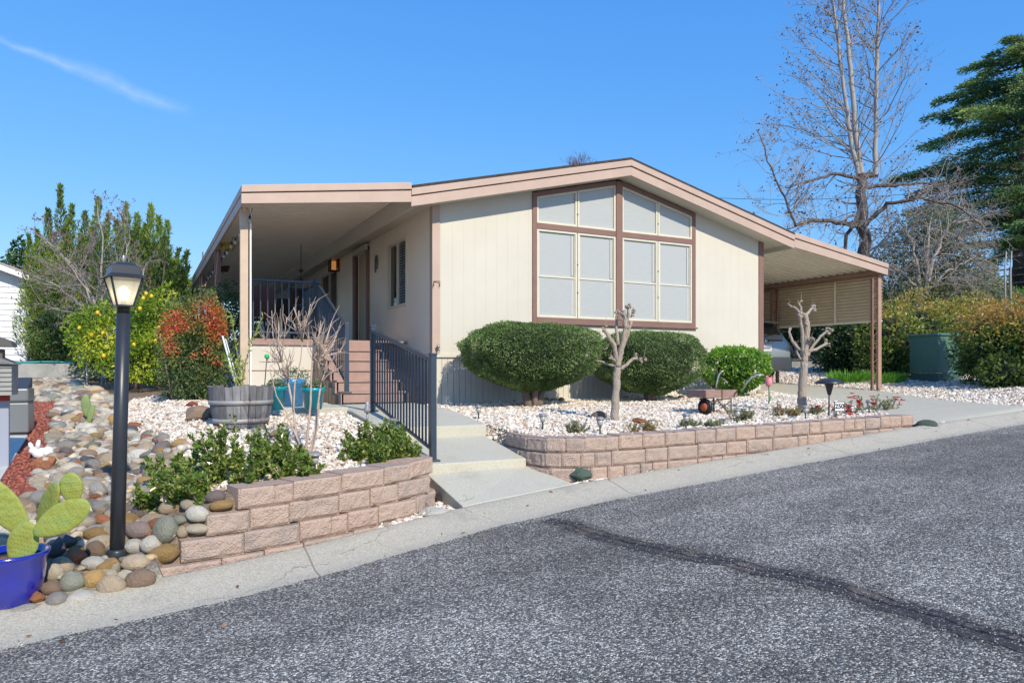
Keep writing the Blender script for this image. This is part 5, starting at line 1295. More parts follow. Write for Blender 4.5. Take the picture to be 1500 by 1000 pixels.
def pad(mb, dots, c, w_, h_, ang, yaw, th=.013, tilt=0):
    """flat oval pad; c centre, ang = lean in its own plane"""
    T_ = Matrix.Rotation(yaw, 3, 'Z') @ Matrix.Rotation(tilt, 3, 'X') @ Matrix.Rotation(ang, 3, 'Y')
    n = 24; rings_ = [(.0, 1.0), (.45, .97), (.8, .86), (.93, .62), (.985, .3), (1.0, 0)]
    vs = []
    def shape(a, k):
        x = math.sin(a) * k; z = math.cos(a) * k; nar = 1 - .28 * max(0, -math.cos(a)) ** 1.2
        return x * nar, z
    for s in (1, -1):
        for (k, t) in rings_:
            for j in range(n):
                a = 2 * math.pi * j / n; x, z = shape(a, k); vs.append(Vector(c) + T_ @ Vector((x * w_ / 2, s * th * t, z * h_ / 2)))
    fs = []; m_ = len(rings_)
    for s in range(2):
        o_ = s * m_ * n
        for i in range(m_ - 1):
            for j in range(n): fs.append((o_ + i * n + j, o_ + i * n + (j + 1) % n, o_ + (i + 1) * n + (j + 1) % n, o_ + (i + 1) * n + j))
    mb.add(vs, fs, smooth=True)
    for i in range(-4, 5):
        for j in range(-5, 6):
            x = (i + .5 * (j % 2)) / 4.6; z = j / 5.6
            if x * x + z * z < .86:
                k = math.sqrt(x * x + z * z); t = math.sqrt(max(0, 1 - k ** 3)); x2 = x * (1 - .28 * max(0, -z))
                for s in (-1, 1):
                    q = Vector(c) + T_ @ Vector((x2 * w_ / 2, s * th * t, z * h_ / 2)); dots.add([q + Vector(v) * .0030 for v in IV], [tuple(f) for f in IF])
g2 = thing('prickly_pear', 'yellow green prickly pear with broad pads in the blue pot', 'cactus', pc + [0, 0, .28])
dp = proj(pc)[2]
yaw = -math.atan2(SI, CO)
for (px, py, w_, h_, an, yw, dz) in [(33, 797, 44, 70, 16, 6, 0), (6, 742, 46, 112, -36, 12, .03), (70, 740, 40, 92, 42, -32, .03), (90, 759, 44, 88, 60, 8, -.03), (105, 715, 33, 48, -6, 8, .0)]:
    mb = MB(); dots = MB(); pad(mb, dots, pt(px, py, dp + dz), w_ / F * dp, h_ / F * dp, R(an), yaw + R(yw)); o = mb.build('pad', M['cactus'], g2); dots.build('spines', M['cactus_edge'], o)['kind'] = 'stuff'
# small cactus further back
b_ = gnd(126, 622); dd = proj(b_)[2]; g3 = thing('small_cactus', 'small green cactus of two pads growing among the cobbles', 'cactus', b_)
M['cactus2'] = mat('green cactus skin', (.20, .27, .10), .6, var=.15)
for (px, py, w_, h_, an) in ((126, 594, 13, 34, -3), (133, 606, 9, 28, 12), (130, 618, 8, 14, 0)):
    mb = MB(); dots = MB(); pad(mb, dots, pt(px, py, dd), w_ / F * dd, h_ / F * dd, R(an), yaw + .4, .015); o = mb.build('pad', M['cactus2'], g3)

# ------------------------------------------------------------------ half barrel planter, pots
bb = np.array([-3.22, -2.62, 0]); bb[2] = gz1(bb[0], bb[1])
g = thing('barrel_planter', 'weathered grey half barrel planter of staves with iron hoops', 'planter', bb)
stave = mat('weathered grey staves', (.19, .185, .19), .85, var=.25, vs=9, stretch=(3, 3, .5), bump=.8, bs=25, rnd=.3)
mb = MB(); NS = 26; hb = .44
for k in range(NS):
    a0 = 2 * math.pi * k / NS; a1 = 2 * math.pi * (k + .94) / NS; top = hb + random.uniform(-.012, .012); vs = []
    for (zz, rr) in ((0, .265), (.15, .305), (.30, .328), (top, .338)):
        for a in (a0, a1): vs += [(bb[0] + rr * math.cos(a), bb[1] + rr * math.sin(a), bb[2] + zz)]
        for a in (a1, a0): vs += [(bb[0] + (rr - .028) * math.cos(a), bb[1] + (rr - .028) * math.sin(a), bb[2] + zz)]
    fs = []
    for i in range(3):
        o_ = i * 4; fs += [(o_ + j, o_ + (j + 1) % 4, o_ + 4 + (j + 1) % 4, o_ + 4 + j) for j in range(4)]
    fs += [(12, 13, 14, 15)]; mb.add(vs, fs)
mb.build('staves', stave, g)
hoop = mat('grey iron hoop', (.36, .39, .41), .55, metal=.1, col2=(.28, .22, .18), vs=3)
for (zz, rr) in ((.05, .283), (.245, .324)):
    mb = MB(); mb.lathe([(rr, zz), (rr + .006, zz), (rr + .010, zz + .045), (rr + .004, zz + .045)], bb, 36); mb.build('hoop', hoop, g)
mb = MB(); mb.lathe([(.30, .38), (0, .39)], bb, 20); mb.build('potting_soil', mat('dark soil', (.06, .045, .035), .95, bump=1), g)
# leafy whip plants standing in the barrel
db = proj(bb)[2]
M['willow'] = leafmat('yellow green narrow leaves', [(0, (.09, .15, .02)), (.6, (.20, .28, .04)), (1, (.38, .40, .08))], .5, .3)
def whips(name, label, stems, par_base, mt, size, seed, dd, r=.006, cat='plant', nl=9):
    random.seed(seed); g = thing(name, label, cat, par_base); mb = MB(); P = []; D = []
    for pl in stems:
        off = random.uniform(-.15, .15); pts = [Vector(pt(a, b_, dd + off)) for a, b_ in pl]
        mb.tube(pts, [r * (1 - .7 * i / (len(pts) - 1)) for i in range(len(pts))], 5, cap=False)
        for a, b_ in zip(pts, pts[1:]):
            ln_ = (b_ - a).length; d = (b_ - a).normalized()
            for k in range(int(ln_ * 100 * nl / 9)):
                q = a.lerp(b_, random.random()); P.append(q); D.append(Vector([random.gauss(0, 1) for _ in range(3)]).normalized() * .9 + d * .7 + Vector((0, 0, .3)))
    mb.build('stems', M['twig'], g); leaves('foliage', np.array([tuple(p) for p in P]), np.array([tuple(p) for p in D]), rng.uniform(.6, 1.3, len(P)) * size, mt, g, asp=.32, jit=.15)
    return g
whips('leafy_whip_plant', 'yellow green whip stemmed plant growing from the barrel planter', [[(352, 568), (350, 530), (344, 500), (339, 460)], [(354, 568), (360, 530), (368, 500), (376, 485), (385, 462)], [(350, 568), (346, 540), (338, 520)], [(352, 568), (357, 545), (352, 520)], [(352, 568), (343, 550), (333, 535)], [(350, 568), (340, 545), (330, 520)], [(356, 566), (350, 548), (347, 530)]], bb + [0, 0, .38], M['willow'], .048, 51, db, nl=11)
q = MB(); p0, p1 = pt(346, 566, db), pt(326, 492, db + .1); q.tube([p0, p1], .010, 6); q.tube([p0 + [.03, 0, 0], p1 + [.03, 0, -.03]], .006, 5)
tag(q.build('garden_stick', M['white']), 'pale white sticks leaning from the barrel planter', 'stick')
turq = mat('turquoise glazed pot', (.0, .28, .36), .3, var=.08, coat=.3); blue = mat('sky blue glazed pot', (.06, .27, .52), .3, var=.25, vs=7, coat=.3)
def pot(label, c, r0, r1, h_, mt, plant_r, pm_, seed, flowers=False):
    g = thing('glazed_pot', label, 'pot', c, 'glazed pots before the porch deck')
    mb = MB(); mb.lathe([(r0, 0), (r1 * .96, h_ * .82), (r1 * 1.06, h_ * .84), (r1 * 1.08, h_), (r1 * .95, h_), (r1 * .9, h_ * .88), (0, h_ * .88)], c, 24); mb.build('pot_body', mt, g)
    n = 420; u = unit(rng.normal(size=(n, 3))); u[:, 2] = np.abs(u[:, 2]); k = rng.random(n) ** .4
    P = np.array(c) + [0, 0, h_ * .9] + u * k[:, None] * [plant_r, plant_r, plant_r * .8]
    t = thing('potted_plant', label.replace('glazed pot', 'plant in the pot') if False else {0: 'dark leafed plant growing in the left turquoise pot', 1: 'dark green leafy plant in the sky blue pot', 2: 'white flowering plant in the right turquoise pot'}[seed], 'plant', np.array(c) + [0, 0, h_ * .88])
    leaves('foliage', P, u, rng.uniform(.02, .045, n), pm_, t, jit=.8)
    if flowers:
        mb = MB()
        for _ in range(16):
            i = rng.integers(n); flower(mb, P[i] + [0, 0, .02], .026, 6)
        mb.build('flower', mat('white petals', (.8, .76, .74), .6), t, 0)['kind'] = 'stuff'
M['dkleaf'] = leafmat('dark plant leaves', [(0, (.03, .05, .02)), (.6, (.07, .11, .04)), (1, (.16, .18, .10))], .5, .2)
pz = .057
def padspot(px, py): q = at_z(px, py, pz); return np.array([q[0], q[1], pz])
pot('narrow turquoise glazed pot nearest the barrel planter', padspot(405, 600), .085, .115, .28, turq, .13, M['dkleaf'], 0, True)
pot('larger sky blue glazed pot in the middle of the three', padspot(429, 595) + [0, .02, 0], .13, .165, .36, blue, .25, M['dkleaf'], 1)
pot('turquoise glazed pot at the right, next to the stair', padspot(459, 599), .10, .135, .26, turq, .14, M['dkleaf'], 2, True)
# green glass ball on a stake, small things beside the barrel
p = pt(391, 522, 8.8); b_ = pt(386, 585, 8.8); g = thing('garden_ball', 'bright green ball on a thin stake behind the barrel planter', 'ornament', b_)
mb = MB(); mb.lathe([(0, -.032), (.024, -.024), (.032, 0), (.024, .024), (0, .032)], p, 12); mb.build('ball', mat('bright green plastic', (.03, .45, .10), .3), g); mb = MB(); mb.tube([b_, p], .006, 5); mb.build('stake', M['black'], g)

# ------------------------------------------------------------------ bare multi stem shrub
b_ = gnd(443, 672); dd = proj(b_)[2]
random.seed(77)
g = thing('bare_shrub', 'bare pale stemmed shrub with cut branches in the left bed', 'shrub', b_)
M['pale'] = mat('pale pinkish twig bark', (.50, .38, .30), .8, var=.22, vs=9)
stems_ = [([(437, 672), (434, 640), (430, 600), (422, 560), (413, 530)], .019), ([(444, 672), (438, 648), (428, 625), (420, 605), (405, 580), (396, 545)], .012), ([(446, 674), (450, 640), (455, 590), (456, 550), (458, 528)], .017),
          ([(452, 670), (460, 640), (465, 600), (470, 560), (466, 530)], .016), ([(456, 668), (464, 630), (468, 590)], .011), ([(430, 600), (432, 560), (440, 530), (443, 500)], .011)]
for pl, r in stems_:
    off = random.uniform(-.15, .15); pts = [pt(a, b2_, dd + off * (i / len(pl))) for i, (a, b2_) in enumerate(pl)]
    mb = MB(); mb.tube(pts, [.74 * r * (1 - .45 * i / (len(pts) - 1)) for i in range(len(pts))], 7, cap=False); mb.build('stem', M['pale'], g)
fans = [((413, 530), dd, [(398, 455), (408, 470), (404, 500), (420, 465), (385, 490), (392, 515), (380, 530)]), ((458, 528), dd, [(452, 490), (470, 480), (465, 500), (480, 520), (490, 500)]), ((443, 500), dd, [(430, 450), (438, 455), (447, 462), (455, 445), (428, 470)]), ((466, 530), dd, [(476, 475), (470, 470), (486, 470), (495, 485), (480, 500), (500, 515), (460, 490)]), ((422, 560), dd, [(400, 520), (395, 540), (430, 510), (410, 500)]), ((470, 560), dd, [(485, 530), (495, 540), (478, 510)])]
mb = MB()
for (a, d_, ends) in fans:
    off = random.uniform(-.12, .12)
    for (ex_, ey_) in ends:
        o2 = random.uniform(-.25, .25); P0 = pt(a[0], a[1], d_ + off * .7); P2 = pt(ex_, ey_, d_ + off + o2); mid = (P0 + P2) / 2 + rng.normal(0, .02, 3)
        r = random.choice([.0055, .0045, .0065]); mb.tube([P0, mid, P2], [r, r * .85, r * .6], 5)
        for _ in range(7):
            f = random.uniform(.2, .95); s = P0 * (1 - f) + P2 * f; e_ = s + (P2 - P0) * .25 + rng.normal(0, .05, 3) + [0, 0, .03]; mb.tube([s, (s + e_) / 2 + rng.normal(0, .008, 3), e_], [.0035, .003, .0018], 3, cap=False)
mb.build('branches', M['pale'], g)
# ------------------------------------------------------------------ stones
def stone_mesh(seed, ang=.0):
    import bmesh
    bm = bmesh.new(); bmesh.ops.create_icosphere(bm, subdivisions=3, radius=1)
    r_ = random.Random(seed); o_ = Vector((r_.uniform(-9, 9), r_.uniform(-9, 9), r_.uniform(-9, 9)))
    for v in bm.verts:
        p = v.co.normalized(); k = 1 + .20 * noise.noise(p * .9 + o_) + .06 * noise.noise(p * 2.4 + o_)
        if ang:
            for j in range(7):
                dn = Vector((math.sin(j * 2.1 + seed), math.cos(j * 1.7 + seed), math.sin(j * 3.3 + seed * 2))).normalized(); q = p.dot(dn) * k
                if q > 1 - ang: k *= (1 - ang) / q
            k += .05 * noise.noise(p * 5 + o_)
        v.co = p * k
    for f in bm.faces: f.smooth = ang < .2
    me = bpy.data.meshes.new('river_stone'); bm.to_mesh(me); bm.free(); me.materials.append(None)
    me.attributes.new('rnd', 'FLOAT', 'POINT').data.foreach_set('value', [.5] * len(me.vertices)); return me
ROUND = [stone_mesh(i) for i in range(4)] + [stone_mesh(i, .10) for i in range(4, 9)]; ANG = [stone_mesh(20 + i, .28) for i in range(4)]
SC_ = {'grey': (.36, .345, .32), 'tan': (.54, .44, .32), 'ochre': (.50, .33, .13), 'greygreen': (.31, .325, .27), 'pale': (.64, .62, .56), 'brown': (.33, .235, .17), 'rust': (.38, .16, .075), 'slate': (.13, .135, .15), 'cream': (.66, .59, .46), 'purple': (.28, .225, .215), 'dark': (.045, .042, .042), 'jade': (.10, .155, .125), 'redstone': (.34, .09, .06)}
SM = {}
for k_, c_ in SC_.items():
    m = mat(k_ + ' stone', c_, .85, var=.26, vs=2.2, col2=tuple(a * b_ for a, b_ in zip(c_, (.66, .60, .53))), bump=2.2, bs=9, detail=9)
    # each stone its own shade
    nt = m.node_tree; N = nt.nodes; L = nt.links; oi = N.new('ShaderNodeObjectInfo'); hs = N.new('ShaderNodeHueSaturation'); mr = N.new('ShaderNodeMapRange'); mr.inputs[3].default_value = .75; mr.inputs[4].default_value = 1.3
    b = N['Principled BSDF']; src = b.inputs['Base Color'].links[0].from_socket; L.new(oi.outputs['Random'], mr.inputs[0]); L.new(mr.outputs[0], hs.inputs['Value']); L.new(src, hs.inputs['Color']); L.new(hs.outputs[0], b.inputs['Base Color']); SM[k_] = m
NAMES = {'greygreen': 'grey green', 'redstone': 'red', 'slate': 'slate blue', 'purple': 'purplish grey', 'cream': 'cream'}
placed = []
def stone(p, sx, sy, sz, colr, rz, label=None, cat='stone', name='river_stone', group='cobbles of the rock slope', ang=False, tilt=0):
    me = random.choice(ANG if ang else ROUND); o = bpy.data.objects.new(name, me); C.objects.link(o)
    o.location = p; o.scale = (sx, sy, sz); o.rotation_euler = (tilt, random.uniform(-.2, .2), rz)
    o.material_slots[0].link = 'OBJECT'; o.material_slots[0].material = SM[colr]
    cn = NAMES.get(colr, colr)
    tag(o, label or f'{cn} rounded cobble among the stones of the rock slope left of the garden wall', cat, group); placed.append((p[0], p[1], max(sx, sy))); return o
YAW = -math.atan2(SI, CO)
near = [(435, 578, 120, 65, 'pale'), (518, 597, 78, 76, 'cream'), (625, 575, 130, 75, 'tan'), (432, 650, 110, 88, 'ochre'), (512, 685, 125, 105, 'tan'), (645, 650, 140, 105, 'brown'), (750, 530, 140, 80, 'ochre'), (325, 665, 110, 100, 'greygreen'), (370, 740, 135, 70, 'pale'), (262, 745, 105, 72, 'grey'), (690, 490, 100, 80, 'pale'), (760, 425, 115, 130, 'greygreen'), (640, 425, 130, 80, 'purple'), (905, 418, 110, 48, 'cream'), (905, 352, 110, 72, 'pale'), (865, 310, 85, 55, 'cream'), (820, 380, 80, 45, 'greygreen'), (780, 322, 105, 62, 'tan'), (650, 345, 105, 80, 'purple'), (440, 515, 90, 85, 'brown'), (350, 545, 95, 85, 'rust'), (285, 590, 100, 90, 'tan'), (615, 500, 100, 70, 'pale'), (835, 435, 55, 55, 'tan'), (1015, 312, 110, 45, 'ochre'), (985, 272, 100, 58, 'purple'), (170, 735, 75, 62, 'rust'), (235, 690, 95, 62, 'brown'), (300, 480, 110, 80, 'slate'), (255, 520, 90, 80, 'slate'), (200, 600, 80, 70, 'brown'), (540, 510, 110, 70, 'tan'), (700, 375, 60, 50, 'tan'), (240, 790, 60, 50, 'rust'), (560, 640, 60, 50, 'cream'), (440, 440, 110, 60, 'ochre'), (390, 395, 100, 60, 'cream'), (250, 620, 80, 80, 'cream'), (470, 380, 100, 55, 'rust')]
for i, (zx, zy, w_, h_, colr) in enumerate(near):
    px, py = zx / 3.126, 640 + zy / 3.126; p = gnd(px, min(py + h_ / 3.126 * .25, 905)); p = p if p[0] < -3.4 else gnd(min(px, 300), py + 10)
    d = proj(p)[2]; a = w_ / 3.126 / F * d / 2; c = h_ / 3.126 / F * d / 2
    q = pt(px, py, d - .02); 
    cn = NAMES.get(colr, colr)
    stone(q, a, max(a, c) * random.uniform(.7, .95), c * 1.02, colr, YAW + random.uniform(-.15, .15), f'large {cn} boulder piled around the street lamp foot and the wall end', 'boulder', 'boulder', 'boulders piled around the lamp foot', ang=colr in ('slate', 'rust') and i % 2 == 0)
# cobble slope: jittered spots; nearest as objects, the far rest as one mass
def rx0(Y): return np.interp(Y, [-5.6, -4.9, -3.9, -1.5, .8, 3.0, 3.6, 13], [-5.0, -5.15, -4.98, -5.02, -5.2, -5.3, -9, -11])
def rx1(Y): return np.interp(Y, [-5.6, -4.5, -3.0, -1.5, .8, 3.2, 6, 13], [-3.95, -3.75, -3.85, -4.15, -4.6, -4.6, -5.2, -5.8])
cand = []
Y = -5.55
while Y < 11.5:
    s = .12 if Y < -1 else (.125 if Y < 3 else .17); X = float(rx0(Y))
    while X < rx1(Y):
        x = X + random.uniform(-.04, .04); y = Y + random.uniform(-.04, .04)
        if y > yb(x) + .10 and not (x > -4.35 and y < -4.3 and x > -3.98): cand.append((x, y, s))
        X += s * 1.05
    Y += s * .95
kinds = ['grey'] * 4 + ['tan'] * 8 + ['cream'] * 5 + ['pale'] * 4 + ['greygreen'] * 3 + ['brown'] * 3 + ['ochre'] * 3 + ['rust', 'rust', 'purple', 'slate']
big = list(placed)
def clear(x, y, k=.8): return all((x - a) ** 2 + (y - b_) ** 2 > (r * k) ** 2 for a, b_, r in big)
full = []
for (x, y, s) in cand:
    if not clear(x, y): continue
    px, py, dd = proj((x, y, gz1(x, y)))
    if px < -60: continue
    r = s * random.choice([.36, .44, .52, .62, .80]); full.append((r / dd, x, y, r, px, py))
full.sort(reverse=True)
for (_, x, y, r, px, py) in full[:275]:
    z = gz1(x, y) + r * .22
    stone((x, y, z), r * random.uniform(.95, 1.35), r * random.uniform(.75, 1.0), r * random.uniform(.5, .85), random.choice(kinds), random.uniform(0, 3.14), ang=random.random() < .5, tilt=random.uniform(-.6, .6))
rest = full[275:] + [(0, x + random.uniform(-.06, .06), y + random.uniform(-.06, .06), s * .36, 0, 0) for (x, y, s) in cand]
VV = []; FF = []; RR = []; n_ = 0
cob = [(np.array([tuple(v.co) for v in m_.vertices]), np.array([tuple(p.vertices) for p in m_.polygons])) for m_ in [(lambda me: me)(m) for m in []]]
import bmesh as _bm
b_ = _bm.new(); _bm.ops.create_icosphere(b_, subdivisions=2, radius=1); SV = np.array([tuple(v.co) for v in b_.verts]); SF = np.array([[v.index for v in f.verts] for f in b_.faces]); b_.free()
for (_, x, y, r, px, py) in rest:
    o_ = rng.uniform(-9, 9, 3); k = 1 + .13 * np.sin(SV @ rng.normal(size=3) * 2 + o_[0]) + .07 * np.sin(SV @ rng.normal(size=3) * 4 + o_[1])
    a = random.uniform(0, 3.14); c_, s_ = math.cos(a), math.sin(a); v = SV * k[:, None] * [r * random.uniform(.9, 1.4), r * random.uniform(.7, 1), r * random.uniform(.45, .8)]
    t_ = random.uniform(-.7, .7); v = np.stack([v[:, 0], v[:, 1] * math.cos(t_) - v[:, 2] * math.sin(t_), v[:, 1] * math.sin(t_) + v[:, 2] * math.cos(t_)], 1)
    v = np.stack([v[:, 0] * c_ - v[:, 1] * s_, v[:, 0] * s_ + v[:, 1] * c_, v[:, 2]], 1) + [x, y, gz1(x, y) + r * .15]
    VV.append(v); FF.append(SF + n_); n_ += len(v); RR.append(np.full(len(v), random.random()))
M['cobble'] = mat('mixed cobble stone', (.3, .3, .3), .7, ramp=[(0, (.17, .16, .15)), (.12, (.33, .315, .28)), (.3, (.46, .38, .28)), (.42, (.31, .32, .27)), (.55, (.58, .51, .39)), (.68, (.48, .34, .18)), (.8, (.62, .58, .50)), (.9, (.33, .21, .15)), (1, (.48, .44, .39))], var=.15, vs=9, bump=.6, bs=40)
tag(npmesh('cobble_bed', np.concatenate(VV), np.concatenate(FF), np.concatenate(RR), M['cobble'], smooth=True), 'small mixed cobbles filling the rock slope between and beyond the larger stones', 'cobbles', kind='stuff')
# single rocks
def rock(label, px, py, w_, h_, colr, ang=True, z=None, cat='rock', k=.8, group=None):
    p = gnd(px, py + h_ * .3); d = proj(p)[2]; a = w_ / F * d / 2; c = h_ / F * d / 2
    o = stone(pt(px, py, d + .0), a, a * k, c, colr, YAW + random.uniform(-.2, .2), label, cat, 'rock', group, ang=ang); 
    if not group and 'group' in o: del o['group']
    return o
rock('dark green angular rock at the foot of the long garden wall', 849, 695, 42, 30, 'jade')
rock('black lava rock against the right end of the left wall', 641, 732, 24, 20, 'dark')
rock('flat pale grey rock below the left wall end by the kerb', 636, 750, 52, 18, 'pale')
rock('rounded green rock right of the long wall end', 1357, 622, 30, 15, 'jade', False)
rock('dark maroon rock left of the barrel planter', 291, 607, 44, 28, 'brown')
rock('red broken brick piece behind the dark maroon rock', 281, 593, 24, 12, 'redstone')
rock('brownish red rock lying before the barrel planter', 316, 610, 18, 20, 'rust')
rock('light tan stone at the lower edge of the barrel planter', 352, 617, 34, 14, 'pale', False)
rock('dark red rock beside the bare shrub', 407, 637, 26, 18, 'brown')
rock('orange red rock left of the bare shrub foot', 387, 653, 18, 14, 'redstone')
rock('small tan round stone left of the dark red rock', 381, 629, 13, 10, 'tan', False)
rock('grey green stone nearest the bare shrub foot', 408, 652, 18, 12, 'greygreen', False)
rock('brown rock hidden in the shrub behind the left wall', 388, 668, 22, 12, 'rust')
rock('dark grey flat rock between the left shrubs on the wall', 440, 682, 20, 14, 'slate')
rock('brown round rock left of the upright pruned tree', 878, 609, 24, 14, 'brown', False)
rock('reddish brown rock right of the upright pruned tree', 937, 617, 26, 12, 'rust')
rock('pinkish tan rock farther right of the upright pruned tree', 957, 618, 18, 10, 'tan')
rock('round tan stone at the right corner of the house', 1113, 575, 13, 9, 'tan', False)
rock('brown rock behind the number sign', 1228, 600, 20, 12, 'brown')
rock('tan rock in the gravel behind the carport post', 1302, 553, 12, 6, 'tan', False)
rock('flat white slab rock below the blue pot', 28, 892, 64, 16, 'pale', k=.5)
rock('dark red rock in the red mulch beyond the prickly pear', 42, 722, 30, 20, 'redstone')
rock('pale grey rock left of the prickly pear, at the picture edge', 5, 780, 34, 22, 'pale')
for i in range(13):
    px = 752 + i * 9 + random.uniform(-3, 3) if i < 9 else 985 + (i - 9) * 15
    p = gnd(px, 588 if i < 9 else 584); stone((p[0], p[1] + .05, p[2] + .03), random.uniform(.05, .09), random.uniform(.04, .07), random.uniform(.03, .05), random.choice(['tan', 'brown', 'ochre', 'greygreen']), random.uniform(0, 3), 'small edging stone in the row beneath the clipped bushes', 'stone', 'edging_stone', 'edging stones beneath the clipped bushes')
X, Y = scatter_poly(RED, 1500); S = rng.uniform(.01, .022, len(X))
M['mulch'] = mat('red wood mulch', (.42, .08, .04), .9, ramp=[(0, (.16, .04, .03)), (.6, (.32, .085, .055)), (1, (.45, .20, .13))])
tag(pebbles('red_mulch', np.stack([X, Y, gz(X, Y) + S * .3], 1), S, M['mulch'], .4), 'red bark mulch strip along the left edge', 'mulch', kind='stuff')
# leaf litter and a pink paint mark on the kerb
p = gnd(183, 876); mb = MB(); u_ = Vector((1, .1, 0)).normalized()
for a, b_, w_, h_ in ((0, 0, .045, .03), (.02, .012, .03, .02)): mb.add([(p[0] + a - w_, p[1] + b_ - h_, zr(p[0]) + .0), (p[0] + a + w_, p[1] + b_ - h_, 0), (p[0] + a + w_, p[1] + b_ + h_, 0), (p[0] + a - w_, p[1] + b_ + h_, 0)], [(0, 1, 2, 3)])
def kz(x, y): return zr(x) + float(np.interp(y - yb(x), [-KW, -.47, -.40, -.16, -.05, 0], [0, .006, 0, .055, .075, .07])) + .005
mb.v = [(v[0], v[1], kz(v[0], v[1])) for v in mb.v]
tag(mb.build('paint_mark', mat('faded pink paint', (.55, .22, .25), .8, var=.2, vs=60)), 'small faded pink paint mark on the kerb below the street lamp', 'paint mark', kind='structure')
n = 60; lx = rng.uniform(-6, 6, n); P = np.stack([lx, yb(lx) - rng.uniform(0, KW + .5, n), np.zeros(n)], 1)
P[:, 2] = [kz(a, b_) if b_ > yb(a) - KW else zr(a) + .012 for a, b_ in P[:, :2]]
lf = leaves('fallen_leaves', P, np.tile([1., 0, .1], (n, 1)), rng.uniform(.02, .05, n), mat('dry brown leaf', (.25, .13, .06), .8, rnd=.4), None, jit=.5); tag(lf, 'a few dry brown leaves on the kerb and street', 'fallen leaves', kind='stuff')

# ------------------------------------------------------------------ left edge things
rp = gnd(60, 672); dd = proj(rp)[2]
mb = MB()
for (px, py, rx_, rz__) in ((62, 664, 13, 9), (50, 660, 7, 6), (70, 662, 8, 9)):
    c = pt(px, py, dd); mb.add([tuple(c + SV[i] * [rx_ / F * dd, .07, rz__ / F * dd]) for i in range(len(SV))], [tuple(f) for f in SF], smooth=True)
for (px, py, px2, py2) in ((47, 656, 43, 648), (55, 655, 57, 644)): mb.tube([pt(px, py, dd), pt((px + px2) / 2, (py + py2) / 2, dd), pt(px2, py2, dd)], [.02, .022, .012], 8)
tag(mb.build('rabbit_ornament', M['white']), 'white rabbit garden ornament on the red mulch', 'ornament')
pd_ = [tuple(gnd(px, py)[:2]) for px, py in ((41, 641), (0, 712), (-120, 760))] + [(-7.6, -2.0), (-7.9, 1.0), (-6.1, 1.2)]
pd_ = [(-6.05, 1.3), (-5.75, -1.4), (-5.55, -3.0), (-8.5, -3.6), (-9.5, 1.2)]
q0 = gnd(41, 641); q1 = gnd(0, 708)
pd_ = [(q0[0], q0[1]), (q1[0], q1[1]), (q1[0] - 3, q1[1] - .4), (q0[0] - 3, q0[1] + .3)]
mb = MB(); mb.add([(a, b_, gz1(a, b_) + .03) for a, b_ in pd_] + [(a, b_, gz1(a, b_) - .1) for a, b_ in pd_], [(0, 1, 2, 3), (7, 6, 5, 4), (0, 4, 5, 1), (1, 5, 6, 2), (2, 6, 7, 3), (3, 7, 4, 0)])
tag(mb.build('concrete_pad', mat('pale pad concrete', (.55, .53, .47), .85, var=.06)), 'pale concrete pad of the neighbour at the left edge', 'concrete pad', kind='structure')
cb = gnd(42, 640); dd = proj(cb)[2]; wpx = lambda n: n / F * dd
g = thing('utility_cabinet', 'grey metal utility cabinet standing at the left edge of the picture', 'cabinet', cb)
gm_ = mat('grey cabinet metal', (.20, .21, .215), .4, metal=.3); gd = mat('dark grey metal', (.045, .047, .052), .5)
x1 = cb[0]; y0 = cb[1]; z0 = cb[2] + .05; H_ = wpx(70)
mb = MB(); mb.b2(x1 - .62, x1, y0, y0 + .5, z0, z0 + H_ * .62); mb.build('body', gm_, g, .012)
mb = MB(); mb.b2(x1 - .62, x1, y0 + .0, y0 + .5, z0 + H_ * .645, z0 + H_ * .92); mb.build('drawer_front', gm_, g, .02)
mb = MB(); mb.b2(x1 - .61, x1 - .01, y0 + .01, y0 + .49, z0 + H_ * .6, z0 + H_ * .66); mb.build('dark_band', gd, g); mb = MB(); mb.b2(x1 - .6, x1 - .02, y0 + .02, y0 + .48, z0 - .05, z0); mb.build('plinth', gd, g)
mb = MB(); mb.prism([(y0 + .1, z0 + H_ * .92), (y0 + .5, z0 + H_ * .92), (y0 + .5, z0 + H_ * 1.15)], x1 - .6, x1 - .02, 'x'); mb.build('lid', gd, g, .01)
lbp = gnd(7, 686); dd = proj(lbp)[2]
g = thing('house_shaped_box', 'grey house shaped box with shingled top on a pale post at the left edge', 'post box', lbp)
mb = MB(); mb.b2(lbp[0] - .035, lbp[0] + .035, lbp[1] - .035, lbp[1] + .035, lbp[2] - .05, CZ - (572 - 543) / F * dd); mb.build('post', mat('pale blue grey post', (.32, .34, .42), .6), g, .004)
mb = MB(); mb.b2(lbp[0] - .037, lbp[0] + .037, lbp[1] - .038, lbp[1] + .038, CZ - (587 - 543) / F * dd, CZ - (577 - 543) / F * dd); mb.build('red_band', mat('red tape', (.4, .04, .03), .6), g)
zt = CZ - (532 - 543) / F * dd; zb_ = CZ - (578 - 543) / F * dd; xr = pt(21, 543, dd)[0]; yl = lbp[1]
sd_ = mat('grey lap siding', (.25, .25, .24), .6, var=.08)
mb = MB(); nb = 7
for k in range(nb):
    a = zb_ + (zt - zb_) * k / nb; b2_ = zb_ + (zt - zb_) * (k + 1) / nb; mb.prism([(yl - .20, a), (yl + .2, a), (yl + .2, b2_), (yl - .185, b2_)], xr - .55, xr - .02 * (k % 1), 'x')
mb.build('box_body', sd_, g, .002)
mb = MB(); xm = xr - .27; mb.prism([(xr + .03, zt - .01), (xm, zt + .14), (xm - .3, zt - .01)], yl - .23, yl + .23); mb.build('box_roof', mat('grey shingle top', (.19, .19, .185), .8, var=.3, vs=20), g, .004)
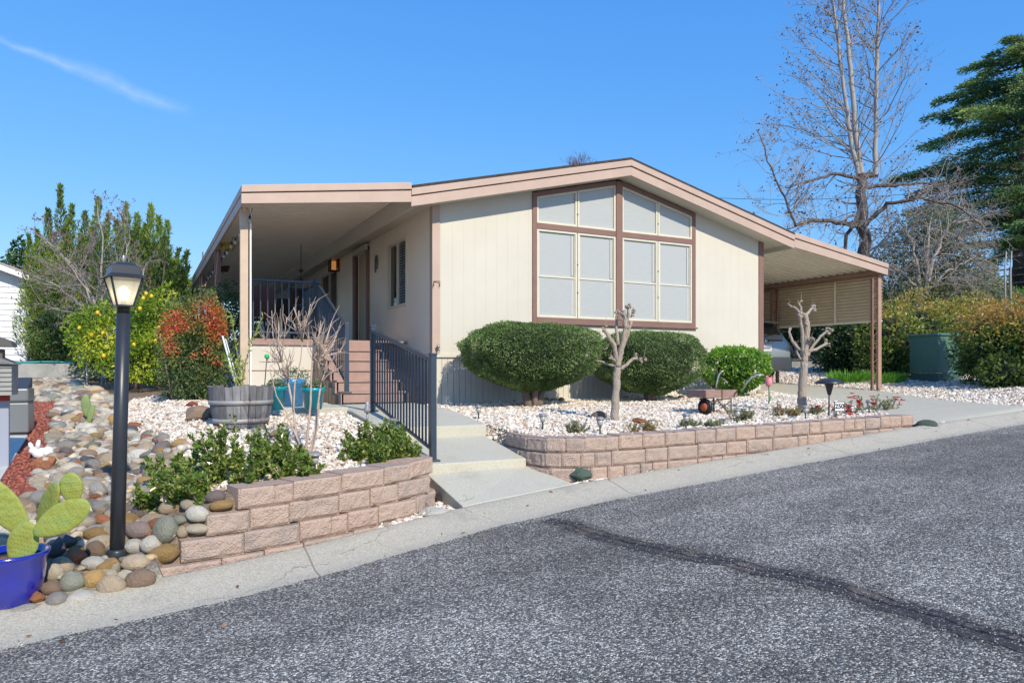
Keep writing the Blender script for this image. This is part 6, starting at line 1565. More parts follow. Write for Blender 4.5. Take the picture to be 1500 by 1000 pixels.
xc_ = pt(-4, 543, dd)[0]; mb = MB(); mb.b2(xc_ - .08, xc_ + .06, yl - .12, yl + .04, zt + .02, CZ - (512 - 543) / F * dd); mb.build('cupola', mat('brown grey cupola', (.12, .10, .09), .7), g)
zc2 = CZ - (508 - 543) / F * dd; mb = MB(); mb.prism([(xc_ - .2, zc2 - .0), (xc_ + .15, zc2 - .0), (xc_ + .13, zc2 + .05), (xc_ - .02, zc2 + .11), (xc_ - .18, zc2 + .05)], yl - .2, yl + .1); mb.build('cupola_roof', mat('dark cupola roof', (.10, .095, .09), .7), g)
# neighbour's white house
P = pt(49, 543, 20); dd = 20
g = thing('white_house', "neighbour's white lap sided house beyond the trees at the left edge", 'house', (P[0] - 3, P[1], .6))
wz = lambda y: CZ - (y - 543) / F * dd
ls = mat('white lap siding', (.72, .74, .77), .55)
mb = MB(); z = .5; top = wz(415)
lay = .155
while z < top + 3.2:
    xr2 = P[0] if z < top else P[0] - (z - top) / .38
    if xr2 > P[0] - 9: mb.add([(P[0] - 9, P[1] - .022, z), (xr2, P[1] - .022, z), (xr2, P[1], z + lay), (P[0] - 9, P[1], z + lay), (P[0] - 9, P[1] + .02, z), (xr2, P[1] + .02, z)], [(0, 1, 2, 3), (4, 5, 1, 0)])
    z += lay
mb.build('gable_wall', ls, g)
mb = MB(); mb.b2(P[0] - 9, P[0], P[1] + .025, P[1] + 9, .4, top); mb.build('wall', ls, g)
mb = MB(); mb.b2(P[0] - .10, P[0] + .02, P[1] - .03, P[1] + .09, .4, top); mb.build('corner_board', M['white'], g)
mb = MB(); e_ = P[0] + .35; zt_ = top + .02; sl_ = .38
mb.prism([(e_, zt_ - .14), (e_, zt_ + .06), (e_ - 8, zt_ + .06 + 8 * sl_), (e_ - 8, zt_ - .14 + 8 * sl_)], P[1] - .38, P[1] - .32); mb.build('rake_board', M['white'], g)
mb = MB(); mb.prism([(e_, zt_ + .02), (e_, zt_ + .07), (e_ - 8, zt_ + .07 + 8 * sl_), (e_ - 8, zt_ + .02 + 8 * sl_)], P[1] - .40, P[1] + 9.2); mb.build('roof', mat('pale grey roof', (.35, .34, .33), .8, var=.1), g)
p0 = pt(-70, 536, 18); p1 = pt(142, 536, 17); mb = MB(); mb.b2(p0[0], p1[0], p1[1], p1[1] + .18, .35, CZ - (533 - 543) / F * 17.4)
tag(mb.build('low_wall', mat('grey low wall', (.36, .36, .34), .85, var=.2, vs=2), bevel=.02), 'low grey concrete wall between the cobbles and the white house', 'low wall')
mb = MB(); zt = CZ - (531 - 543) / F * 17.4; mb.tube([(p0[0] + (p1[0] - p0[0]) * k / 20, p1[1] + .08, zt + .01 * math.sin(k)) for k in range(21)], .028, 6)
tag(mb.build('garden_hose', mat('teal hose', (.02, .25, .24), .5)), 'teal garden hose lying along the low grey wall', 'hose')
q = pt(127, 522, 14.5); b_ = np.array([q[0], q[1], gz1(q[0], q[1])]); g = thing('small_yard_sign', 'small white yard sign on a thin white stake below the lemon tree', 'sign', b_)
mb = MB(); mb.b2(q[0] - .012, q[0] + .012, q[1] - .01, q[1] + .01, b_[2], q[2]); mb.build('stake', M['white'], g); mb = MB(); mb.b2(q[0] - .16, q[0] - .02 + .06, q[1] - .02, q[1] - .011, q[2] - .05, q[2] + .07); mb.build('sign_board', M['white'], g)
mb = MB(); mb.b2(q[0] - .13, q[0] + .01, q[1] - .024, q[1] - .021, q[2] - .02, q[2] + .0); mb.b2(q[0] - .13, q[0] + .01, q[1] - .024, q[1] - .021, q[2] + .02, q[2] + .035); mb.build('faded_lines', mat('grey ink', (.3, .3, .3), .7), g)

# ------------------------------------------------------------------ trees and shrubs on the left
def mass(blobs, n, seed, shell=.35, lump=.35, f=1.3):
    """points spread through lumpy ellipsoids: blobs = (c, r)"""
    r_ = np.random.default_rng(seed); vol = np.array([b_[1][0] * b_[1][1] + b_[1][0] * b_[1][2] for b_ in blobs]); vol = vol / vol.sum(); P = []; U = []
    for (c, rr), v in zip(blobs, vol):
        m_ = int(n * v) + 1; u = unit(r_.normal(size=(m_, 3)))
        k = 1 + lump * np.array([noise.noise(Vector((a * f * rr[0] * 1.2 + c[0], b2_ * f * rr[1] * 1.2 + c[1], e_ * f * rr[2] * 1.2 + seed))) for a, b2_, e_ in u])
        k = k * (1 - shell * r_.random(m_) ** 1.8); P.append(np.array(c) + u * k[:, None] * np.array(rr)); U.append(u)
    return np.concatenate(P), np.concatenate(U)
def nrand(P, s, seed, amp=.9):
    t = np.array([noise.noise(Vector((a * s + seed, b_ * s, c_ * s))) for a, b_, c_ in P]); return np.clip(.5 + amp * t + .22 * rng.normal(size=len(P)), 0, 1)
# junipers with upright plumes
M['jun'] = leafmat('juniper green', [(0, (.022, .044, .008)), (.5, (.070, .115, .016)), (1, (.17, .205, .03))], .6, .3, k=2.0)
M['bronze'] = leafmat('olive bronze foliage', [(0, (.05, .06, .02)), (.5, (.10, .11, .03)), (1, (.17, .14, .05))], .6, .2)
def juniper(label, dpt, plumes, body, seed, base_px):
    b_ = pt(base_px, 540, dpt); b_[2] = gz1(b_[0], b_[1]); g = thing('juniper_tree', label, 'tree', b_, 'juniper trees beyond the garden')
    P = []; D = []; random.seed(seed)
    mb = MB()
    for (px, py, lowy, wpx_) in plumes:
        off = random.uniform(-1.0, 1.0); top = pt(px, py, dpt + off); lean = random.uniform(-14, 14); bot = pt(px + (base_px - px) * .25 + lean, lowy, dpt + off * .6); w_ = wpx_ * 1.45 / F * dpt
        mb.tube([bot, (bot + top) / 2, top], [.035, .02, .006], 4, cap=False)
        n = int(1500 * np.linalg.norm(top - bot) / 3.0); t = rng.random(n) ** .8
        prof = np.minimum(1, (1 - t) * 1.15 + .03) * (.85 + .35 * np.sin(t * 23 + seed + px)); a = rng.uniform(0, 6.283, n); rr = w_ * prof * (.35 + .65 * rng.random(n) ** .5)
        q = bot + (top - bot) * t[:, None] + np.stack([np.cos(a) * rr, np.sin(a) * rr, np.zeros(n)], 1); P.append(q)
        D.append(np.stack([np.cos(a) * .45, np.sin(a) * .45, np.ones(n)], 1))
    P2, U2 = mass([(pt(a, b2_, dpt + c_), (r1 / F * dpt, r1 / F * dpt * .8, r2 / F * dpt)) for a, b2_, c_, r1, r2 in body], 15000, seed, .5, .5, .8)
    P.append(P2); D.append(U2 * .6 + [0, 0, .9]); P = np.concatenate(P); D = np.concatenate(D); k = P[:, 2] > gz1(b_[0], b_[1]) + .1; P, D = P[k], D[k]
    leaves('foliage', P, unit(D), rng.uniform(.06, .15, len(P)), M['jun'], g, asp=.24, jit=.3, rnd=nrand(P, .9, seed, .7))
    mb.tube([b_ - [0, 0, .1], b_ + [0, 0, 1.6], b_ + [.1, 0, 3.2]], [.16, .13, .05], 7); mb.build('trunk', M['bark'], g)
    return g
juniper('tall dark juniper with many upright plumes, left of the post lamp', 20, [(88, 272, 430, 12), (55, 340, 470, 13), (70, 308, 440, 13), (106, 302, 430, 13), (125, 312, 430, 12), (145, 292, 430, 12), (42, 345, 470, 9), (60, 370, 490, 14), (96, 330, 470, 16), (118, 345, 480, 16), (160, 315, 450, 12), (78, 345, 480, 16), (135, 335, 470, 15), (48, 400, 500, 13)],
        [(92, 445, 0, 54, 88), (75, 500, -.6, 32, 38), (130, 420, .4, 50, 84), (60, 430, .2, 26, 60)], 61, 95)
juniper('bright green juniper with upright plumes reaching to the awning edge', 19, [(185, 300, 420, 11), (201, 315, 420, 12), (221, 302, 420, 12), (232, 318, 430, 13), (246, 326, 430, 12), (262, 366, 450, 10), (275, 370, 440, 9), (212, 330, 450, 16), (238, 350, 460, 16), (170, 325, 440, 13), (192, 340, 460, 16), (255, 385, 480, 14), (222, 370, 480, 18), (276, 392, 470, 9)],
        [(218, 410, 0, 48, 82), (180, 415, .5, 44, 84), (252, 430, .3, 28, 56)], 62, 215)
# bare branching shrub in front of the junipers
def bare_tree(name, label, cat, base, trunks, par, seed, mt, group=None, buds=None):
    random.seed(seed); g = thing(name, label, cat, base, group); tips = []
    mb = MB(); tw = MB()
    for (pts, r0, r1, kids) in trunks:
        pts = [np.array(p) for p in pts]; n = len(pts); P = []; Rr = []
        for k in range(n - 1):
            for j in range(5):
                f = (k + j / 5) / (n - 1); P.append(pts[k] * (1 - j / 5) + pts[k + 1] * j / 5 + rng.normal(0, .012, 3) * (par.get('wob', 1))); Rr.append(r0 + (r1 - r0) * f)
        P.append(pts[-1]); Rr.append(r1); mb.tube(P, Rr, 8, cap=False)
        for k in range(kids):
            f = random.uniform(par.get('k0', .15), 1); i = min(int(f * (len(P) - 1)), len(P) - 2); ax = Vector(P[i + 1] - P[i]).normalized(); o_ = ax.orthogonal(); o_.normalize(); o_.rotate(Matrix.Rotation(random.uniform(0, 6.283), 3, ax))
            a = R(random.gauss(par['ang0'], 12)); d = ax * math.cos(a) + o_ * math.sin(a)
            branch(tw, P[i], d, par['len0'] * random.uniform(.5, 1.15) * (1.15 - .75 * f), min(Rr[i] * .5, par['r0']), 1, par, tips)
    mb.build('trunk', mt, g); tw.build('branches', par.get('twmat', mt), g)
    if buds:
        T = np.array([t[0] for t in tips]); D = np.array([t[1] for t in tips]); k = rng.random(len(T)) < buds[0]
        leaves('last_leaves', T[k], D[k], rng.uniform(.5, 1.2, k.sum()) * buds[1], buds[2], g, jit=1.2, asp=.6)['kind'] = 'stuff'
    return g
M['greytwig'] = mat('silver grey twigs', (.33, .30, .285), .8, var=.2); M['redtwig'] = mat('reddish brown leaf remnants', (.15, .07, .055), .7, rnd=.4)
bp_ = pt(152, 540, 16); bp_[2] = gz1(bp_[0], bp_[1])
A_ = lambda px, py, d=16: pt(px, py, d)
bare_tree('bare_plum', 'leafless silver branched shrub tangled before the junipers', 'tree', bp_, [
    ([bp_, A_(150, 480), A_(128, 420), A_(95, 375), A_(48, 335, 15.6)], .04, .009, 18), ([bp_, A_(152, 470), A_(148, 420), A_(150, 360), A_(143, 300)], .038, .009, 18), ([bp_, A_(160, 480), A_(175, 420), A_(190, 350, 16.4), A_(186, 305)], .035, .009, 16),
    ([A_(152, 480), A_(120, 450, 15.5), A_(85, 420, 15), A_(40, 400, 15)], .028, .007, 14), ([A_(152, 480), A_(135, 440, 15.4), A_(110, 400, 15.2), A_(75, 350, 15.2)], .028, .007, 14), ([A_(155, 470), A_(200, 430, 15.6), A_(215, 385, 15.6)], .04, .01, 9)],
    dict(seg=5, wander=.22, up=.03, kids=[0, 5, 3, 0], lv=3, ratio=.62, ang=42, ang0=45, len0=1.4, r0=.011, minr=.0035, upk=.6, wob=1.5), 71, M['greytwig'], buds=(.16, .06, M['redtwig']))
# lemon tree
M['citrus'] = leafmat('yellow green citrus leaves', [(0, (.045, .085, .008)), (.45, (.095, .165, .014)), (.8, (.20, .27, .02)), (1, (.36, .38, .04))], .4, .3)
lc = pt(185, 500, 14.6); lb2 = np.array([lc[0], lc[1], gz1(lc[0], lc[1])]); g = thing('lemon_tree', 'yellow green lemon tree dotted with ripe yellow lemons', 'tree', lb2)
S15 = 14.6 / F
P, U = mass([(pt(178, 490, 14.6), (66 * S15, .9, 52 * S15)), (pt(225, 470, 14.6), (36 * S15, .7, 52 * S15)), (pt(140, 495, 14.3), (40 * S15, .7, 46 * S15)), (pt(210, 525, 14.0), (48 * S15, .6, 36 * S15))], 11000, 81, .5, .45, 1.6)
k = P[:, 2] > lb2[2] + .12; P, U = P[k], U[k]
leaves('foliage', P, U, rng.uniform(.05, .10, len(P)), M['citrus'], g, jit=.9, asp=.5, rnd=nrand(P, 2.2, 3, .8) * .75 + .25)
mb = MB(); [mb.tube([lb2 + [a, 0, -.05], lb2 + [a * 2, .0, .5], lb2 + [a * 4, 0, 1.2]], [.05, .04, .02], 6) for a in (-.12, .02, .15)]; mb.build('trunk', M['bark'], g)
lem = mat('ripe lemon', (.72, .48, .03), .4)
for (px, py) in [(134, 490), (151, 488), (152, 521), (214, 430), (222, 434), (210, 437), (178, 466), (196, 505), (116, 480), (205, 452), (233, 480), (168, 440), (143, 458), (228, 500)]:
    mb = MB(); c = pt(px, py, 13.75 if py < 500 else 13.5); mb.lathe([(0, -.045), (.03, -.03), (.038, 0), (.03, .03), (0, .048)], c, 8); mb.build('lemon', lem, g)
# nandina with red patches
M['nand'] = leafmat('nandina leaves green to red', [(0, (.035, .060, .022)), (.34, (.075, .12, .035)), (.52, (.15, .17, .04)), (.64, (.36, .15, .04)), (.78, (.45, .10, .04)), (1, (.50, .03, .05))], .45, .25)
d_ = 11.1; nb_ = gnd(285, 594); nb_ = np.array([pt(285, 590, d_)[0], pt(285, 590, d_)[1], 0]); nb_[2] = gz1(nb_[0], nb_[1])
g = thing('nandina_shrub', 'tall nandina shrub with green and red foliage left of the porch', 'shrub', nb_); S_ = d_ / F
P, U = mass([(pt(287, 520, d_), (45 * S_, .45, 68 * S_)), (pt(300, 470, d_), (34 * S_, .38, 44 * S_)), (pt(262, 490, d_), (27 * S_, .34, 48 * S_)), (pt(300, 560, d_), (35 * S_, .38, 32 * S_)), (pt(318, 490, d_), (18 * S_, .3, 44 * S_)), (pt(262, 550, d_ + .2), (26 * S_, .3, 44 * S_))], 15000, 91, .5, .4, 2.5)
k = P[:, 2] > nb_[2] + .03; P, U = P[k], U[k]
t = np.array([proj(p)[:2] for p in P]); hot = np.zeros(len(P))
for (a, b_, rr) in ((305, 458, 30), (243, 488, 17), (252, 510, 14), (320, 487, 20), (300, 515, 12), (283, 520, 7), (255, 465, 20), (318, 530, 10), (270, 478, 12)): hot += np.exp(-((t[:, 0] - a) ** 2 + (t[:, 1] - b_) ** 2) / (2 * (rr * .6) ** 2))
leaves('foliage', P, U, rng.uniform(.035, .07, len(P)), M['nand'], g, jit=.9, asp=.4, rnd=np.clip(.22 + .16 * rng.normal(size=len(P)) + np.clip(hot, 0, 1) * .55, 0, 1))
mb = MB(); [mb.tube([nb_ + [a, 0, -.05], nb_ + [a * 1.6, .0, 1.0]], [.015, .01], 5) for a in (-.3, -.15, 0, .12, .28)]; mb.build('stems', M['bark'], g)
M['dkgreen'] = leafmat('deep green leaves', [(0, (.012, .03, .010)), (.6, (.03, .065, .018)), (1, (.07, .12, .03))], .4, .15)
def massplant(name, label, cat, blobs, n, seed, mt, size, asp=.5, jit=.9, lump=.4, f=1.5, shell=.5, base=None, trunk=True, group=None, rs=1.2, rnd=None, up=0, core=0):
    c = base if base is not None else np.array(blobs[0][0]); b_ = np.array([c[0], c[1], gz1(c[0], c[1])]); g = thing(name, label, cat, b_, group)
    P, U = mass(blobs, n, seed, shell, lump, f); k = P[:, 2] > gz(P[:, 0], P[:, 1]) + .02; P, U = P[k], U[k]
    leaves('foliage', P, U + [0, 0, up], rng.uniform(.7, 1.3, len(P)) * size, mt, g, jit=jit, asp=asp, rnd=nrand(P, rs, seed, .8) if rnd is None else rnd(P))
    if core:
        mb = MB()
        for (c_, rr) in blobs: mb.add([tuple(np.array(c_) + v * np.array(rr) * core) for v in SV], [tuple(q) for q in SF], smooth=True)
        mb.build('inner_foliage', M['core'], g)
    if trunk:
        mb = MB(); top = blobs[0][0]; [mb.tube([b_ + [a, 0, -.1], (b_ + np.array(top)) / 2 + [a * 2, 0, 0], np.array(top) + [a * 3, 0, 0]], [.06, .045, .03], 6) for a in (-.12, .1)]; mb.build('trunk', M['bark'], g)
    return g
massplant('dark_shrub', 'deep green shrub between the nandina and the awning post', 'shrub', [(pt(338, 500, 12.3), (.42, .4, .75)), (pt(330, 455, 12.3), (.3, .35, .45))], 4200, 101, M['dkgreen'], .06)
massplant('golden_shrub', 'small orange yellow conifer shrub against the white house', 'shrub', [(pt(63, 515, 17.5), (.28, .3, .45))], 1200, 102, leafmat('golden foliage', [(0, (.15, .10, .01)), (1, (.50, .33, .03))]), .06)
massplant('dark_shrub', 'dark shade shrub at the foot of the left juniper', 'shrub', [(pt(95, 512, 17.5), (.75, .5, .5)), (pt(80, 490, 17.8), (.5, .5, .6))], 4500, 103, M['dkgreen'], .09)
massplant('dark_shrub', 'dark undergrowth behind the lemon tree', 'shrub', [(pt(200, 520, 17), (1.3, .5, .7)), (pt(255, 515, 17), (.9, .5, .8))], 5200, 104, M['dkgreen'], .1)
massplant('far_conifer', 'dark far conifer above the roof of the white house', 'tree', [(pt(27, 408, 60), (1.3, 1.2, 2.2)), (pt(28, 378, 60), (.55, .5, 1.7)), (pt(26, 440, 60), (1.9, 1.5, 2))], 2600, 105, M['dkgreen'], .4, trunk=True)
# ------------------------------------------------------------------ right hand background
M['photinia'] = leafmat('hedge leaves green to bronze', [(0, (.02, .04, .01)), (.30, (.06, .095, .018)), (.52, (.125, .155, .03)), (.70, (.24, .19, .04)), (1, (.32, .135, .045))], .4, .45, .5, k=2.3)
def hot_top(z0, z1, amt):
    def f(P):
        k = np.clip((P[:, 2] - z0) / (z1 - z0), 0, 1); return np.clip(.18 + .17 * rng.normal(size=len(P)) + .2 * np.array([noise.noise(Vector(tuple(p * 1.8))) for p in P]) + amt * k, 0, 1)
    return f
massplant('hedge', 'green and yellow leafed hedge left of the green utility box', 'hedge', [(pt(1308, 500, 19.0), (.9, .8, 1.0)), (pt(1345, 490, 19.6), (.9, .9, 1.05)), (pt(1385, 490, 20.2), (.9, .9, 1.05)), (pt(1420, 490, 20.4), (.9, .9, 1.1)), (pt(1298, 530, 18.8), (.7, .7, .6))], 15000, 111, M['photinia'], .10, lump=.3, f=1.2, core=.62, trunk=False, rnd=hot_top(.9, 2.3, .50))
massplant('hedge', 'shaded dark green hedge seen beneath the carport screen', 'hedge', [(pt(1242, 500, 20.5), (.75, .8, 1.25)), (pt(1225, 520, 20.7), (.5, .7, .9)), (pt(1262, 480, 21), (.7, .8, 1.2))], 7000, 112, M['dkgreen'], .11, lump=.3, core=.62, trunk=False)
massplant('hedge', 'large bronze tipped hedge right of the green utility box', 'hedge', [(pt(1462, 515, 15.4), (.75, .7, .9)), (pt(1450, 490, 16.0), (.55, .7, .75)), (pt(1500, 510, 15.0), (.8, .7, 1.0)), (pt(1550, 510, 14.6), (.9, .8, 1.05)), (pt(1425, 520, 16.4), (.3, .5, .7)), (pt(1480, 550, 14.6), (.8, .5, .45)), (pt(1540, 560, 14.2), (.8, .5, .4))], 19000, 113, M['photinia'], .09, lump=.33, f=1.3, core=.62, trunk=False, rnd=hot_top(.8, 1.75, .72))
# green transformer box
tp = pt(1393, 553, 17.2); gzt = gz1(tp[0], tp[1]); 
g = thing('utility_box', 'dark green metal utility box standing between the hedges', 'utility box', (tp[0], tp[1], gzt))
gm_ = mat('dark green box paint', (.085, .185, .145), .45, var=.08, vs=3); gdk = mat('dark green base', (.055, .12, .105), .5)
T_ = Matrix.Rotation(YAW - R(6), 3, 'Z') @ Matrix.Rotation(R(18), 3, 'Z')
o_ = Vector((tp[0], tp[1], gzt)); dtp = proj(tp)[2]; W_ = 64 / F * dtp / math.cos(R(14)); top = CZ - (488 - 543) / F * dtp - gzt
xo = .0
def tb2(name, x0, x1, y0, y1, z0, z1, mt, par, bev=.01):
    mb = MB(); c = o_ + T_ @ Vector(((x0 + x1) / 2 + xo, (y0 + y1) / 2, 0)) + Vector((0, 0, (z0 + z1) / 2)); mb.box(c, (x1 - x0, y1 - y0, z1 - z0), M=T_); return mb.build(name, mt, par, bev)
w2 = .37
bd = tb2('box_body', -w2, w2, 0, .9, .19, top - .05, gm_, g); tb2('box_lid', -w2 - .03, w2 + .03, -.04, .95, top - .055, top, gm_, g, .012); bs_ = tb2('box_base', -w2 + .01, w2 - .01, .02, .88, -.15, .185, gdk, g)
for i in range(5): tb2('vent_slat', -w2 + .12, w2 - .12, .008, .022, .04 + i * .03, .055 + i * .03, gm_, bs_, 0)
tb2('door_seam', w2 - .06, w2 - .045, -.003, .001, .2, top - .06, gdk, g, 0)
massplant('backdrop_shrubs', 'added dark shrubs closing off the view past the porch', 'hedge', [((-2.5, 21.5, 1.6), (2.2, 1.0, 1.7)), ((.6, 21.8, 1.6), (2.0, 1.0, 1.8))], 5000, 131, M['dkgreen'], .12, core=.6, trunk=False)  # unseen shrubs, added so that the far end of the porch stays dark
# grass tufts
M['grass'] = leafmat('bright grass blades', [(0, (.04, .13, .012)), (1, (.14, .32, .03))], .5, .3)
def tuft(label, px, py, d, w_, h_, n, seed):
    c = pt(px, py, d); c[2] = gz1(c[0], c[1]); g = thing('grass_clump', label, 'grass clump', c, 'grass clumps by the carport')
    a = rng.uniform(0, 6.283, n); r = w_ * rng.random(n) ** .6; P = c + np.stack([np.cos(a) * r, np.sin(a) * r * .6, np.zeros(n)], 1); D = np.stack([np.cos(a) * .7, np.sin(a) * .7, np.full(n, 1.1)], 1)
    leaves('blades', P, unit(D), rng.uniform(.6, 1.2, n) * h_, M['grass'], g, asp=.07, jit=.25)
tuft('bright green strappy grass clump left of the tree trunk behind the carport post', 1245, 560, 18.2, .55, .34, 600, 1)
tuft('small bright grass clump right of the carport post', 1303, 558, 17.6, .35, .30, 400, 2)
# far low wall and hill behind the carport
p = pt(1175, 547, 25); mb = MB(); q = pt(1240, 547, 24); mb.box(((p[0] + q[0]) / 2, (p[1] + q[1]) / 2, CZ - (541 - 543) / F * 24.5 ), (4.5, .3, .55), YAW); tag(mb.build('low_wall', mat('shaded grey wall', (.25, .25, .25), .8, var=.1)), 'low grey wall behind the gravel, seen beneath the carport screen', 'low wall')
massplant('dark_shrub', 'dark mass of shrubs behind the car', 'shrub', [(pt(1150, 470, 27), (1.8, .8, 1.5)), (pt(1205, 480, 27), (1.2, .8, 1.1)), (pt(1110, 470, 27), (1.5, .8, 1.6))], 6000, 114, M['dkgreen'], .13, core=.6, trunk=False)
def fence(label, p, q, n, h_, rails, mt):
    g = thing('rail_fence', label, 'fence', p); p = np.array(p); q = np.array(q)
    for i in range(n + 1):
        c = p + (q - p) * i / n; z = gz1(c[0], c[1]); mb = MB(); mb.b2(c[0] - .06, c[0] + .06, c[1] - .06, c[1] + .06, z - .2, z + h_); mb.build('post', mt, g)
    for r in rails:
        mb = MB(); mb.tube([(a := p + (q - p) * i / n)[:2].tolist() + [gz1(a[0], a[1]) + r] for i in range(n + 1)], .05, 4); mb.build('rail', mt, g)
M['fence'] = mat('grey brown fence wood', (.16, .12, .10), .85)
a = pt(1385, 400, 40); b_ = pt(1560, 400, 36); fence('wooden rail fence on the green bank at the right edge', (a[0], a[1], gz1(a[0], a[1])), (b_[0], b_[1], gz1(b_[0], b_[1])), 7, 1.2, (.35, .75, 1.1), M['fence'])
X = rng.uniform(24, 50, 14000); Y = rng.uniform(-2, 26, 14000); P = np.stack([X, Y, gz(X, Y)], 1)
tag(leaves('bank_grass', P, np.tile([0, 0, 1.], (len(P), 1)), rng.uniform(.15, .4, len(P)), M['grass'], None, asp=.12, jit=.4), 'green grass covering the bank behind the hedge', 'grass', kind='stuff')
# plane tree: thick trunk, three upright leaders, long low limbs
D_ = 24
B_ = lambda px, py, d=D_: pt(px, py, d)
sb = B_(1274, 547); sb[2] = gz1(sb[0], sb[1])
M['palebark'] = mat('pale plane bark', (.46, .43, .40), .8, var=.3, vs=5, col2=(.27, .24, .22)); M['darkbark'] = mat('dark fissured bark', (.11, .085, .075), .9, var=.3, vs=10, bump=1.5, bs=12, stretch=(1, 1, .3))
M['fruit'] = mat('dark seed balls', (.10, .05, .045), .8)
bare_tree('plane_tree', 'tall bare plane tree with three pale upright leaders', 'tree', sb, [
    ([sb, B_(1272, 480), B_(1268, 400), B_(1264, 330), B_(1261, 255)], .27, .15, 9)], dict(seg=6, wander=.2, up=-.01, kids=[0, 4, 4, 0], lv=3, ratio=.6, ang=42, ang0=65, len0=3.2, r0=.05, minr=.007, k0=.45, wob=3, twmat=M['greytwig']), 201, M['darkbark'], buds=(.06, .12, M['fruit']))
g_pl = [o for o in C.objects if o.get('category') == 'tree' and o.name.startswith('plane_tree')][0]
def limbs(parent, trunks, par, seed, mt, tm, buds=None):
    n0_ = len(C.objects); t = bare_tree('tmp_tree', 'x', 'tree', tuple(parent['_o']), trunks, par, seed, mt, buds=buds)
    par_w = dict(par)
    for ch in list(C.objects):
        if ch.parent == t:
            ch.parent = parent; ch.name = {'trunk': 'leader', 'branches': 'branches', 'last_leaves': 'seed_balls'}[ch.name.split('.')[0]]
    bpy.data.objects.remove(t)
lead = dict(seg=6, wander=.13, up=.06, kids=[0, 6, 4, 0], lv=3, ratio=.50, ang=38, ang0=48, len0=3.4, r0=.021, minr=.005, k0=.03, wob=1.0, twmat=M['greytwig'])
limbs(g_pl, [([B_(1259, 262), B_(1248, 215), B_(1236, 130), B_(1226, 50), B_(1216, -30)], .085, .035, 34), ([B_(1262, 258), B_(1254, 200), B_(1246, 100), B_(1237, 20), B_(1232, -40)], .10, .04, 34), ([B_(1283, 255), B_(1282, 180), B_(1285, 90), B_(1287, 10), B_(1288, -50)], .085, .035, 34)], lead, 202, M['palebark'], None, buds=(.10, .085, M['fruit']))
low = dict(seg=6, wander=.2, up=.05, kids=[0, 6, 4, 0], lv=3, ratio=.55, ang=45, ang0=60, len0=2.1, r0=.018, minr=.0045, k0=.1, wob=1.5, twmat=M['greytwig'])
limbs(g_pl, [([B_(1262, 330), B_(1225, 325, 23), B_(1190, 322, 22.5), B_(1165, 330, 22)], .085, .045, 24), ([B_(1165, 330, 22), B_(1150, 290, 22), B_(1125, 235, 22), B_(1108, 190, 22)], .04, .012, 26), ([B_(1262, 262), B_(1225, 255, 23.5), B_(1185, 265, 23), B_(1150, 275, 23)], .07, .02, 14), ([B_(1264, 258), B_(1283, 256, 24.2)], .10, .10, 0),
            ([B_(1266, 275), B_(1310, 270, 24), B_(1360, 268, 24), B_(1395, 290, 23.5)], .07, .02, 20), ([B_(1268, 330), B_(1300, 298, 23), B_(1350, 290, 22.5), B_(1400, 300, 22), B_(1450, 340, 22)], .075, .015, 30), ([B_(1266, 300), B_(1240, 345, 24), B_(1235, 390, 24)], .07, .05, 8)], low, 203, M['darkbark'], None, buds=(.05, .09, M['fruit']))
# grey green oak with a tangle of pale bare twigs
oc = pt(1372, 390, 26); M['oakleaf'] = leafmat('dusty grey green leaves', [(0, (.035, .043, .022)), (.5, (.075, .088, .045)), (1, (.15, .155, .09))], .6, .3, k=2.3)
gk = massplant('oak_tree', 'grey green oak behind the hedge with pale bare branches', 'tree', [(pt(1360, 385, 26), (1.9, 1.6, 1.7)), (pt(1320, 410, 26), (1.3, 1.2, 1.2)), (pt(1410, 410, 26), (1.4, 1.2, 1.1)), (pt(1375, 335, 26), (1.5, 1.2, .9)), (pt(1440, 430, 26), (.9, 1, .6)), (pt(1360, 440, 25), (2.4, 1, .7))], 22000, 120, M['oakleaf'], .11, lump=.6, f=1.2, shell=.7)
ar = dict(seg=6, wander=.2, up=-.10, kids=[0, 6, 4, 0], lv=3, ratio=.62, ang=45, ang0=50, len0=1.8, r0=.020, minr=.006, k0=.1, wob=3, twmat=mat('pale arching twigs', (.36, .32, .29), .8))  # twigs slightly paler than the limbs
G_ = lambda px, py, d=24.4: pt(px, py, d)
random.seed(5)
bare_tree('bare_tree', 'pale bare arching tree tangled in front of the oak', 'tree', (oc[0] - .5, oc[1] - 1.5, gz1(oc[0], oc[1])), [
    ([G_(1350, 450), G_(1345, 390), G_(1330, 340), G_(1310, 310)], .07, .015, 24), ([G_(1350, 450), G_(1365, 380), G_(1390, 330), G_(1430, 320), G_(1460, 350)], .07, .015, 34), ([G_(1350, 440), G_(1385, 400), G_(1420, 380), G_(1455, 400)], .05, .012, 26), ([G_(1350, 430), G_(1320, 400), G_(1295, 385)], .06, .015, 10), ([G_(1355, 420), G_(1360, 350), G_(1365, 300)], .07, .015, 12)], ar, 204, M['greytwig'])
for i, (px, d) in enumerate(((1473, 23), (1481, 23))):
    p = pt(px, 445, d); b_ = np.array([p[0], p[1], gz1(p[0], p[1])]); q = MB(); q.tube([b_, pt(px - 1, 400, d), pt(px + 1, 368, d)], [.035, .03, .015], 6)
    tag(q.build('young_trunk', M['palebark']), ['thin pale young tree trunk behind the right hedge, the left of two', 'thin pale young tree trunk behind the right hedge, the right of two'][i], 'sapling')
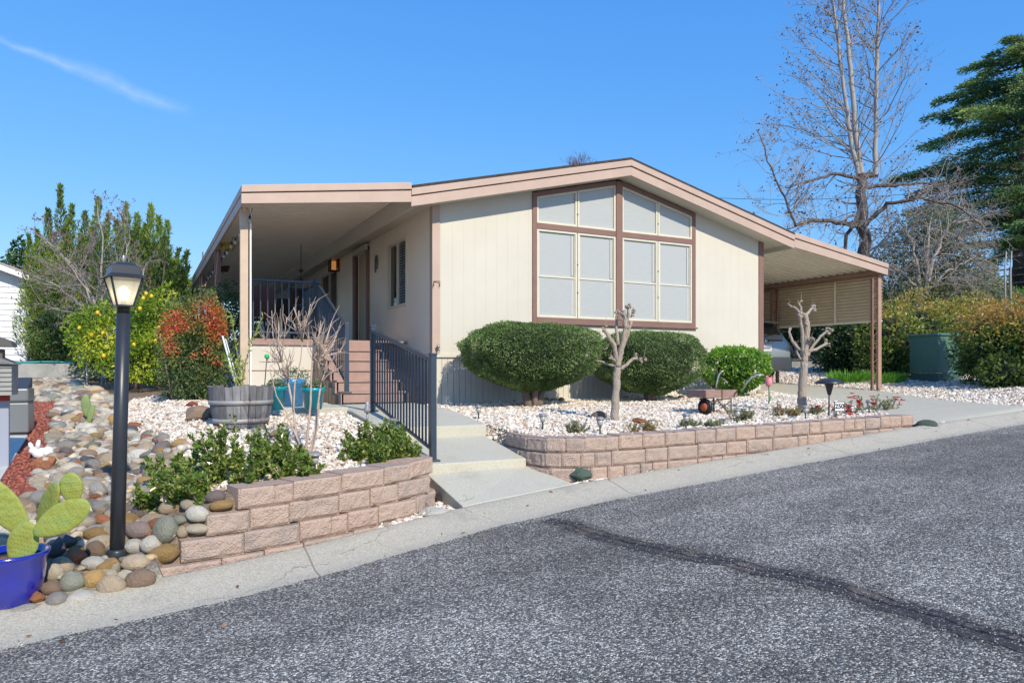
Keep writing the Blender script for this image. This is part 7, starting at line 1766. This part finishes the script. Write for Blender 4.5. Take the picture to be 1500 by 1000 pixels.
# cedar: tiers of drooping flat sprays
M['cedar'] = leafmat('cedar needles', [(0, (.010, .026, .014)), (.5, (.028, .056, .022)), (.8, (.065, .095, .026)), (1, (.125, .14, .04))], .6, .35, k=4.0)
cb = pt(1497, 440, 38); cb[2] = gz1(cb[0], cb[1]); ctop = pt(1503, 50, 38)
g = thing('cedar_tree', 'big dark green cedar with layered boughs at the right edge', 'tree', cb); random.seed(9)
mb = MB(); mb.tube([cb - [0, 0, .5], (cb + ctop) / 2, ctop], [.5, .3, .05], 8); mb.build('trunk', M['darkbark'], g)
P = []; D = []; bm_ = MB(); H = ctop[2] - cb[2]
for i in range(105):
    t = .14 + .86 * (i / 105) ** .9; z0 = cb[2] + H * t; Lr = (np.interp(t, [.1, .3, .45, .62, .8, .92, 1], [4.6, 5.4, 6.0, 5.4, 4.4, 2.8, .5])) * random.uniform(.75, 1.12); a = random.uniform(0, 6.283)
    pts = []
    for k in range(7):
        f = k / 6; pts.append(np.array([cb[0] + (ctop[0] - cb[0]) * t + math.cos(a) * Lr * f, cb[1] + (ctop[1] - cb[1]) * t + math.sin(a) * Lr * f, z0 + Lr * (.16 * f - .20 * f * f)]))
    bm_.tube(pts, [.07 * (1 - .8 * k / 6) for k in range(7)], 4, cap=False)
    n = int(230 * Lr); f = rng.random(n) ** .65; idx_ = np.minimum((f * 6).astype(int), 5); fr = (f * 6 - idx_)[:, None]; pa = np.array(pts); base_ = pa[idx_] * (1 - fr) + pa[idx_ + 1] * fr
    side = rng.normal(size=n) * .42 * (1.15 - f * .7) * Lr * .30; nx = np.array([-math.sin(a), math.cos(a), 0]); q = base_ + side[:, None] * nx + np.stack([rng.normal(0, .05, n), rng.normal(0, .05, n), -np.abs(side) * .10 + rng.normal(0, .05, n)], 1)
    P.append(q); dr = np.array([math.cos(a), math.sin(a), -.1]); D.append(dr + np.sign(side)[:, None] * nx * .8)
P = np.concatenate(P); D = np.concatenate(D); bm_.build('boughs', M['darkbark'], g)
leaves('needle_sprays', P, unit(D), rng.uniform(.14, .30, len(P)), M['cedar'], g, jit=.4, asp=.24, rnd=nrand(P, .5, 4, .6))
# treetop over the roof
q = pt(846, 262, 36); b_ = np.array([q[0], q[1], gz1(q[0], q[1])])
bare_tree('distant_tree', 'bare treetop peeping over the roof ridge', 'tree', b_, [([b_, pt(846, 400, 36), pt(846, 275, 36), pt(845, 250, 36)], .2, .03, 26)], dict(seg=5, wander=.2, up=.05, kids=[0, 6, 4, 0], lv=3, ratio=.6, ang=40, ang0=40, len0=2.4, r0=.02, minr=.006, k0=.72, wob=1, twmat=M['redtwig']), 205, M['darkbark'])
# thin service wires at the right
for i, (y0, y1) in enumerate(((330, 308), (262, 205))):
    if i: continue
    q = MB(); A1, B1 = pt(1050, 290, 30), pt(1700, 225, 26); q.tube([A1 * (1 - f) + B1 * f + np.array([0, 0, -.6 * 4 * f * (1 - f)]) for f in np.linspace(0, 1, 16)], .010, 4)
    tag(q.build('service_wire', M['black']), 'thin overhead wire crossing the sky behind the bare plane tree', 'wire')
# distant tree line closes the horizon
def treeline(label, spots_, seed, h0, h1):
    blobs = [((x, y, gz1(x, y) + random.uniform(h0, h1) * .5), (random.uniform(3, 5), random.uniform(3, 5), random.uniform(h0, h1) * .6)) for x, y in spots_]
    P, U = mass(blobs, 9000, seed, .3, .4, .3); o = leaves('far_woods', P, U, rng.uniform(.5, 1.1, len(P)), M['dkgreen'], None, jit=.9); tag(o, label, 'woods', kind='stuff')
random.seed(3)
treeline('far off woods on the left horizon', [(-60 + i * 6, 62 + random.uniform(-5, 5)) for i in range(9)], 301, 3.5, 5)
